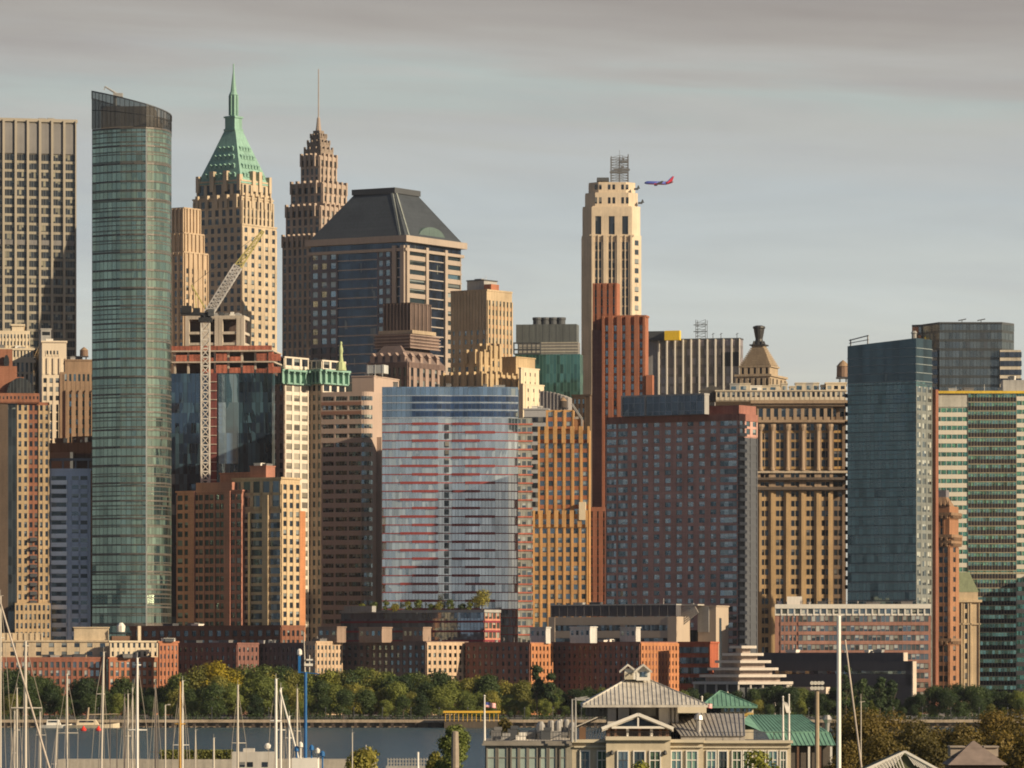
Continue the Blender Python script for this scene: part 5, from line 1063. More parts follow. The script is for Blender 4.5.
low('apartment_row', 'narrow sunlit orange brick end house with cream top floor', 'apartments', 1694, -18, 158, 159, 178, 642, ORANGE if 0 else wall('row_orange', (.42,.17,.09), brick=4), 5, 0, 8.4, WD).finish()
low('apartment_row', 'dark brick apartments with small balconies and a sunlit orange end wall', 'apartments', 1700, 35, 178, 237, 258, 643.5, DRED, 11, 5, 8.4, WD).finish()
low('apartment_row', 'dark grey brown low apartments just left of the blue mast', 'apartments', 1700, 34, 256, 308, 312, 643.5, wall('ash_brick', (.12,.09,.085)), 12, 1, 8.4, WD).finish()
b = low('podium_building', 'shadowed red brick podium under the brown and gold apartment building', 'podium', 1745, 33, 118, 281, 304, 626, wall('podium_brick', (.20,.085,.05), brick=4), 20, 5, 9.5, WD, ww=.55, wh=.6)
b.finish()
low('apartment_row', 'pale beige sunlit low apartments right of the blue mast', 'apartments', 1696, 40, 306, 316, 342, 642, wall('peach_stone', (.50,.36,.24)), 3, 7, 7.6, WB, pents=((318,337,346,627),), pm=wall('pent_brown', (.28,.2,.15)), ww=.5).finish()
b = low('apartment_row', 'low brown apartments with balconies and a beige sunlit wing facing the trees', 'apartments', 1692, 38, 341, 426, 467, 642, wall('taupe_brick', (.16,.115,.10), brick=4), 14, 8, 7.6, WB, pents=((359,382,392,627.5),(403,423,431,627.5)), pm=wall('pent_brown', (.28,.2,.15)), ww=.5)
for k in b.k[:1]: fbox(b.mb('sunlit_beige_wall', wall('peach_stone', (.50,.36,.24))), k, 'R', 0, flen(k,'R'), 0, .04, 0, k.z1); L = flen(k,'R'); grid(k,'R',8,7.6,WB,ww=.5,wh=.55,rel=.5,sp=.4,mat=wall('peach_stone', (.50,.36,.24)),part='sunlit_beige_wall')  # row's sunlit side painted in beige, its shaded front in taupe
b.finish()
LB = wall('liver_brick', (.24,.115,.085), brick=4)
b = low('apartment_row', 'dark brick apartments with a sunlit orange end behind the tall dark bush', 'apartments', 1690, 37, 466, 530, 552, 643, LB, 11, 6, 7.6, WD, pents=((530,546,550.5,627.5),), pm=wall('pent_white', (.50,.48,.44)))
k = b.k[0]; grid(k,'R',6,7.6,WD,ww=.45,wh=.55,rel=.5,sp=.4,mat=ORANGE,part='sunlit_orange_wall'); b.finish()  # end wall in brighter brick: sunlight put into its colour
b = low('apartment_row', 'longest dark brick apartment row with white penthouses and a sunlit orange end', 'apartments', 1686, 37, 552, 640, 680, 642.5, LB, 17, 13, 7.6, WD, pents=((570,590,597,627),(620,636,640.5,627.5)), pm=wall('pent_white', (.50,.48,.44)))
k = b.k[0]; grid(k,'R',12,7.6,WD,ww=.45,wh=.55,rel=.5,sp=.4,mat=ORANGE,part='sunlit_orange_wall'); b.finish()  # again a brighter brick paints the sun on the row's end
b = Bld('institutional_block', 'small orange red block with dark ribbon windows beside the stepped museum', 'building', 1684, 30, 712, wall('vermilion_brick', (.36,.10,.05), brick=4))
q = b.blk(679,710,718.5,642.5); L = flen(q,'F')
for p0 in (647,657.5,667.5,677.5):
    for u0,u1 in ((.02,.38),(.48,.95)): b.wins.append((q.x0+u0*L,q.y0-.3,Z(p0+6,q.Y)-GROUND,(u1-u0)*L,6*q.s,'F',WD,True,900,5)); fbox(b.mb('reveal', BLACK), q,'F',u0*L,u1*L,0,.25,Z(p0+6,q.Y)-GROUND,Z(p0,q.Y)-GROUND); fbox(b.mb('pale_pier', GREYC), q,'F',.39*L,.46*L,0,.2,Z(p0+6,q.Y)-GROUND,Z(p0,q.Y)-GROUND)
cap(q,.6,.3); b.finish()
# stepped hexagonal museum
Y = 1660; mu = thing('stepped_museum', 'pale pyramid of six stepped stone tiers, the museum by the promenade', 'museum', (X(743,Y+12), Y+12, GROUND), rad(-2)); MS = wall('museum_stone', (.56,.50,.43), var=.12)
for i, (a, e, p0, p1) in enumerate(((727,752.6,645.6,649.6),(721,760,653,656.8),(715,768,660.3,664),(708.7,775.7,667.6,671.2),(702,784,674.5,678.6),(696,791,681.6,686.2))):
    R_ = (e-a)/1.70*Y/F; z1_, z0_ = Z(p0,Y)-GROUND, Z(p0+2.7,Y)-GROUND; zb_ = z1_-2.6 if i < 5 else z1_-2.2
    hexa = lambda r_: [(r_*cos(pi/3*k+pi/6-.10), r_*sin(pi/3*k+pi/6-.10)) for k in range(6)]
    m = MB(); m.prism(hexa(R_), z0_, z1_); o = m.build('tier', MS, mu); m = MB(); m.prism(hexa(R_-2.3), z0_-(2.0 if i < 5 else 8), z0_+.01); m.build('tier_wall', wall('museum_wall', (.36,.29,.25)) if i<5 else DGREY, o)
    if i == 5:
        for k in range(6):
            for t_ in (.0,.25,.5,.75):
                p, q_ = hexa(R_-.8)[k], hexa(R_-.8)[(k+1)%6]; m = MB(); m.tube((p[0]+(q_[0]-p[0])*t_,p[1]+(q_[1]-p[1])*t_,0),(p[0]+(q_[0]-p[0])*t_,p[1]+(q_[1]-p[1])*t_,z0_),.35,k=6); m.build('column', MS, mu)
# dark low museum wing
b = Bld('museum_wing', 'long dark grey low building with a pale stone end behind the museum pyramid', 'building', 1690, 33, 903, wall('charcoal_stone', (.095,.09,.095), var=.12))
q = b.blk(757, 903, 907, 652.5, 700, 6); grid(q,'F',1,40,WK,ww=.99,wh=.1,rel=.1,sp=.1) if 0 else None; PE = wall('pale_end', (.52,.43,.34)); fbox(b.mb('end_wall', PE), q,'R',-.1,flen(q,'R'),0,.3,q.z0,q.z1)
q = b.blk(760, 912, 915.5, 661, 705); fbox(b.mb('end_wall', PE), q,'R',-.1,flen(q,'R'),0,.4,q.z0,q.z1-.1); L = flen(q,'F')
b.wins.append((q.x0+.1*L,q.y0-.06,Z(674,q.Y)-GROUND,.86*L,3.0*q.s,'F',WB,True,900,30)); fbox(b.mb('wall'), q,'F',0,L,0,.25,Z(670.8,q.Y)-GROUND,q.z1); fbox(b.mb('wall'), q,'F',0,L,0,.25,Z(686,q.Y)-GROUND,Z(674.2,q.Y)-GROUND); fbox(b.mb('wall'), q,'F',.96*L,L,0,.25,q.z0,q.z1)
q = b.blk(763, 911, 914, 686, back=2, part='glazing', mat=curtain('wing_glass', (.4,.45,.5), 2.2, 4, dark=(.012,.015,.018), refl=.15, mull=.12)); q = b.blk(780,826,830,687,694,-6,part='entrance_canopy',mat=PE); clutter(b, b.k[0], 4, RM, 1.0, 3); b.finish()
# ---------------------------------------------------------------- ground, river, promenade
def st(name, m, mat, kind='structure'): o = m.build(name, mat); o['kind'] = kind; return o
wm_ = bpy.data.materials.new('river_water'); t = nt(wm_); tc = nd(t, 'ShaderNodeTexCoord')
mp = nd(t, 'ShaderNodeMapping'); mp.inputs['Scale'].default_value = (.35,.22,1); lk(t, tc, 'Object', mp, 0)
na = nd(t, 'ShaderNodeTexNoise'); na.inputs['Scale'].default_value = 1; na.inputs['Detail'].default_value = 5; na.inputs['Roughness'].default_value = .6; lk(t, mp, 0, na, 0)
mp2 = nd(t, 'ShaderNodeMapping'); mp2.inputs['Scale'].default_value = (.02,.006,1); lk(t, tc, 'Object', mp2, 0)
nb = nd(t, 'ShaderNodeTexNoise'); nb.inputs['Scale'].default_value = 1; nb.inputs['Detail'].default_value = 3; lk(t, mp2, 0, nb, 0)
bp = nd(t, 'ShaderNodeBump'); bp.inputs['Strength'].default_value = 1.0; bp.inputs['Distance'].default_value = 1.0; t.links.new(na.outputs[0], bp.inputs['Height'])
bs = nd(t, 'ShaderNodeBsdfPrincipled'); t.links.new(mixc(t, nb.outputs[0], (.018,.055,.078), (.035,.085,.115)), bs.inputs['Base Color']); bs.inputs['Roughness'].default_value = .25; bs.inputs['IOR'].default_value = 1.33; lk(t, bp, 0, bs, 'Normal'); out(t, bs)
m = MB(); m.quad([(-30000,-8000,0),(30000,-8000,0),(30000,45000,0),(-30000,45000,0)]); st('river', m, wm_)
PAVE = wall('paving', (.20,.19,.17)); EARTH = wall('park_ground', (.07,.08,.045), var=.4)
m = MB(); m.box(-1600,1600,1603,6000,-3,GROUND-.6); st('city_ground', m, PAVE)
SEAW = wall('seawall_stone', (.26,.20,.14), var=.5)
m = MB(); m.box(-1600,1600,1600,1603.5,-3,2.1); st('seawall', m, SEAW)
m = MB(); m.box(-1600,1600,1598.6,1600.2,1.6,2.5); st('promenade', m, wall('promenade_edge', (.34,.27,.19), var=.4))
r = random.Random(11)
# piles under the promenade edge, one object of many small piles
m = MB()
x = -185.0
while x < 185: m.box(x-.5, x+.5, 1598.0, 1598.9, -1, 1.6-r.random()*.4); x += r.uniform(3.2, 4.4)
o = m.build('timber_piles', wall('wet_timber', (.06,.045,.035))); tag(o, None, None, kind='stuff')
post0 = None
for i in range(40):         # lamp posts on the promenade
    x = -178+i*9.1
    lab = 'small dark promenade lamp post standing between river and trees'
    if post0 is None:
        post0 = thing('lamp_post', lab, 'lamp post', (x,1601,2.3), 0, 'lamp posts along the river promenade'); m = MB(); m.tube((0,0,0),(0,0,3.6),.1,.07,5); m.build('post', DGREY, post0); m = MB(); m.lathe([(.1,3.6),(.22,3.75),(.2,4.0),(.05,4.2)],k=8); m.build('lantern', DGREY, post0)
    else: dup(post0, (x,1601,2.3))
m = MB()
for i in range(190): x = -178+i*1.9; m.box(x-.05,x+.05,1600.3,1600.4,2.1,3.3)
m.box(-178,178,1600.28,1600.42,3.2,3.32); m.box(-178,178,1600.3,1600.4,2.7,2.76); tag(m.build('railing', DGREY), 'thin dark metal railing along the top of the seawall', 'railing')
# near shore
m = MB(); m.prism([(X(476,640),470),(40,330),(400,330),(400,1100),(60,1100),(X(476,820),820)], -2, 2.5); st('near_ground', m, EARTH)
# ---------------------------------------------------------------- trees
def leafmat(name, c, c2, var=.5):
    m = bpy.data.materials.new(name); t = nt(m); ge = nd(t, 'ShaderNodeNewGeometry'); oi = nd(t, 'ShaderNodeObjectInfo')
    tc = nd(t, 'ShaderNodeTexCoord'); n = nd(t, 'ShaderNodeTexNoise'); n.inputs['Scale'].default_value = .33; n.inputs['Detail'].default_value = 3; lk(t, tc, 'Object', n, 0)
    f = mth(t, 'ADD', mth(t, 'MULTIPLY', ge.outputs['Random Per Island'], .5), mth(t, 'MULTIPLY', mth(t, 'SUBTRACT', n.outputs[0], .25), 1.0)); f.node.use_clamp = True
    col = mixc(t, f, c, c2); k = mth(t, 'ADD', .7, mth(t, 'MULTIPLY', oi.outputs['Random'], .6)); cc = nd(t, 'ShaderNodeCombineXYZ')
    t.links.new(mth(t,'POWER',k,1.3), cc.inputs[0]); t.links.new(k, cc.inputs[1]); t.links.new(mth(t,'POWER',k,.6), cc.inputs[2])
    b_ = nd(t, 'ShaderNodeBsdfPrincipled'); t.links.new(mixc(t, 1.0, col, cc.outputs[0], 'MULTIPLY'), b_.inputs['Base Color']); b_.inputs['Roughness'].default_value = .6; b_.inputs['Specular IOR Level'].default_value = .25
    tr = nd(t, 'ShaderNodeBsdfTranslucent'); t.links.new(mixc(t, 1.0, col, (1.1,1.2,.5), 'MULTIPLY'), tr.inputs[0]); mx = nd(t, 'ShaderNodeMixShader'); mx.inputs[0].default_value = .22; lk(t, b_, 0, mx, 1); lk(t, tr, 0, mx, 2); out(t, mx); return m
LG = {'green': leafmat('leaf_green', (.06,.09,.02), (.20,.22,.045)), 'olive': leafmat('leaf_olive', (.10,.11,.022), (.28,.25,.05)), 'dark': leafmat('leaf_dark', (.022,.042,.014), (.06,.09,.024)),
      'yellow': leafmat('leaf_yellow', (.17,.14,.01), (.30,.24,.015)), 'brown': leafmat('leaf_russet', (.07,.056,.015), (.165,.12,.026)), 'lime': leafmat('leaf_lime', (.10,.12,.02), (.22,.23,.04))}
BARK = wall('bark', (.09,.07,.05))
_T = {}
def crown(seed, h, w, kind, leaf, n, tall=False):
    k_ = (seed, h, w, kind)
    if k_ in _T: return _T[k_]
    r = random.Random(seed); v = []; f = []
    lobes = []
    nl = 13 if not tall else 11
    for i in range(nl):
        a = r.uniform(0, 2*pi); t_ = r.random()
        zc = h*(.22+.62*t_); rad_ = w*.5*(.62*(1-abs(t_-.35)**1.5)) if not tall else w*.28*(1-t_*.75)
        lobes.append((rad_*r.uniform(.45,1)*cos(a), rad_*r.uniform(.45,1)*sin(a), zc, w*r.uniform(.15,.26)*(1.0 if not tall else .8)))
    if not tall: lobes.append((0,0,h*.62,w*.30)); lobes.append((0,0,h*.85,w*.17))
    tot = sum(l[3]**2 for l in lobes)
    for lx, ly, lz, lr in lobes:
        nn = int(n*lr*lr/tot)
        for j in range(nn):
            a = r.uniform(0,2*pi); u = r.uniform(-.75,1); s_ = sqrt(max(0,1-u*u)); rr_ = lr*(r.uniform(.55,1.12))
            px_ = lx+rr_*s_*cos(a); py_ = ly+rr_*s_*sin(a); pz_ = lz+rr_*u*.8
            nx, ny, nz = s_*cos(a)+r.uniform(-.7,.7), s_*sin(a)+r.uniform(-.7,.7), u+r.uniform(-.5,.8)
            nv = Vector((nx,ny,nz)); 
            if nv.length < .1: continue
            nv.normalize(); e1 = nv.orthogonal().normalized(); e2 = nv.cross(e1); th_ = r.uniform(0,pi); E1 = e1*cos(th_)+e2*sin(th_); E2 = nv.cross(E1); l1 = leaf*r.uniform(.5,1.15); l2 = l1*r.uniform(.45,.8); c0 = Vector((px_,py_,pz_)); k0 = len(v)
            v += [tuple(c0-E1*l1), tuple(c0-E2*l2), tuple(c0+E1*l1), tuple(c0+E2*l2)]; f.append((k0,k0+1,k0+2,k0+3))
    me = bpy.data.meshes.new('crown'); me.from_pydata(v, [], f); me.materials.append(LG[kind])
    m = MB(); m.tube((0,0,-.5),(0,0,h*.45),w*.028,w*.018,7)
    for i in range(5): a = i*1.3+seed; m.tube((0,0,h*(.25+.05*i)),(w*.25*cos(a),w*.25*sin(a),h*(.5+.05*i)),w*.013,w*.006,5)
    tm = m.mesh('trunk', BARK); _T[k_] = (me, tm); return _T[k_]
def tree(name, label, cat, x, y, z, h, w, kind, leaf, n, seed, group=None, tall=False, rz=0, s=1):
    me, tm = crown(seed, h, w, kind, leaf, n, tall); o = thing(name, label, cat, (x,y,z), rz, group); o.scale = (s,s,s)
    for nm, d in (('crown', me), ('trunk', tm)): c = bpy.data.objects.new(nm, d); COL.objects.link(c); c.parent = o
    return o
GR = 'trees along the river promenade'
ORD = ['first','second','third','fourth','fifth','sixth','seventh','eighth','ninth','tenth','eleventh','twelfth']
SEG = [(-20,108,'the cream attic brick row'),(108,178,'the orange brick apartments'),(178,258,'the dark balconied apartments'),(258,316,'the ash brown apartments'),(316,426,'the brown low apartments'),(426,470,'the beige sunlit wing'),(470,552,'the dark brick row with an orange end'),(552,640,'the longest dark brick row'),(640,700,'the long orange end wall'),(700,790,'the stepped museum'),(790,912,'the charcoal museum wing'),(912,1045,'the ornate and green glass towers')]
r = random.Random(23); cnt = {}
KW = {'green':'mid green','olive':'olive green','dark':'dark green','yellow':'bright yellow','lime':'light lime green'}
def prom(px_, top, kind, row):
    Y_ = (1612, 1630, 1648)[row]+r.uniform(-3,3); zt_ = Z(top, Y_); h_ = zt_-2.4; sd_ = r.randint(1,5)
    base_h = 16.0; s = h_/base_h
    seg = next(s_[2] for s_ in SEG if s_[0] <= px_ < s_[1]); key = (kind, seg, row); cnt[key] = cnt.get(key,0)+1
    rw = ('front row','middle row','rear row')[row]
    lab = f"{ORD[min(cnt[key],12)-1]} {KW[kind]} {rw} tree below {seg}"
    tree('promenade_tree', lab, 'tree', X(px_,Y_), Y_, 2.4, base_h*1.04, 15.5, kind, .40, 6000, sd_, GR, rz=r.uniform(0,6.2), s=s)
def topline(px_):
    P = [(-10,676),(20,668),(40,674),(60,686),(72,684),(90,676),(108,692),(125,678),(150,688),(165,684),(178,676),(200,668),(222,662),(240,672),(260,664),(285,668),(300,672),(330,670),(380,668),(400,674),(440,672),(465,680),(490,674),(520,684),(545,676),(560,690),(600,684),(640,696),(690,690),(715,690),(750,690),(775,686),(800,690),(830,690),(850,682),(880,684),(900,700),(925,688),(955,682),(985,684),(1010,690),(1040,684)]
    for (a,ya),(c,yc) in zip(P,P[1:]):
        if a <= px_ <= c: return ya+(yc-ya)*(px_-a)/(c-a)
    return 684
px_ = -12.0
while px_ < 1040:       # back row, the tallest
    k_ = r.choices(['green','olive','dark','lime'], [4,3,3,.8] if 170 < px_ < 560 else [1.2,.5,5,0])[0]
    if 216 < px_ < 232: k_ = 'yellow'
    if 62 < px_ < 70: px_ += 8; continue
    prom(px_, topline(px_)+r.uniform(-2,4), k_, 2); px_ += r.uniform(9,14)
px_ = -5.0
while px_ < 1040:
    k_ = r.choices(['green','olive','dark'], [4,3,2] if 170 < px_ < 560 else [1.2,.3,5])[0]
    prom(px_, topline(px_)+r.uniform(8,20), k_, 1); px_ += r.uniform(11,17)
px_ = -8.0
while px_ < 1040:
    if not (40 < px_ < 112): prom(px_, topline(px_)+r.uniform(18,34), r.choices(['green','dark','olive'],[3,4,1])[0], 0)
    px_ += r.uniform(16,27)
tree('conifer_tree', 'tall narrow dark tree before the sunlit orange end wall', 'tree', X(537,1625), 1625, 2.4, 21, 9, 'dark', .5, 2600, 9, tall=True)
tree('conifer_tree', 'shorter pointed dark tree right of the tall narrow one', 'tree', X(551,1622), 1622, 2.4, 17, 8, 'dark', .5, 2200, 10, tall=True)
for i, (x_, h_) in enumerate(((846,20),(862,15),(880,16.5),(893,14))): tree('conifer_tree', 'dark cone shaped tree, %s from the left in front of the museum wing' % ORD[i], 'tree', X(x_,1618), 1618, 2.4, h_, 7.5, 'dark', .5, 2000, 30+i, 'cone shaped trees by the museum wing', tall=True)
m = MB()
for i in range(190):
    x = r.uniform(-185,185); w = r.uniform(.9,2.4)
    for j in range(34):
        a = r.uniform(0,2*pi); c0 = Vector((x+w*r.uniform(-1,1), 1605+r.uniform(-1.2,1.2), 2.4+r.uniform(.1,1.0)*w)); e = Vector((cos(a),sin(a),r.uniform(-.6,.6)))*.3; g = Vector((-sin(a)*.4,cos(a)*.4,.8)).normalized()*.25
        m.quad([tuple(c0-e),tuple(c0-g),tuple(c0+e),tuple(c0+g)])
o = m.build('undergrowth', LG['dark']); tag(o, None, None, kind='stuff')
# roof garden on the podium
for i, x_ in enumerate((362,374,386,396,408,418,431,440,450,462,470)):
    k_ = ('lime','green','lime','olive','lime','green','lime','olive','green','dark','lime')[i]
    tree('roof_garden_shrub', '%s shrub from the left in the roof garden under the striped glass tower' % ORD[i], 'shrub', X(x_,1838-i*1.2), 1838-i*1.2, Z(611,1815)-.2, 3.2+(i%3)*.9, 3.6+(i%2), k_, .28, 500, 40+i%4, 'shrubs of the roof garden')
tree('roof_garden_tree', 'flat wide green tree, the largest in the roof garden', 'tree', X(482,1828), 1828, Z(611,1815)-.2, 8.2, 10.5, 'olive', .32, 1800, 55)
# ---------------------------------------------------------------- things on the far shore and river
pr = thing('ferry_shelter', 'open pier shelter with a yellow roof edge at the seawall', 'pier shelter', (X(472,1590),1590,1.8)); w_ = 8.8
m = MB(); m.box(-w_,w_,-4,8,-3,.3); m.build('deck', wall('pier_timber', (.09,.07,.05)), pr); m = MB(); m.box(-w_-.3,w_+.3,-3.5,5,3.0,3.6); m.build('roof', plain('yellow_fascia', (.72,.42,.04)), pr)
for i in range(13): x = -w_+.4+i*(2*w_-.8)/12; m = MB(); m.box(x-.09,x+.09,-3.2,-3.0,.3,3.0); m.build('post', plain('yellow_fascia', (.72,.42,.04)), pr)
def boat(name, label, x, y, L, W_, hull, cabm, stuff=0, rz=0, mast=0):
    o = thing(name, label, 'boat', (x,y,0), rz); m = MB(); n0 = 0; sec = [(-.5,.42,.0),(-.3,.5,.0),(.15,.5,.05),(.38,.3,.2),(.5,.03,.35)]
    for t_, w, s_ in sec: m.v += [(t_*L,-w*W_,.9+s_*L*.12),(t_*L,-w*W_*.7,-.3),(t_*L,w*W_*.7,-.3),(t_*L,w*W_,.9+s_*L*.12)]
    for i in range(4):
        for a,c in ((0,1),(1,2),(2,3),(3,0)): m.f.append((i*4+c,i*4+a,i*4+4+a,i*4+4+c)); m.uv.append([(0,0)]*4)
    m.f.append((0,1,2,3)); m.uv.append([(0,0)]*4); m.build('hull', hull, o)
    if cabm:
        m = MB(); m.taper((-.3*L,.12*L,-W_*.34,W_*.34), .85, (-.28*L,.05*L,-W_*.3,W_*.3), 2.6); c = m.build('cabin', cabm, o)
        m = MB(); m.box(-.25*L,.02*L,-W_*.325,W_*.325,1.7,2.3); m.build('window', WK, c)
    return o
b_ = boat('work_boat', 'white work boat with a wheelhouse moored by the far seawall', X(57,1592),1592,11,3.6,WHITE,WHITE)
b_ = boat('work_boat', 'tan crane boat with a raised boom moored by the far seawall', X(93,1592),1592,17,5,CREAM,CREAM); m = MB(); m.tube((-2,0,1),(-1.4,0,6.5),.5,.35,5); m.tube((-1.4,0,4.2),(8,0,4.4),.22,.15,5); m.build('boom', LIMED, b_)
for i, x_ in enumerate((83.5,98.5)):
    m = MB(); m.lathe([(.2,-.4),(.85,.1),(.9,.5),(.5,.9),(.15,1.5)],k=9); tag(m.build('buoy', plain('buoy_red', (.75,.04,.02)), None, (X(x_,1520),1520,0)), ('left' if i == 0 else 'right')+' one of two red buoys below the moored crane boat', 'buoy', 'red buoys')
# airliner
Y = 5700; pl = thing('airplane', 'blue and red twin jet airliner flying left of frame across the grey sky', 'airplane', (X(658.5,Y),Y,Z(183,Y)), pi); pl.rotation_euler = (0, rad(-1.5), pi); PB = plain('plane_blue', (.05,.075,.36), .35); PR = plain('plane_red', (.60,.03,.05), .35)
m = MB(); R_ = 1.9
def fus(m, prof, k=12):
    n = len(m.v)
    for x, z, rr_ in prof:
        for i in range(k): m.v.append((x, rr_*cos(2*pi*i/k), z+rr_*sin(2*pi*i/k)))
    for a in range(len(prof)-1):
        for i in range(k): j = (i+1)%k; m.f.append((n+a*k+i,n+a*k+j,n+a*k+k+j,n+a*k+k+i)); m.uv.append([(0,0)]*4)
    m.f.append(tuple(n+i for i in reversed(range(k)))); m.uv.append([(0,0)]*k); e = n+(len(prof)-1)*k; m.f.append(tuple(e+i for i in range(k))); m.uv.append([(0,0)]*k)
# local +x is the nose; the thing is turned by 180 degrees so that it flies to the left
fus(m, [(16.3,-.5,.1),(15.6,-.35,.9),(14,-.1,1.6),(12,0,R_),(-8,0,R_)]); m.build('fuselage', PB, pl, smooth=True)
m = MB(); fus(m, [(-7.98,0,R_),(-12,.4,1.3),(-15.5,.9,.5),(-16.2,1.0,.2)]); m.build('tail_cone', PR, pl, smooth=True)
m = MB(); fus(m, [(11,-.35,1.66),(-7,-.35,1.66)]); m.build('belly', PR, pl)
def slab(m, pts, th_=.35, ax='z'):
    n = len(m.v); k = len(pts); d = Vector((0,0,th_/2)) if ax == 'z' else Vector((0,th_/2,0))
    for sg in (-1,1): m.v += [tuple(Vector(p)+d*sg) for p in pts]
    m.f.append(tuple(n+i for i in range(k))); m.f.append(tuple(n+k+i for i in reversed(range(k)))); m.uv += [[(0,0)]*k]*2
    for i in range(k): j=(i+1)%k; m.f.append((n+i,n+k+i,n+k+j,n+j)); m.uv.append([(0,0)]*4)
for s_ in (-1,1):
    m = MB(); slab(m, [(3.5,s_*1.5,-1.0),(-3.5,s_*1.5,-1.0),(-5.2,s_*17,.9),(-3.6,s_*17,.9)]); m.build('wing', wall('plane_grey', (.4,.4,.42)), pl)
    m = MB(); fus(m, [(4.6,-2.0,.75),(4.8,-2.0,1.0),(2.5,-2.0,1.1),(.8,-1.9,.6)], 10); m.build('engine', PR if s_ > 0 else PB, pl, (0, s_*4.9, 0))
    m = MB(); slab(m, [(-12.5,s_*.6,1.0),(-15.8,s_*.6,1.0),(-17,s_*6.5,1.5),(-15.8,s_*6.5,1.5)], .25); m.build('tailplane', wall('plane_grey', (.4,.4,.42)), pl)
m = MB(); slab(m, [(-9.8,0,1.6),(-15.4,0,1.4),(-17.6,0,8.0),(-15.8,0,8.0)], .35, 'y'); m.build('tail_fin', PR, pl); m = MB(); slab(m, [(-9.2,0,1.7),(-10.6,0,1.7),(-16.2,0,8.1),(-15.4,0,8.1)], .4, 'y'); m.build('fin_leading_edge', PB, pl)
# ---------------------------------------------------------------- near shore: marina hall, roofs, masts
WOODW = wall('cream_timber', (.50,.43,.31), var=.3); TRIM = wall('white_trim', (.72,.68,.60), var=.1); SEAM = wall('seam_metal', (.54,.50,.43), rough=.55, var=.38); GSEAM = wall('green_seam_metal', (.15,.29,.21), rough=.6, var=.4)
FLATR = wall('flat_roofing', (.10,.095,.09)); STEEL = wall('brushed_steel', (.36,.34,.31), rough=.35, metal=.3)
Y = 500.0; S = Y/F; NG = 2.5; hx = lambda p: X(p, Y); hz = lambda p: Z(p, Y)-NG
hall = thing('marina_hall', 'cream waterfront hall with a grey hipped metal roof and white cupola', 'building', (0,Y,NG))
def W_(m, mat, nm='wall', par=hall): return m.build(nm, mat, par)
def sash(x0, x1, z0, z1, par, y=-.02, green=False, rows=1):
    m = MB(); f = .12
    m.box(x0-f, x0, y-.16, y, z0-f, z1+f); m.box(x1, x1+f, y-.16, y, z0-f, z1+f); m.box(x0, x1, y-.15, y, z1, z1+f); m.box(x0, x1, y-.2, y, z0-f, z0); o = m.build('window', TRIM, par)
    m = MB(); m.quad([(x0,y-.03,z0),(x1,y-.03,z0),(x1,y-.03,z1),(x0,y-.03,z1)], [(0,0),(1,0),(1,1),(0,1)]); m.build('pane', WGR if green else WMA, o)
    m = MB(); zt_ = z0+(z1-z0)*.62; m.box(x0, x1, y-.12, y-.04, zt_-.05, zt_+.05); xc = (x0+x1)/2; m.box(xc-.035, xc+.035, y-.11, y-.04, z0, z1); m.build('glazing_bar', TRIM if green else DGREY, o)
WGR = win('pane_green', dark=(.05,.10,.08), lite=(.20,.32,.22), p=.9, refl=.2); WMA = win('pane_dark', dark=(.03,.045,.05), lite=(.12,.14,.13), p=.3, refl=.2)
# left wing
m = MB(); m.box(hx(485), hx(572), 0, 17, 0, hz(744)); W_(m, wall('grey_timber', (.27,.25,.20)), 'left_wing')
m = MB(); m.box(hx(483), hx(572), -.35, 17.3, hz(744)-.02, hz(741)); m.box(hx(483)-.1, hx(572), -.5, 0, hz(745.5), hz(743.6)); W_(m, wall('grey_fascia', (.22,.20,.17)), 'parapet')
for i, (a, c) in enumerate(((487,496),(498,507),(511,518),(519.5,527),(528.5,537),(540,547),(549,556),(560,566))):
    m = MB(); m.box(hx(a), hx(c), -.1, .1, hz(775), hz(748.5)); o = m.build('window_panel', wall('frosted_glass', (.30,.36,.32), rough=.25), hall); m = MB(); m.box(hx(a)-.06, hx(a)+.08, -.2, .1, hz(775), hz(748)); m.box(hx(c)-.05, hx(c)+.08, -.2,.1, hz(775), hz(748)); m.box(hx(a), hx(c), -.17, -.1, hz(758), hz(757.2)); m.build('frame', wall('taupe_frame', (.20,.18,.15)), o)
# main and right walls
m = MB(); m.box(hx(572)+.01, hx(703), .05, 22, 0, hz(743)); m.box(hx(606), hx(670), -1.2, 1, 0, hz(740)); m.box(hx(703), hx(791), .3, 16, 0, hz(743.5)); W_(m, WOODW)
m = MB(); m.box(hx(572)-.1, hx(606), -.35, 3, hz(742.6), hz(739.6)); m.box(hx(605.4), hx(670.6), -1.6, 3, hz(740), hz(736.6)); m.box(hx(670), hx(704), -.35, 3, hz(742.6), hz(739.6)); m.box(hx(703.5), hx(793), -.1, 3, hz(743.2), hz(740.6)); m.box(hx(574), hx(606), -.2, .2, hz(747.5), hz(746)); m.box(hx(670), hx(703), -.2, .2, hz(747.5), hz(746)); m.box(hx(703), hx(791), .1, .4, hz(748), hz(746.5)); W_(m, wall('cream_cornice', (.56,.49,.36), var=.12), 'cornice')
for i, (a, c) in enumerate(((581,591),(598,608))): sash(hx(a), hx(c)-.2, hz(774), hz(751.5), hall, -.0, i==1)
for i, (a, c) in enumerate(((618,627.5),(634,644),(650,659.5))): sash(hx(a), hx(c), hz(774), hz(751.5), hall, -1.2, i==2)
for i, (a, c) in enumerate(((671.8,681),(687,697))): sash(hx(a), hx(c), hz(774), hz(751.5), hall, 0, True)
for i, (a, c) in enumerate(((707.5,715.5),(719,727),(733,741),(744,752),(757,765),(769,777),(781,786))): sash(hx(a), hx(c), hz(774), hz(751.5), hall, .3, i%3 != 1)
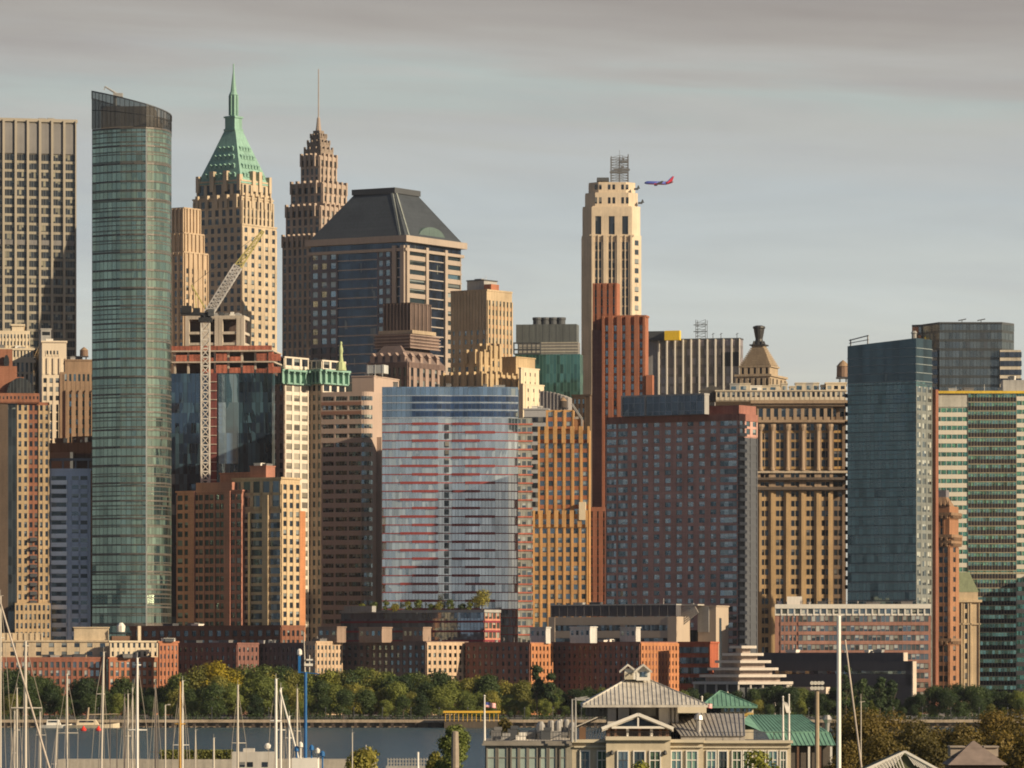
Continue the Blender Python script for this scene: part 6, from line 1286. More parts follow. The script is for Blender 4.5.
for a in (611.5, 664.5):
    m = MB(); m.lathe([(.05,0),(.22,.1),(.16,.4),(.05,.5)], k=8); m.build('wall_lamp', BLACK, hall, (hx(a), -1.4, hz(755)))
# flat roof, gable with deck
m = MB(); m.box(hx(484), hx(791), .5, 21, hz(744), hz(742.4)); W_(m, FLATR, 'flat_roof')
m = MB(); m.box(hx(607), hx(670), 3, 7, hz(742), hz(726)); W_(m, wall('deck_wall', (.16,.11,.08)), 'deck_wall')
gx0, gx1, gxa = hx(602), hx(674), hx(638.5)
m = MB()
for (xa, xb) in ((gx0, gxa), (gxa, gx1)):
    za, zb_ = (hz(728.5), hz(714)) if xa == gx0 else (hz(714), hz(728.5))
    m.quad([(xa,1.5,za),(xb,1.5,zb_),(xb,9,zb_),(xa,9,za)]); m.quad([(xa,1.5,za-.35),(xb,1.5,zb_-.35),(xb,1.5,zb_),(xa,1.5,za)]); m.quad([(xa,9,za-.35),(xb,9,zb_-.35),(xb,1.5,zb_-.35),(xa,1.5,za-.35)])
gab = W_(m, SEAM, 'gable_roof')
m = MB()
m.tube((gx0,1.35,hz(728.8)),(gxa,1.35,hz(714.4)),.22,k=4); m.tube((gx1,1.35,hz(728.8)),(gxa,1.35,hz(714.4)),.22,k=4); m.tube((hx(612),1.4,hz(727.6)),(hx(665),1.4,hz(727.6)),.16,k=4); m.tube((gxa,1.4,hz(716)),(gxa,1.4,hz(727)),.12,k=4); m.build('gable_trim', TRIM, gab)
m = MB()
k_ = 10
for i in range(k_):
    a0, a1 = pi*i/k_, pi*(i+1)/k_; m.quad([(gxa+2.3*cos(a0),2.2,hz(727)+.75*sin(a0)),(gxa+2.3*cos(a1),2.2,hz(727)+.75*sin(a1)),(gxa,2.2,hz(727)),(gxa,2.2,hz(727))][:3])
m.build('arched_window', WK, gab)
for a in (609, 616, 628, 640, 652, 661, 668): m = MB(); m.box(-.14,.14,-.14,.14,0,hz(727.5)-hz(742)); m.build('deck_post', TRIM if a in (628,652) else BROWN, hall, (hx(a),2,hz(742)))
m = MB(); m.box(hx(607), hx(672), .2, .26, hz(732.3), hz(731.7)); m.box(hx(607), hx(672), .2, .26, hz(734.5), hz(734.1))
for i in range(27): x = hx(607)+i*.243; m.box(x-.02, x+.02, .2, .25, hz(738), hz(732))
W_(m, BLACK, 'deck_railing')
# big hipped roof
Y2 = 11.0; zr = lambda p: Z(p, Y+Y2)-NG; xr2 = lambda p: X(p, Y+Y2)
ze, zt_ = zr(704.5), zr(678); x0, x1, xa, xb = xr2(582), xr2(706), xr2(630), xr2(645); y0, y1 = Y2-5, Y2+9; ym = Y2+2
def roofm(x0,x1,y0,y1,ze,xa,xb,ya,zt_,nm,mat,par,seam=1.0,th_=.25):
    m = MB(); m.quad([(x0,y0,ze),(x1,y0,ze),(xb,ya,zt_),(xa,ya,zt_)]); m.quad([(x1,y1,ze),(x0,y1,ze),(xa,ya,zt_),(xb,ya,zt_)]); m.quad([(x1,y0,ze),(x1,y1,ze),(xb,ya,zt_)]); m.quad([(x0,y1,ze),(x0,y0,ze),(xa,ya,zt_)]); m.box(x0,x1,y0,y1,ze-th_,ze-.01)
    n = int((x1-x0)/seam)
    for i in range(1, n):
        x = x0+(x1-x0)*i/n
        t_ = 1.0
        if x < xa: t_ = (x-x0)/(xa-x0)
        elif x > xb: t_ = (x1-x)/(x1-xb)
        p = Vector((x,y0,ze+.03)); q_ = Vector((x,y0+(ya-y0)*t_,ze+(zt_-ze)*t_+.03)); 
        if t_ > .05: m.tube(p, q_, .045, k=4)
    nn = int((y1-y0)/seam)
    for sd_, xe, xt in ((1,x1,xb),(-1,x0,xa)):
        for i in range(1, nn):
            y = y0+(y1-y0)*i/nn; t_ = (y-y0)/(ya-y0) if y < ya else (y1-y)/(y1-ya)
            if t_ > .05: m.tube((xe,y,ze+.03),(xe+(xt-xe)*t_,y,ze+(zt_-ze)*t_+.03),.045,k=4)
    o = m.build(nm, mat, par)
    m = MB()
    for c_ in ((x0,y0,xa),(x1,y0,xb),(x0,y1,xa),(x1,y1,xb)): m.tube((c_[0],c_[1],ze+.04),(c_[2],ya,zt_+.05),.08,k=5)
    m.tube((xa,ya,zt_+.05),(xb,ya,zt_+.05),.09,k=5); m.build('ridge_cap', mat, o); return o
hr = roofm(x0,x1,y0,y1,ze,xa,xb,ym,zt_,'hip_roof',SEAM,hall,.42)
m = MB(); m.box(x0+.2,x1-.2,y0+.1,y1-.1,zr(706.5),ze-.26); m.build('eave_beam', wall('eave_cream', (.60,.52,.38), var=.1), hr)
m = MB(); m.box(xr2(676), xr2(704.5), y0-.05, y0+8, zr(712.5), zr(706.6)); m.build('fascia_wall', wall('eave_cream', (.60,.52,.38), var=.1), hr)
m = MB(); m.box(x0+2.6,x1-3,y0+2.5,y1-2.5,hz(742),ze-.3); W_(m, wall('upper_wall', (.12,.11,.10)), 'upper_wall')
for a, wd in ((607,1.6),(617.5,2.0),(658,1.8),(668,.5),(672,.5),(676,.5)): m = MB(); m.box(0,wd*.55,-.3,.3,0,ze-hz(742)-.3) if wd > 1 else m.lathe([(.17,0),(.17,ze-hz(742)+.2)],k=8); m.build('support_column', wall('pale_panel_w', (.50,.47,.42)), hall, (xr2(a), y0+2.0, hz(742)))
m = MB()
for i in range(9): x = xr2(585)+i*.42; m.box(x,x+.16,y0+1.8,y0+1.9,zr(715),ze-.3)
for a,c in ((630,655),(586,606)): m.box(xr2(a),xr2(c),y0+2.3,y0+2.45,zr(716),zr(706.8))
W_(m, wall('clerestory', (.26,.25,.22)), 'clerestory')
# cupola
cu = [xr2(622), xr2(650)]; cy0, cy1 = ym-1.5, ym+1.5; cz0 = zr(679.5)
m = MB(); m.box(cu[0]+.3,cu[1]-.3,cy0,cy1,cz0,zr(668.5)); cup = W_(m, TRIM, 'cupola')
m = MB()
for (a,c,e,yy) in ((619.5,628,637.5,-.35),(634,643.5,652,-.55)):
    A,C,E = xr2(a),xr2(c),xr2(e)
    for (p,q_,zp,zq) in ((A,C,zr(671),zr(663.8)),(C,E,zr(663.8),zr(671))):
        m.quad([(p,cy0+yy,zp),(q_,cy0+yy,zq),(q_,cy1+.4,zq),(p,cy1+.4,zp)]); m.quad([(p,cy0+yy,zp-.22),(q_,cy0+yy,zq-.22),(q_,cy0+yy,zq),(p,cy0+yy,zp)])
m.build('cupola_roof', SEAM, cup)
m = MB(); A, C, E = xr2(636.5), xr2(643.5), xr2(650.5); m.quad([(A,cy0-.06,zr(671.5)),(E,cy0-.06,zr(671.5)),(C,cy0-.06,zr(665.5))]); m.box(A,E,cy0-.05,cy0,zr(680.5),zr(671.5)); m.build('cupola_gable', TRIM, cup)
m = MB(); m.quad([(xr2(624.5),cy0-.03,zr(679.5)),(xr2(633.5),cy0-.03,zr(679.5)),(xr2(633.5),cy0-.03,zr(672.5)),(xr2(624.5),cy0-.03,zr(672.5))]); m.build('louvre', wall('beige_louvre', (.42,.37,.28), brick=8), cup)
m = MB(); m.quad([(xr2(640),cy0-.08,zr(677)),(xr2(647.5),cy0-.08,zr(677)),(xr2(647.5),cy0-.08,zr(672)),(xr2(640),cy0-.08,zr(672))],[(0,0),(4,0),(4,1),(0,1)]); m.build('window', WT, cup)
# right wing seam roof, left glass slopes
m = MB(); a0, a1, a2, a3 = X(681,Y+2), X(745,Y+2), X(744,Y+12), X(664,Y+12); z0_, z1_ = Z(736,Y+2)-NG, Z(713.5,Y+12)-NG
m.quad([(a0,2,z0_),(a1,2,z0_),(a2,12,z1_),(a3,12,z1_)]); m.quad([(a1,2,z0_),(a1,20,z0_),(a2,12,z1_)]); m.quad([(a1,20,z0_),(a0,20,z0_),(a3,12,z1_),(a2,12,z1_)])
n = 17
for i in range(n+1): t_ = i/n; m.tube((a0+(a1-a0)*t_,2,z0_+.04),(a3+(a2-a3)*t_,12,z1_+.04),.045,k=4)
m.box(a0,a1,2.2,19.8,hz(742),z0_-.02); W_(m, wall('weathered_seam', (.32,.295,.26), rough=.5), 'wing_roof')
m = MB(); m.lathe([(.28,0),(.28,1.2),(.5,1.3),(.42,1.7),(.12,2.0)],k=9); m.build('roof_vent', STEEL, hall, (hx(700), 4, hz(733)))
m = MB(); b0, b1 = hx(572), hx(607)
m.quad([(hx(571),3,hz(729)),(hx(598),3,hz(717)),(hx(606),8,hz(717)),(hx(579),8,hz(729))]); m.quad([(hx(571),3,hz(730)),(hx(598),3,hz(718)),(hx(598),3,hz(717)),(hx(571),3,hz(729))]); W_(m, wall('canvas_white', (.55,.50,.42)), 'awning')
m = MB(); m.box(hx(579.5),hx(586),1.2,2.4,hz(741),hz(727.5)); W_(m, wall('rust_box', (.16,.09,.05)), 'storage_box')
m = MB()
for i in range(6): m.tube((hx(588+i*3),1.8,hz(741)),(hx(590+i*3),1.8,hz(727-i*.6)),.06,k=4)
m.tube((hx(586),1.8,hz(731)),(hx(606),1.8,hz(727)),.06,k=4); W_(m, DGREY, 'scaffold')
# roof plant on the left wing
for i, (a, wd, p_, dd) in enumerate(((541,.9,722,0),(548,.8,726,1),(555,1.3,721,0),(564,1.2,720,2),(573,.9,723,1),(532,.7,731,1))):
    m = MB()
    if i in (0,4): m.lathe([(wd*.5,0),(wd*.5,(hz(p_)-hz(742))*.8),(wd*.25,hz(p_)-hz(742))],k=10)
    elif i in (2,3):
        for k in (-1,1): m.lathe([(wd*.24,1.0),(wd*.26,1.3),(wd*.26,hz(p_)-hz(742)-.2),(wd*.18,hz(p_)-hz(742))],k*wd*.27,0,10)
        m.box(-wd/2,wd/2,-.5,.5,.0,1.05)
    else: m.box(-wd/2,wd/2,-.5,.5,0,hz(p_)-hz(742))
    m.build('roof_tank', STEEL, hall, (hx(a), 5+dd, hz(742)))
m = MB(); m.quad([(hx(512),3,hz(741)),(hx(570),3,hz(741)),(hx(574),14,hz(733)),(hx(538),14,hz(731))]); m.quad([(hx(512),3,hz(741)),(hx(538),14,hz(731)),(hx(530),14,hz(741))]); W_(m, wall('pale_membrane', (.48,.43,.36)), 'skylight_roof')
for i in range(9):
    m = MB(); h_ = random.Random(i).uniform(.4,1.3); m.box(-.5,.5,-.3,.3,0,h_); m.box(-.2,.6,-.35,.2,h_-.05,h_+.3); m.build('roof_unit', [ROOFG,GREYC,DGREY,TRIM][i%4], hall, (hx(496+i*8.3), 4+i%3, hz(742)))
m = MB()
for i in range(29): m.box(hx(490+i*3)-.025,hx(490+i*3)+.025,-.1,-.05,hz(741),hz(732))
m.box(hx(490),hx(574),-.1,-.05,hz(732.4),hz(731.9)); m.box(hx(490),hx(574),-.1,-.06,hz(736.5),hz(736.2)); m.box(hx(706),hx(791),.4,.45,hz(731.4),hz(731)) if 0 else None; W_(m, DGREY, 'roof_railing')
m = MB()
for i in range(6): m.box(hx(706+i*17)-.03,hx(706+i*17)+.03,.5,.56,hz(741),hz(732))
m.box(hx(706),hx(791),.5,.55,hz(732.6),hz(732.1)); W_(m, DGREY, 'roof_railing')
# poles with flags
def flagpole(px_, Yp, top, base, label, us=False, pennant=False, side=1, fw=9):
    zb_ = Z(base,Yp); zt_ = Z(top,Yp); o = thing('flagpole', label, 'flagpole', (X(px_,Yp),Yp,zb_)); m = MB(); h_ = zt_-zb_; m.tube((0,0,0),(0,0,h_),.13,.07,8); m.lathe([(.05,h_),(.12,h_+.1),(.04,h_+.22)],k=8); m.build('pole', TRIM, o)
    if us:
        s_ = Yp/F; w = fw*s_; hh = w*.5; z0 = h_-hh-.5; f = thing('flag', 'striped flag with blue canton '+us, 'flag', (X(px_,Yp),Yp,zb_)); n = 12
        def fy(t_): return .16*sin(t_*7)*t_*1.2
        def strip(v0, v1, u0, u1, mat, nm, dy=0):
            m = MB()
            for i in range(n):
                a, c = u0+(u1-u0)*i/n, u0+(u1-u0)*(i+1)/n
                P = lambda u, v: (side*(.12+u*w), fy(u)+dy, z0+hh*v-u*.25*hh)
                m.quad([P(a,v0),P(c,v0),P(c,v1),P(a,v1)])
            m.build(nm, mat, f)
        for k in range(7): strip(k*2/13,(k*2+1)/13,0,1,plain('flag_red',(.55,.03,.04),.8),'red_stripe')
        for k in range(6): strip((k*2+1)/13,(k*2+2)/13,0,1,plain('flag_white',(.75,.72,.68),.8),'white_stripe')
        strip(6/13+.002,1.0,0,.4,plain('flag_blue',(.03,.05,.22),.8),'canton',-.02)
    return o
flagpole(484.5, 503, 697, 742, 'white flagpole with striped flag at left corner of the marina hall', us='flying from the left corner flagpole of the marina hall', fw=10)
flagpole(702, 512, 698, 742, 'slim flagpole at the right end of the grey hipped roof', us='flying at right end of the grey hipped roof', fw=9)
flagpole(783, 505, 698, 743, 'flagpole with a white pennant near the green shed, left of a bare pole'); flagpole(789, 507, 696, 743, 'bare grey pole right beside the white pennant pole')
m = MB()
for i in range(5): a, c = i/5, (i+1)/5; m.quad([(a*.35,.05*sin(i),-a*1.2),(c*.35,.05*sin(i+1),-c*1.2),(c*.35+.45,.05*sin(i+1),-c*1.0-.2),(a*.35+.45,.05*sin(i),-a*1.0-.2)])
tag(m.build('pennant', TRIM, None, (X(783,505),504.9,Z(701,505))), 'limp white pennant hanging on the pole near the green shed', 'pennant')
for i, (px_, t_) in enumerate(((572,699),(575.5,697.5))):
    m = MB(); m.tube((0,0,0),(0,0,Z(t_,498)-Z(742,498)),.12,.08,7); m.tube((-.1,0,Z(t_,498)-Z(742,498)-.1),(1.2,0,Z(t_,498)-Z(742,498)+.1),.05,k=4); m.box(.5,1.4,-.15,.15,Z(t_,498)-Z(742,498)-.15,Z(t_,498)-Z(742,498)-.02)
    tag(m.build('roof_light_mast', GREYC, None, (X(px_,498+i),498+i,Z(742,498))), ('left' if not i else 'right')+' one of two thin roof light masts at the cream hall corner', 'light mast')
# green roofed pavilion and shed
Y = 640.0; pv = thing('green_pavilion', 'small cream pavilion with a green hipped metal roof', 'pavilion', (X(728,Y),Y,NG)); s_ = Y/F; zl = lambda p: Z(p,Y)-NG; xl_ = lambda p: X(p,Y)-X(728,Y)
m = MB(); m.box(xl_(704),xl_(753.5),-.0,6,0,zl(705)); m.build('wall', WOODW, pv); roofm(xl_(701),xl_(757),-1,7,zl(706),xl_(720.5),xl_(722.5),3,zl(691.5),'roof',GSEAM,pv,.55)
for i in range(5): a = 724+i*6; m = MB(); m.box(xl_(a),xl_(a+4.2),-.08,.0,zl(712),zl(707.5)); o = m.build('window', TRIM, pv); m = MB(); m.quad([(xl_(a+.4),-.1,zl(711.6)),(xl_(a+3.8),-.1,zl(711.6)),(xl_(a+3.8),-.1,zl(707.9)),(xl_(a+.4),-.1,zl(707.9))],[(0,0),(2,0),(2,1),(0,1)]); m.build('pane', WMA, o)
m = MB(); m.box(xl_(704),xl_(721),-.06,.05,zl(713),zl(706.5)); m.build('dark_opening', BLACK, pv); m = MB(); m.box(xl_(722),xl_(753),-.12,.0,zl(716),zl(713)); m.build('yellow_band', wall('ochre_paint', (.45,.30,.08)), pv)
Y = 570.0; sh = thing('green_shed', 'long shed with a two tier green metal roof right of the hall', 'shed', (X(790,Y),Y,NG)); zl = lambda p: Z(p,Y)-NG; xl_ = lambda p: X(p,Y)-X(790,Y)
m = MB(); A = (xl_(744),0,zl(724)); m.quad([(xl_(741),0,zl(722.5)),(xl_(762),0,zl(731.5)),(xl_(828),0,zl(731.5)),(xl_(805),8,zl(715.5)),(xl_(752),8,zl(715.5))])
for i in range(18): t_ = i/17; m.tube((xl_(762)+(xl_(826)-xl_(762))*t_,0,zl(731.3)),(xl_(752)+(xl_(805)-xl_(752))*t_,8,zl(715.3)),.06,k=4)
m.quad([(xl_(828),0,zl(731.5)),(xl_(828),16,zl(731.5)),(xl_(805),8,zl(715.5))]); m.quad([(xl_(828),16,zl(731.5)),(xl_(741),16,zl(731.5)),(xl_(752),8,zl(715.5)),(xl_(805),8,zl(715.5))]); m.build('upper_roof', GSEAM, sh)
m = MB(); m.quad([(xl_(772),-2.2,zl(745)),(xl_(834),-2.2,zl(745)),(xl_(830),0,zl(733)),(xl_(766),0,zl(733))])
for i in range(16): t_ = i/15; m.tube((xl_(772)+(xl_(834)-xl_(772))*t_,-2.2,zl(744.8)),(xl_(766)+(xl_(830)-xl_(766))*t_,0,zl(732.8)),.06,k=4)
m.box(xl_(765),xl_(829),0,.2,zl(733.2),zl(731.6)); m.build('lower_roof', GSEAM, sh); m = MB(); m.box(xl_(770),xl_(832),-1.2,15,0,zl(745.3)); m.build('wall', wall('shed_wall', (.10,.085,.07)), sh)
for i in range(6): m = MB(); m.box(-.12,.12,-.12,.12,0,zl(745.5)); m.build('post', TRIM if i%2 else BROWN, sh, (xl_(775+i*11),-1.9,0))
m = MB(); m.lathe([(.2,0),(.3,1.0),(.55,1.4),(.3,1.9)],k=8); m.build('roof_vent', STEEL, sh, (xl_(829),3,zl(732)))
# sports light pole
Y = 480.0; sp_ = thing('floodlight_pole', 'tall pole topped by a cluster of floodlights before the green shed', 'floodlight', (X(817,Y),Y,NG)); h_ = Z(688,Y)-NG; m = MB(); m.tube((0,0,0),(0,0,h_),.26,.2,9); m.build('pole', wall('tan_pole', (.36,.28,.19)), sp_)
m = MB(); m.box(-.55,.55,-.08,.08,h_-.1,h_+.05); m.box(-.55,.55,-.08,.08,h_+.45,h_+.6); m.build('crossarm', DGREY, sp_)
for i in range(4):
    for k in range(2): m = MB(); m.tube((0,0,0),(0,-.35,-.12),.08,.2,8); m.build('lamp_head', TRIM, sp_, (-.5+i*.33,-.05,h_+.1+k*.5))
# bottom right: trellised gable roof and grey pyramid roof
Y = 400.0; tr = thing('trellis_roof', 'white trellised gable roof at the bottom edge right of the tall mast', 'pavilion', (X(905,Y),Y,NG)); s_ = Y/F; zl = lambda p: Z(p,Y)-NG; xl_ = lambda p: X(p,Y)-X(905,Y)
m = MB(); m.box(xl_(872),xl_(932),.5,5,0,zl(771)); m.build('wall', WOODW, tr)
m = MB(); m.tube((xl_(862),0,zl(771)),(xl_(905),0,zl(751.5)),.13,k=4); m.tube((xl_(941),0,zl(771)),(xl_(905),0,zl(751.5)),.13,k=4)
for i in range(15): t_ = i/14; x = xl_(862)+(xl_(905)-xl_(862))*t_; z = zl(771)+(zl(751.5)-zl(771))*t_; m.tube((x,0,z),(x+.55,.1,zl(772)),.06,k=4) if t_ < .9 else None; m.tube((x,0,z),(max(x-.9,xl_(864)),.1,max(z-1.1,zl(773))),.06,k=4)
for i in range(13): t_ = i/12; x = xl_(941)+(xl_(905)-xl_(941))*t_; z = zl(771)+(zl(751.5)-zl(771))*t_; m.tube((x,0,z),(min(x+.8,xl_(941)),.1,max(z-1.1,zl(773))),.06,k=4)
m.build('trellis', TRIM, tr); m = MB(); m.quad([(xl_(862),.3,zl(771.5)),(xl_(905),.3,zl(752)),(xl_(905),6,zl(752)),(xl_(862),6,zl(771.5))]); m.quad([(xl_(905),.3,zl(752)),(xl_(941),.3,zl(771.5)),(xl_(941),6,zl(771.5)),(xl_(905),6,zl(752))]); m.quad([(xl_(862),.3,zl(771.5)),(xl_(941),.3,zl(771.5)),(xl_(905),.3,zl(752))]); m.build('roof', wall('moss_roof', (.10,.11,.06)), tr)
Y = 430.0; py_ = thing('pyramid_roof_house', 'small house with a grey brown pyramid roof at the bottom right corner', 'house', (X(977,Y),Y,NG)); zl = lambda p: Z(p,Y)-NG; xl_ = lambda p: X(p,Y)-X(977,Y)
m = MB(); m.box(xl_(951),xl_(1004),.6,6,0,zl(766)); m.build('wall', wall('dim_siding', (.12,.08,.06)), py_); m = MB(); m.taper((xl_(948),xl_(1008),0,6.4), zl(765), (xl_(976),xl_(978),3.1,3.3), zl(741.5)); m.build('roof', wall('taupe_shingle', (.22,.17,.14), brick=5), py_)
for i, a in enumerate((953,987)): m = MB(); m.box(xl_(a),xl_(a+14),2.4,5,zl(757),zl(747.5)); m.box(xl_(a-.7),xl_(a+14.7),2.2,5.2,zl(748),zl(746.5)); m.build('dormer', wall('taupe_dormer', (.30,.25,.20)), py_)
# near trees
NT = 'russet trees of the near shore'
r = random.Random(77)
DS = ['behind the tallest white mast','just right of the tallest white mast','left of the trellised roof','behind the trellised roof','between the trellis and the pyramid roof','behind the pyramid roof','at the right edge of the frame','behind the green shed end']
for i, (px_, top, Y_, w) in enumerate(((846,716,640,9.5),(868,712,620,11),(893,713,650,10),(915,719,600,9),(938,729,660,9),(962,727,640,9),(990,714,660,10.5),(1018,712,630,11),(880,735,520,8),(925,738,530,8),(1000,733,540,8),(960,740,560,7),(848,742,560,7),(1028,728,520,8))):
    h_ = Z(top,Y_)-NG; tree('russet_tree', ORD[i] .capitalize() if 0 else ('%s russet tree, %s, %s' % (('large','wide','low','small')[i%4], ['crown nearest the tallest mast','right of the tallest mast, highest crown','left above the trellised roof','directly above the trellised roof','in the dip left of the pyramid roof','behind the pyramid roof peak','right of the pyramid roof, far','at the right edge, tallest','in front, left of the trellis','in front, between trellis and pyramid','in front, right of the pyramid','front centre, over the pyramid dormer','at the foot of the tallest mast','bottom right corner'][i], 'on the near shore')), 'tree', X(px_,Y_),Y_,NG,h_*1.05,w*1.12,'brown',.19,15000,60+i%5,NT,rz=r.uniform(0,6)) 
tree('bush', 'large green bush in front of the right windows of the marina hall', 'bush', X(757,470),470,NG,Z(746,470)-NG+.3,7.2,'lime',.24,5000,71)
tree('bush', 'small green bush in front of the centre windows of the marina hall', 'bush', X(640,470),470,NG,Z(757,470)-NG+.2,5.6,'lime',.24,3500,72)
tree('shore_tree', 'yellowish tree just behind the left wing of the marina hall', 'tree', X(505,640),640,NG,Z(711,640)-NG,5.4,'brown',.26,4200,73)
tree('shore_tree', 'dark green tree with a grey timber pile beside it at the water edge', 'tree', X(453,760),760,0.5,Z(721,760)-.5,6.6,'green',.3,5500,74)
tree('shore_bush', 'low olive bush by the pier left of the shore tree', 'bush', X(362,800),800,0.2,Z(749,800)-.2,8.0,'olive',.3,4200,75)
tree('shore_bush', 'low green bush under the shore tree beside the pile', 'bush', X(436,770),770,0.3,Z(750,770),4.0,'olive',.26,2500,76)
m = MB(); m.box(X(424,770),X(484,770),742,800,-2,.9); st('shore_spit', m, EARTH)
m = MB(); m.lathe([(.62,0),(.58,3),(.5,5.4),(.2,5.5)],k=9); tag(m.build('timber_pile', wall('bleached_timber', (.28,.23,.18), var=.5), None, (X(455,745),745,Z(768,745))), 'thick grey weathered timber pile before the dark shore tree', 'timber pile')
# near breakwater, houseboat, fence
m = MB(); m.box(X(58,940),X(375,940),940,948,-2,Z(759.5,940)); tag(m.build('breakwater', wall('breakwater_concrete', (.36,.32,.26), var=.4)), 'low concrete breakwater along the bottom left of the river', 'breakwater')
m = MB(); rr_ = random.Random(5)
for i in range(2600):
    x = rr_.uniform(X(160,944),X(233,944)); z = Z(759.5,940)+rr_.random()**1.3*1.7; c0 = Vector((x,944+rr_.uniform(-1.5,1.5),z)); a = rr_.uniform(0,2*pi); e = Vector((cos(a),sin(a),rr_.uniform(-.5,.5)))*.22; g = Vector((-sin(a)*.4,cos(a)*.4,.9)).normalized()*.2; m.quad([tuple(c0-e),tuple(c0-g),tuple(c0+e),tuple(c0+g)])
o = m.build('breakwater_weeds', LG['olive']); tag(o, None, None, kind='stuff')
Y = 900.0; hb = thing('houseboat', 'white flat roofed houseboat with dark windows at the breakwater', 'houseboat', (X(254,Y),Y,0)); xl_ = lambda p: X(p,Y)-X(254,Y); zl = lambda p: Z(p,Y)
m = MB(); m.box(xl_(232),xl_(276),0,5,zl(778),zl(752)); m.build('cabin', wall('dull_white', (.50,.46,.40), var=.2), hb); m = MB(); m.box(xl_(230),xl_(278),-.4,5.4,-.4,.8); m.build('hull', WHITE, hb); m = MB(); m.box(xl_(243),xl_(254),.5,3,zl(752),zl(748.5)); m.build('wheelhouse', wall('dull_white', (.50,.46,.40), var=.2), hb); m = MB(); m.lathe([(.05,0),(.5,.3),(.6,.8),(.3,1.2)],k=10); m.build('radar_dome', WHITE, hb, (xl_(267),2,zl(750)))
for a in (247,262,239): m = MB(); m.quad([(xl_(a),-.06,zl(767)),(xl_(a+6),-.06,zl(767)),(xl_(a+6),-.06,zl(762)),(xl_(a),-.06,zl(762))],[(0,0),(1,0),(1,1),(0,1)]); m.build('window', WK, hb)
m = MB(); 
for i in range(16): x = X(388+i*3,880); m.box(x-.09,x+.09,880,880.2,-1,Z(758,880))
m.box(X(388,880),X(434,880),880.05,880.15,Z(759.4,880)-.1,Z(759.4,880)+.05); m.box(X(388,880),X(434,880),880.05,880.15,Z(763,880)-.1,Z(763,880)+.05); m.box(X(386,880),X(436,880),879,884,-1,Z(766,880)); tag(m.build('pier', wall('pier_grey', (.36,.34,.30))), 'small railed grey pier at the bottom, left of the shore tree', 'pier')
# ---------------------------------------------------------------- sailing boats with their masts
ALU = wall('mast_aluminium', (.58,.52,.43), rough=.4, var=.12); WHM = wall('mast_white', (.80,.76,.68), rough=.35, var=.08); DKM = wall('mast_dark', (.12,.10,.09), rough=.4); BLM = wall('mast_blue', (.02,.13,.34), rough=.5); WDM = wall('mast_varnish', (.50,.28,.06), rough=.4); ROPE = wall('rigging_steel', (.30,.26,.21), rough=.5)
def sail(label, px_, top, Y_, wpx, mat, spr=(), lean=0, stay=None, hull=WHITE, rig=True, pxb=None, boom=True):
    x = X(px_, Y_); zt_ = Z(top, Y_); o = thing('sailboat', label, 'sailboat', (x, Y_, 0), rad(90 if stay is None else 0)+0)
    o.rotation_euler = (0,0,0); L = max(8, zt_*.62); m = MB(); W2 = L*.15
    for t_, w, s2 in ((-.5,.32,.0),(-.25,.48,.0),(.1,.5,.04),(.35,.28,.12),(.52,.02,.25)): m.v += [(w*W2*2,t_*-L,1.0+s2*2),(w*W2*1.2,t_*-L,-.3),(-w*W2*1.2,t_*-L,-.3),(-w*W2*2,t_*-L,1.0+s2*2)]
    for i in range(4):
        for a,c in ((0,1),(1,2),(2,3),(3,0)): m.f.append((i*4+a,i*4+c,i*4+4+c,i*4+4+a)); m.uv.append([(0,0)]*4)
    m.build('hull', hull, o); m = MB(); m.taper((-W2*.5,W2*.5,-L*.1,L*.25),.95,(-W2*.42,W2*.42,-L*.02,L*.22),1.6); m.build('cabin', WHITE, o)
    r_ = wpx*Y_/F/2; lx = lean*Y_/F; m = MB(); m.tube((0,0,.9),(lx,0,zt_),r_,r_*.8,8); m.tube((lx-.12,0,zt_),(lx+.35,0,zt_+.05),.03,k=4); m.tube((lx,0,zt_),(lx,0,zt_+.7),.025,k=4); ms = m.build('mast', mat, o)
    if not spr and rig: spr = ((top+42,px_-wpx*1.9,px_+wpx*1.9),)
    if boom: m = MB(); m.tube((0,0,2.2),(0,L*.36,2.3),r_*.8,k=6); m.build('boom', mat, o)
    for (p_, a, c) in spr: m = MB(); z = Z(p_,Y_); f_ = (z-.9)/(zt_-.9)*lx; m.tube(((a-px_)*Y_/F,.1,z+.0),(f_,0,z),r_*.45,r_*.6,5); m.tube((f_,0,z),((c-px_)*Y_/F,.1,z+.0),r_*.6,r_*.45,5); m.build('spreader', mat, ms)
    if rig:
        sp2 = [(s3[1],s3[2],s3[0]) for s3 in spr] or [(px_-4,px_+4,(top+800)/2)]
        a, c, p_ = sp2[0]; m = MB(); z = Z(p_,Y_)
        for xx in (a, c): m.tube((lx*.95,0,zt_-.3),((xx-px_)*Y_/F,.1,z),.036,k=3); m.tube(((xx-px_)*Y_/F,.1,z),(W2*.8*(1 if xx>px_ else -1),0,1),.036,k=3)
        m.tube((lx,0,zt_),(0,L*.48,1),.036,k=3); m.tube((lx,0,zt_-.2),(0,-L*.5,1.2),.03,k=3); m.build('rigging', ROPE, ms)
    if stay:
        (ax, ay), (bx, by), wd, sm = stay; m = MB(); m.tube(((ax-px_)*Y_/F,-.3,Z(ay,Y_)),((bx-px_)*Y_/F,-4,Z(by,Y_)),wd*Y_/F/2*.8,wd*Y_/F/2,7); m.build('furled_sail', sm, o)
    return o
sail('sailboat at left edge with a tall mast and long slanting furled sail', 0.5, 596, 560, 2.2, ALU, stay=((1,604),(54,772),2.3,wall('sail_cloth_beige', (.50,.42,.34))))
sail('sailboat with pale mast and wide crosstrees behind the slanting sail', 25.5, 641, 600, 3.2, ALU, spr=((708,11,42),(646,22.5,28.5)))
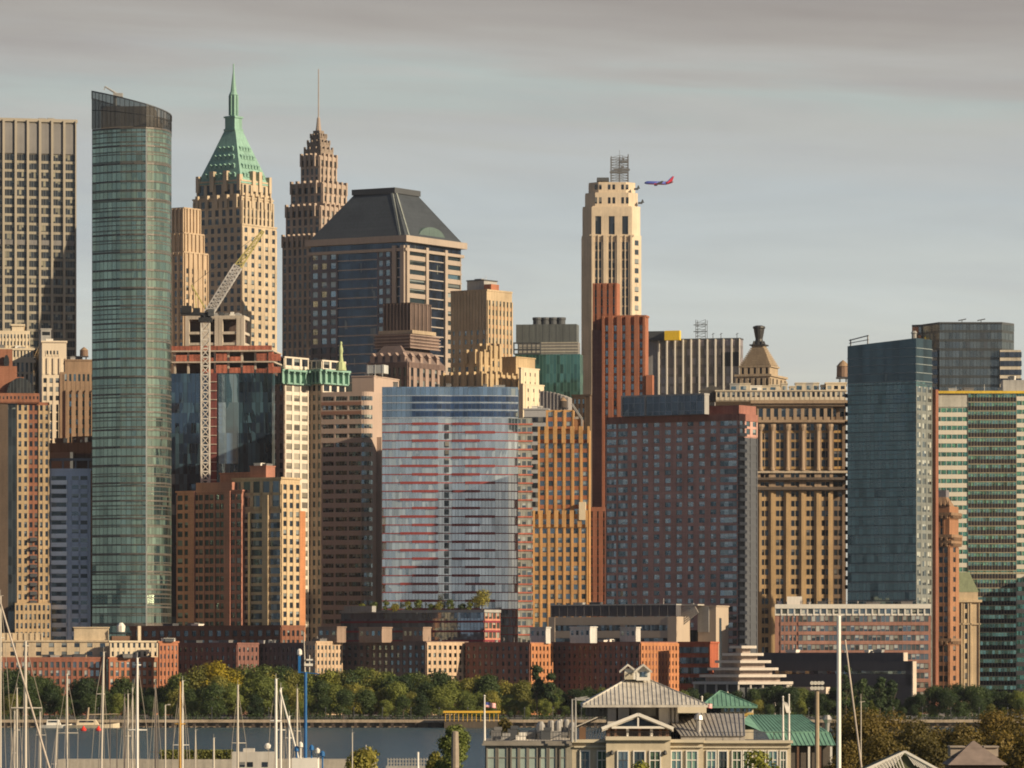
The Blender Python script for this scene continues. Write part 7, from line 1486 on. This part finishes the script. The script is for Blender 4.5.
sail('sailboat with a short grey mast left of the pale crosstree mast', 17, 688, 760, 1.6, ALU)
sail('sailboat with the shortest thin mast beside the left edge mast', 14.5, 711, 800, 1.5, ALU)
sail('sailboat with short mast and spreader just right of the crosstree mast', 40, 712, 780, 1.5, ALU, spr=((735,36,46),))
sail('sailboat with a slim grey mast in front of the crane boat', 67, 674, 700, 2.0, ALU, spr=((733,58,78),))
sail('sailboat with a tan leaning mast in front of the red buoys', 100.5, 652, 640, 2.2, ALU, lean=3.2)
sail('sailboat with short leaning mast between grey and tan masts', 54, 722, 740, 1.4, ALU, lean=3.5)
sail('sailboat with a dark thin mast left of the bright white mast', 124.5, 694, 780, 1.6, DKM); sail('sailboat with a thin pale mast next to the dark mast', 128, 694, 760, 1.6, ALU); sail('sailboat with a thin mast touching the bright white mast', 132.5, 688, 790, 1.4, ALU)
sail('sailboat with bright white thick mast and two spreaders on the left', 137.3, 658, 620, 2.8, WHM, spr=((730,128,147),(665,134,141)))
sail('sailboat with a dark slim mast holding a small radar halfway up', 155.5, 680, 720, 1.6, DKM, spr=((752,150,161),)); sail('sailboat with a varnished orange brown wooden mast', 180, 682, 660, 2.8, WDM, hull=BROWN)
sail('sailboat with white mast tight beside the wooden mast', 182.6, 681, 690, 1.8, WHM, spr=((745,173,189),)); sail('sailboat with a lone slim mast standing before the houseboat', 237.8, 685, 680, 2.2, ALU, spr=((743,232,246),))
sail('sailboat with a very thin short mast left of the houseboat', 195.5, 730, 800, 1.2, ALU); sail('sailboat with short stout mast over the breakwater weeds', 213.7, 738, 820, 2.2, ALU, rig=False)
sail('sailboat with the brightest white mast left of the slanting white sail', 276, 679, 640, 3.0, WHM); sail('sailboat with white mast and slanting furled white sail', 280.8, 688, 660, 2.4, WHM, stay=((280,690),(303,770),2.2,WHITE))
sail('sailboat with short white mast under the slanting white sail', 289.2, 716, 700, 2.2, WHM, spr=((738,285,294),)); sail('sailboat with slim grey mast just left of the blue mast', 297.2, 689, 690, 1.8, ALU)
sail('sailboat with the tallest and thickest white mast, right side', 838.8, 616, 420, 5.2, WHM, rig=False, boom=False); m = MB(); 
o = sail('sailboat with slanting beige furled sail right of the tallest mast', 861, 702, 430, 1.2, ALU, rig=False, boom=False, stay=((845,640),(859,772),2.0,wall('sail_cloth_beige', (.50,.42,.34))))
sail('sailboat with a thin post mast right of the pier bush', 352.3, 733, 780, 1.3, ALU, rig=False, boom=False)
# blue masted trawler
Y = 620.0; tb = thing('fishing_boat', 'blue masted work boat with radar gear at its mast head', 'boat', (X(305.5,Y),Y,0)); zl = lambda p: Z(p,Y); s_ = Y/F
m = MB()
for t_, w in ((-7,1.9),(-3,2.4),(3,2.4),(6,1.2),(8,.1)): m.v += [(-w,-t_,1.5),(-w*.7,-t_,-.3),(w*.7,-t_,-.3),(w,-t_,1.5)]
for i in range(4):
    for a,c in ((0,1),(1,2),(2,3),(3,0)): m.f.append((i*4+c,i*4+a,i*4+4+a,i*4+4+c)); m.uv.append([(0,0)]*4)
m.build('hull', BLM, tb); m = MB(); m.box(-1.6,1.6,-2,3,1.3,zl(758)); m.build('wheelhouse', WHITE, tb)
m = MB(); m.tube((0,0,2),(0,0,zl(672)),.19,.19,8); m.tube((-.9,0,zl(672)),(1.7,0,zl(674)),.06,k=5); mm_ = m.build('mast', BLM, tb); m = MB(); m.tube((-.05,0,zl(674)),(-.2,0,zl(632)),.09,.04,6); m.tube((.5,0,zl(672)),(.5,0,zl(655)),.07,k=5); m.build('antenna', ALU, mm_)
m = MB(); m.box(-.9,-.6,-.2,.2,zl(673),zl(656)); m.build('ladder', BLM, mm_); m = MB(); m.box(-.15,.9,-.2,.2,zl(666),zl(663.5)); m.box(.1,.9,-.2,.2,zl(660.5),zl(659)); m.build('radar', WHITE, mm_)
m = MB(); m.lathe([(.1,0),(.32,.2),(.3,.7),(.1,.9)],k=8); m.build('dome', WHITE, mm_, (-.75,0,zl(656)))
for i, (x_, p_) in enumerate(((297,752),(301,748),(312,751),(318,754),(323,757))): m = MB(); m.tube((0,0,1),(0,0,zl(p_)),.14,.1,6); m.lathe([(.05,zl(p_)),(.3,zl(p_)+.15),(.28,zl(p_)+.6),(.05,zl(p_)+.8)],k=8); m.build('equipment_post', (BLM,WHITE)[i%2], tb, ((x_-305.5)*s_,-1-i*.2,0))
# lamp post and thin poles of the marina
def pole(label, px_, top, Y_, wpx=1.4, arm=0, mat=ALU, nm='marina_pole', base=0):
    m = MB(); z = Z(top,Y_)-base; r_ = wpx*Y_/F/2; m.tube((0,0,0),(0,0,z),r_,r_*.8,7)
    if arm: m.tube((0,0,z-.05),(arm*Y_/F,0,z+.1),r_*.6,k=5); m.box(arm*Y_/F*.6,arm*Y_/F*1.3,-.12,.12,z-.02,z+.12)
    tag(m.build(nm, mat, None, (X(px_,Y_),Y_,base)), label, 'lamp post' if arm else 'pole')
pole('marina lamp post with a short arm left of the wooden mast', 165.3, 705, 700, 1.6, arm=4, nm='lamp_post'); pole('thin dark pole beside the marina lamp post', 157.8, 716, 750, 1.1, mat=DKM); pole('thin grey pole standing by the left wing flagpole', 366, 745, 850, 1.2); pole('short white post near the small railed pier', 418, 752, 860, 2.6, mat=WHM); pole('slender pole on the water left of the shore tree', 373, 757, 850, 1.6)
pole('leaning thin dark pole under the tall white mast on the left', 110, 718, 770, 1.2, mat=DKM); pole('thin dark pole between leaning mast and dark mast', 117, 728, 790, 1.1, mat=DKM)
# ---------------------------------------------------------------- thin evening haze
hm = bpy.data.materials.new('haze_air'); t = nt(hm); pv_ = nd(t, 'ShaderNodeVolumePrincipled'); pv_.inputs['Color'].default_value = (.80,.86,.95,1); pv_.inputs['Density'].default_value = HAZE; pv_.inputs['Anisotropy'].default_value = 0.2
o_ = nd(t, 'ShaderNodeOutputMaterial'); lk(t, pv_, 0, o_, 1)
m = MB(); m.box(-1700, 1700, -60, 6100, -4, 640); o = m.build('haze', hm); o['kind'] = 'stuff'
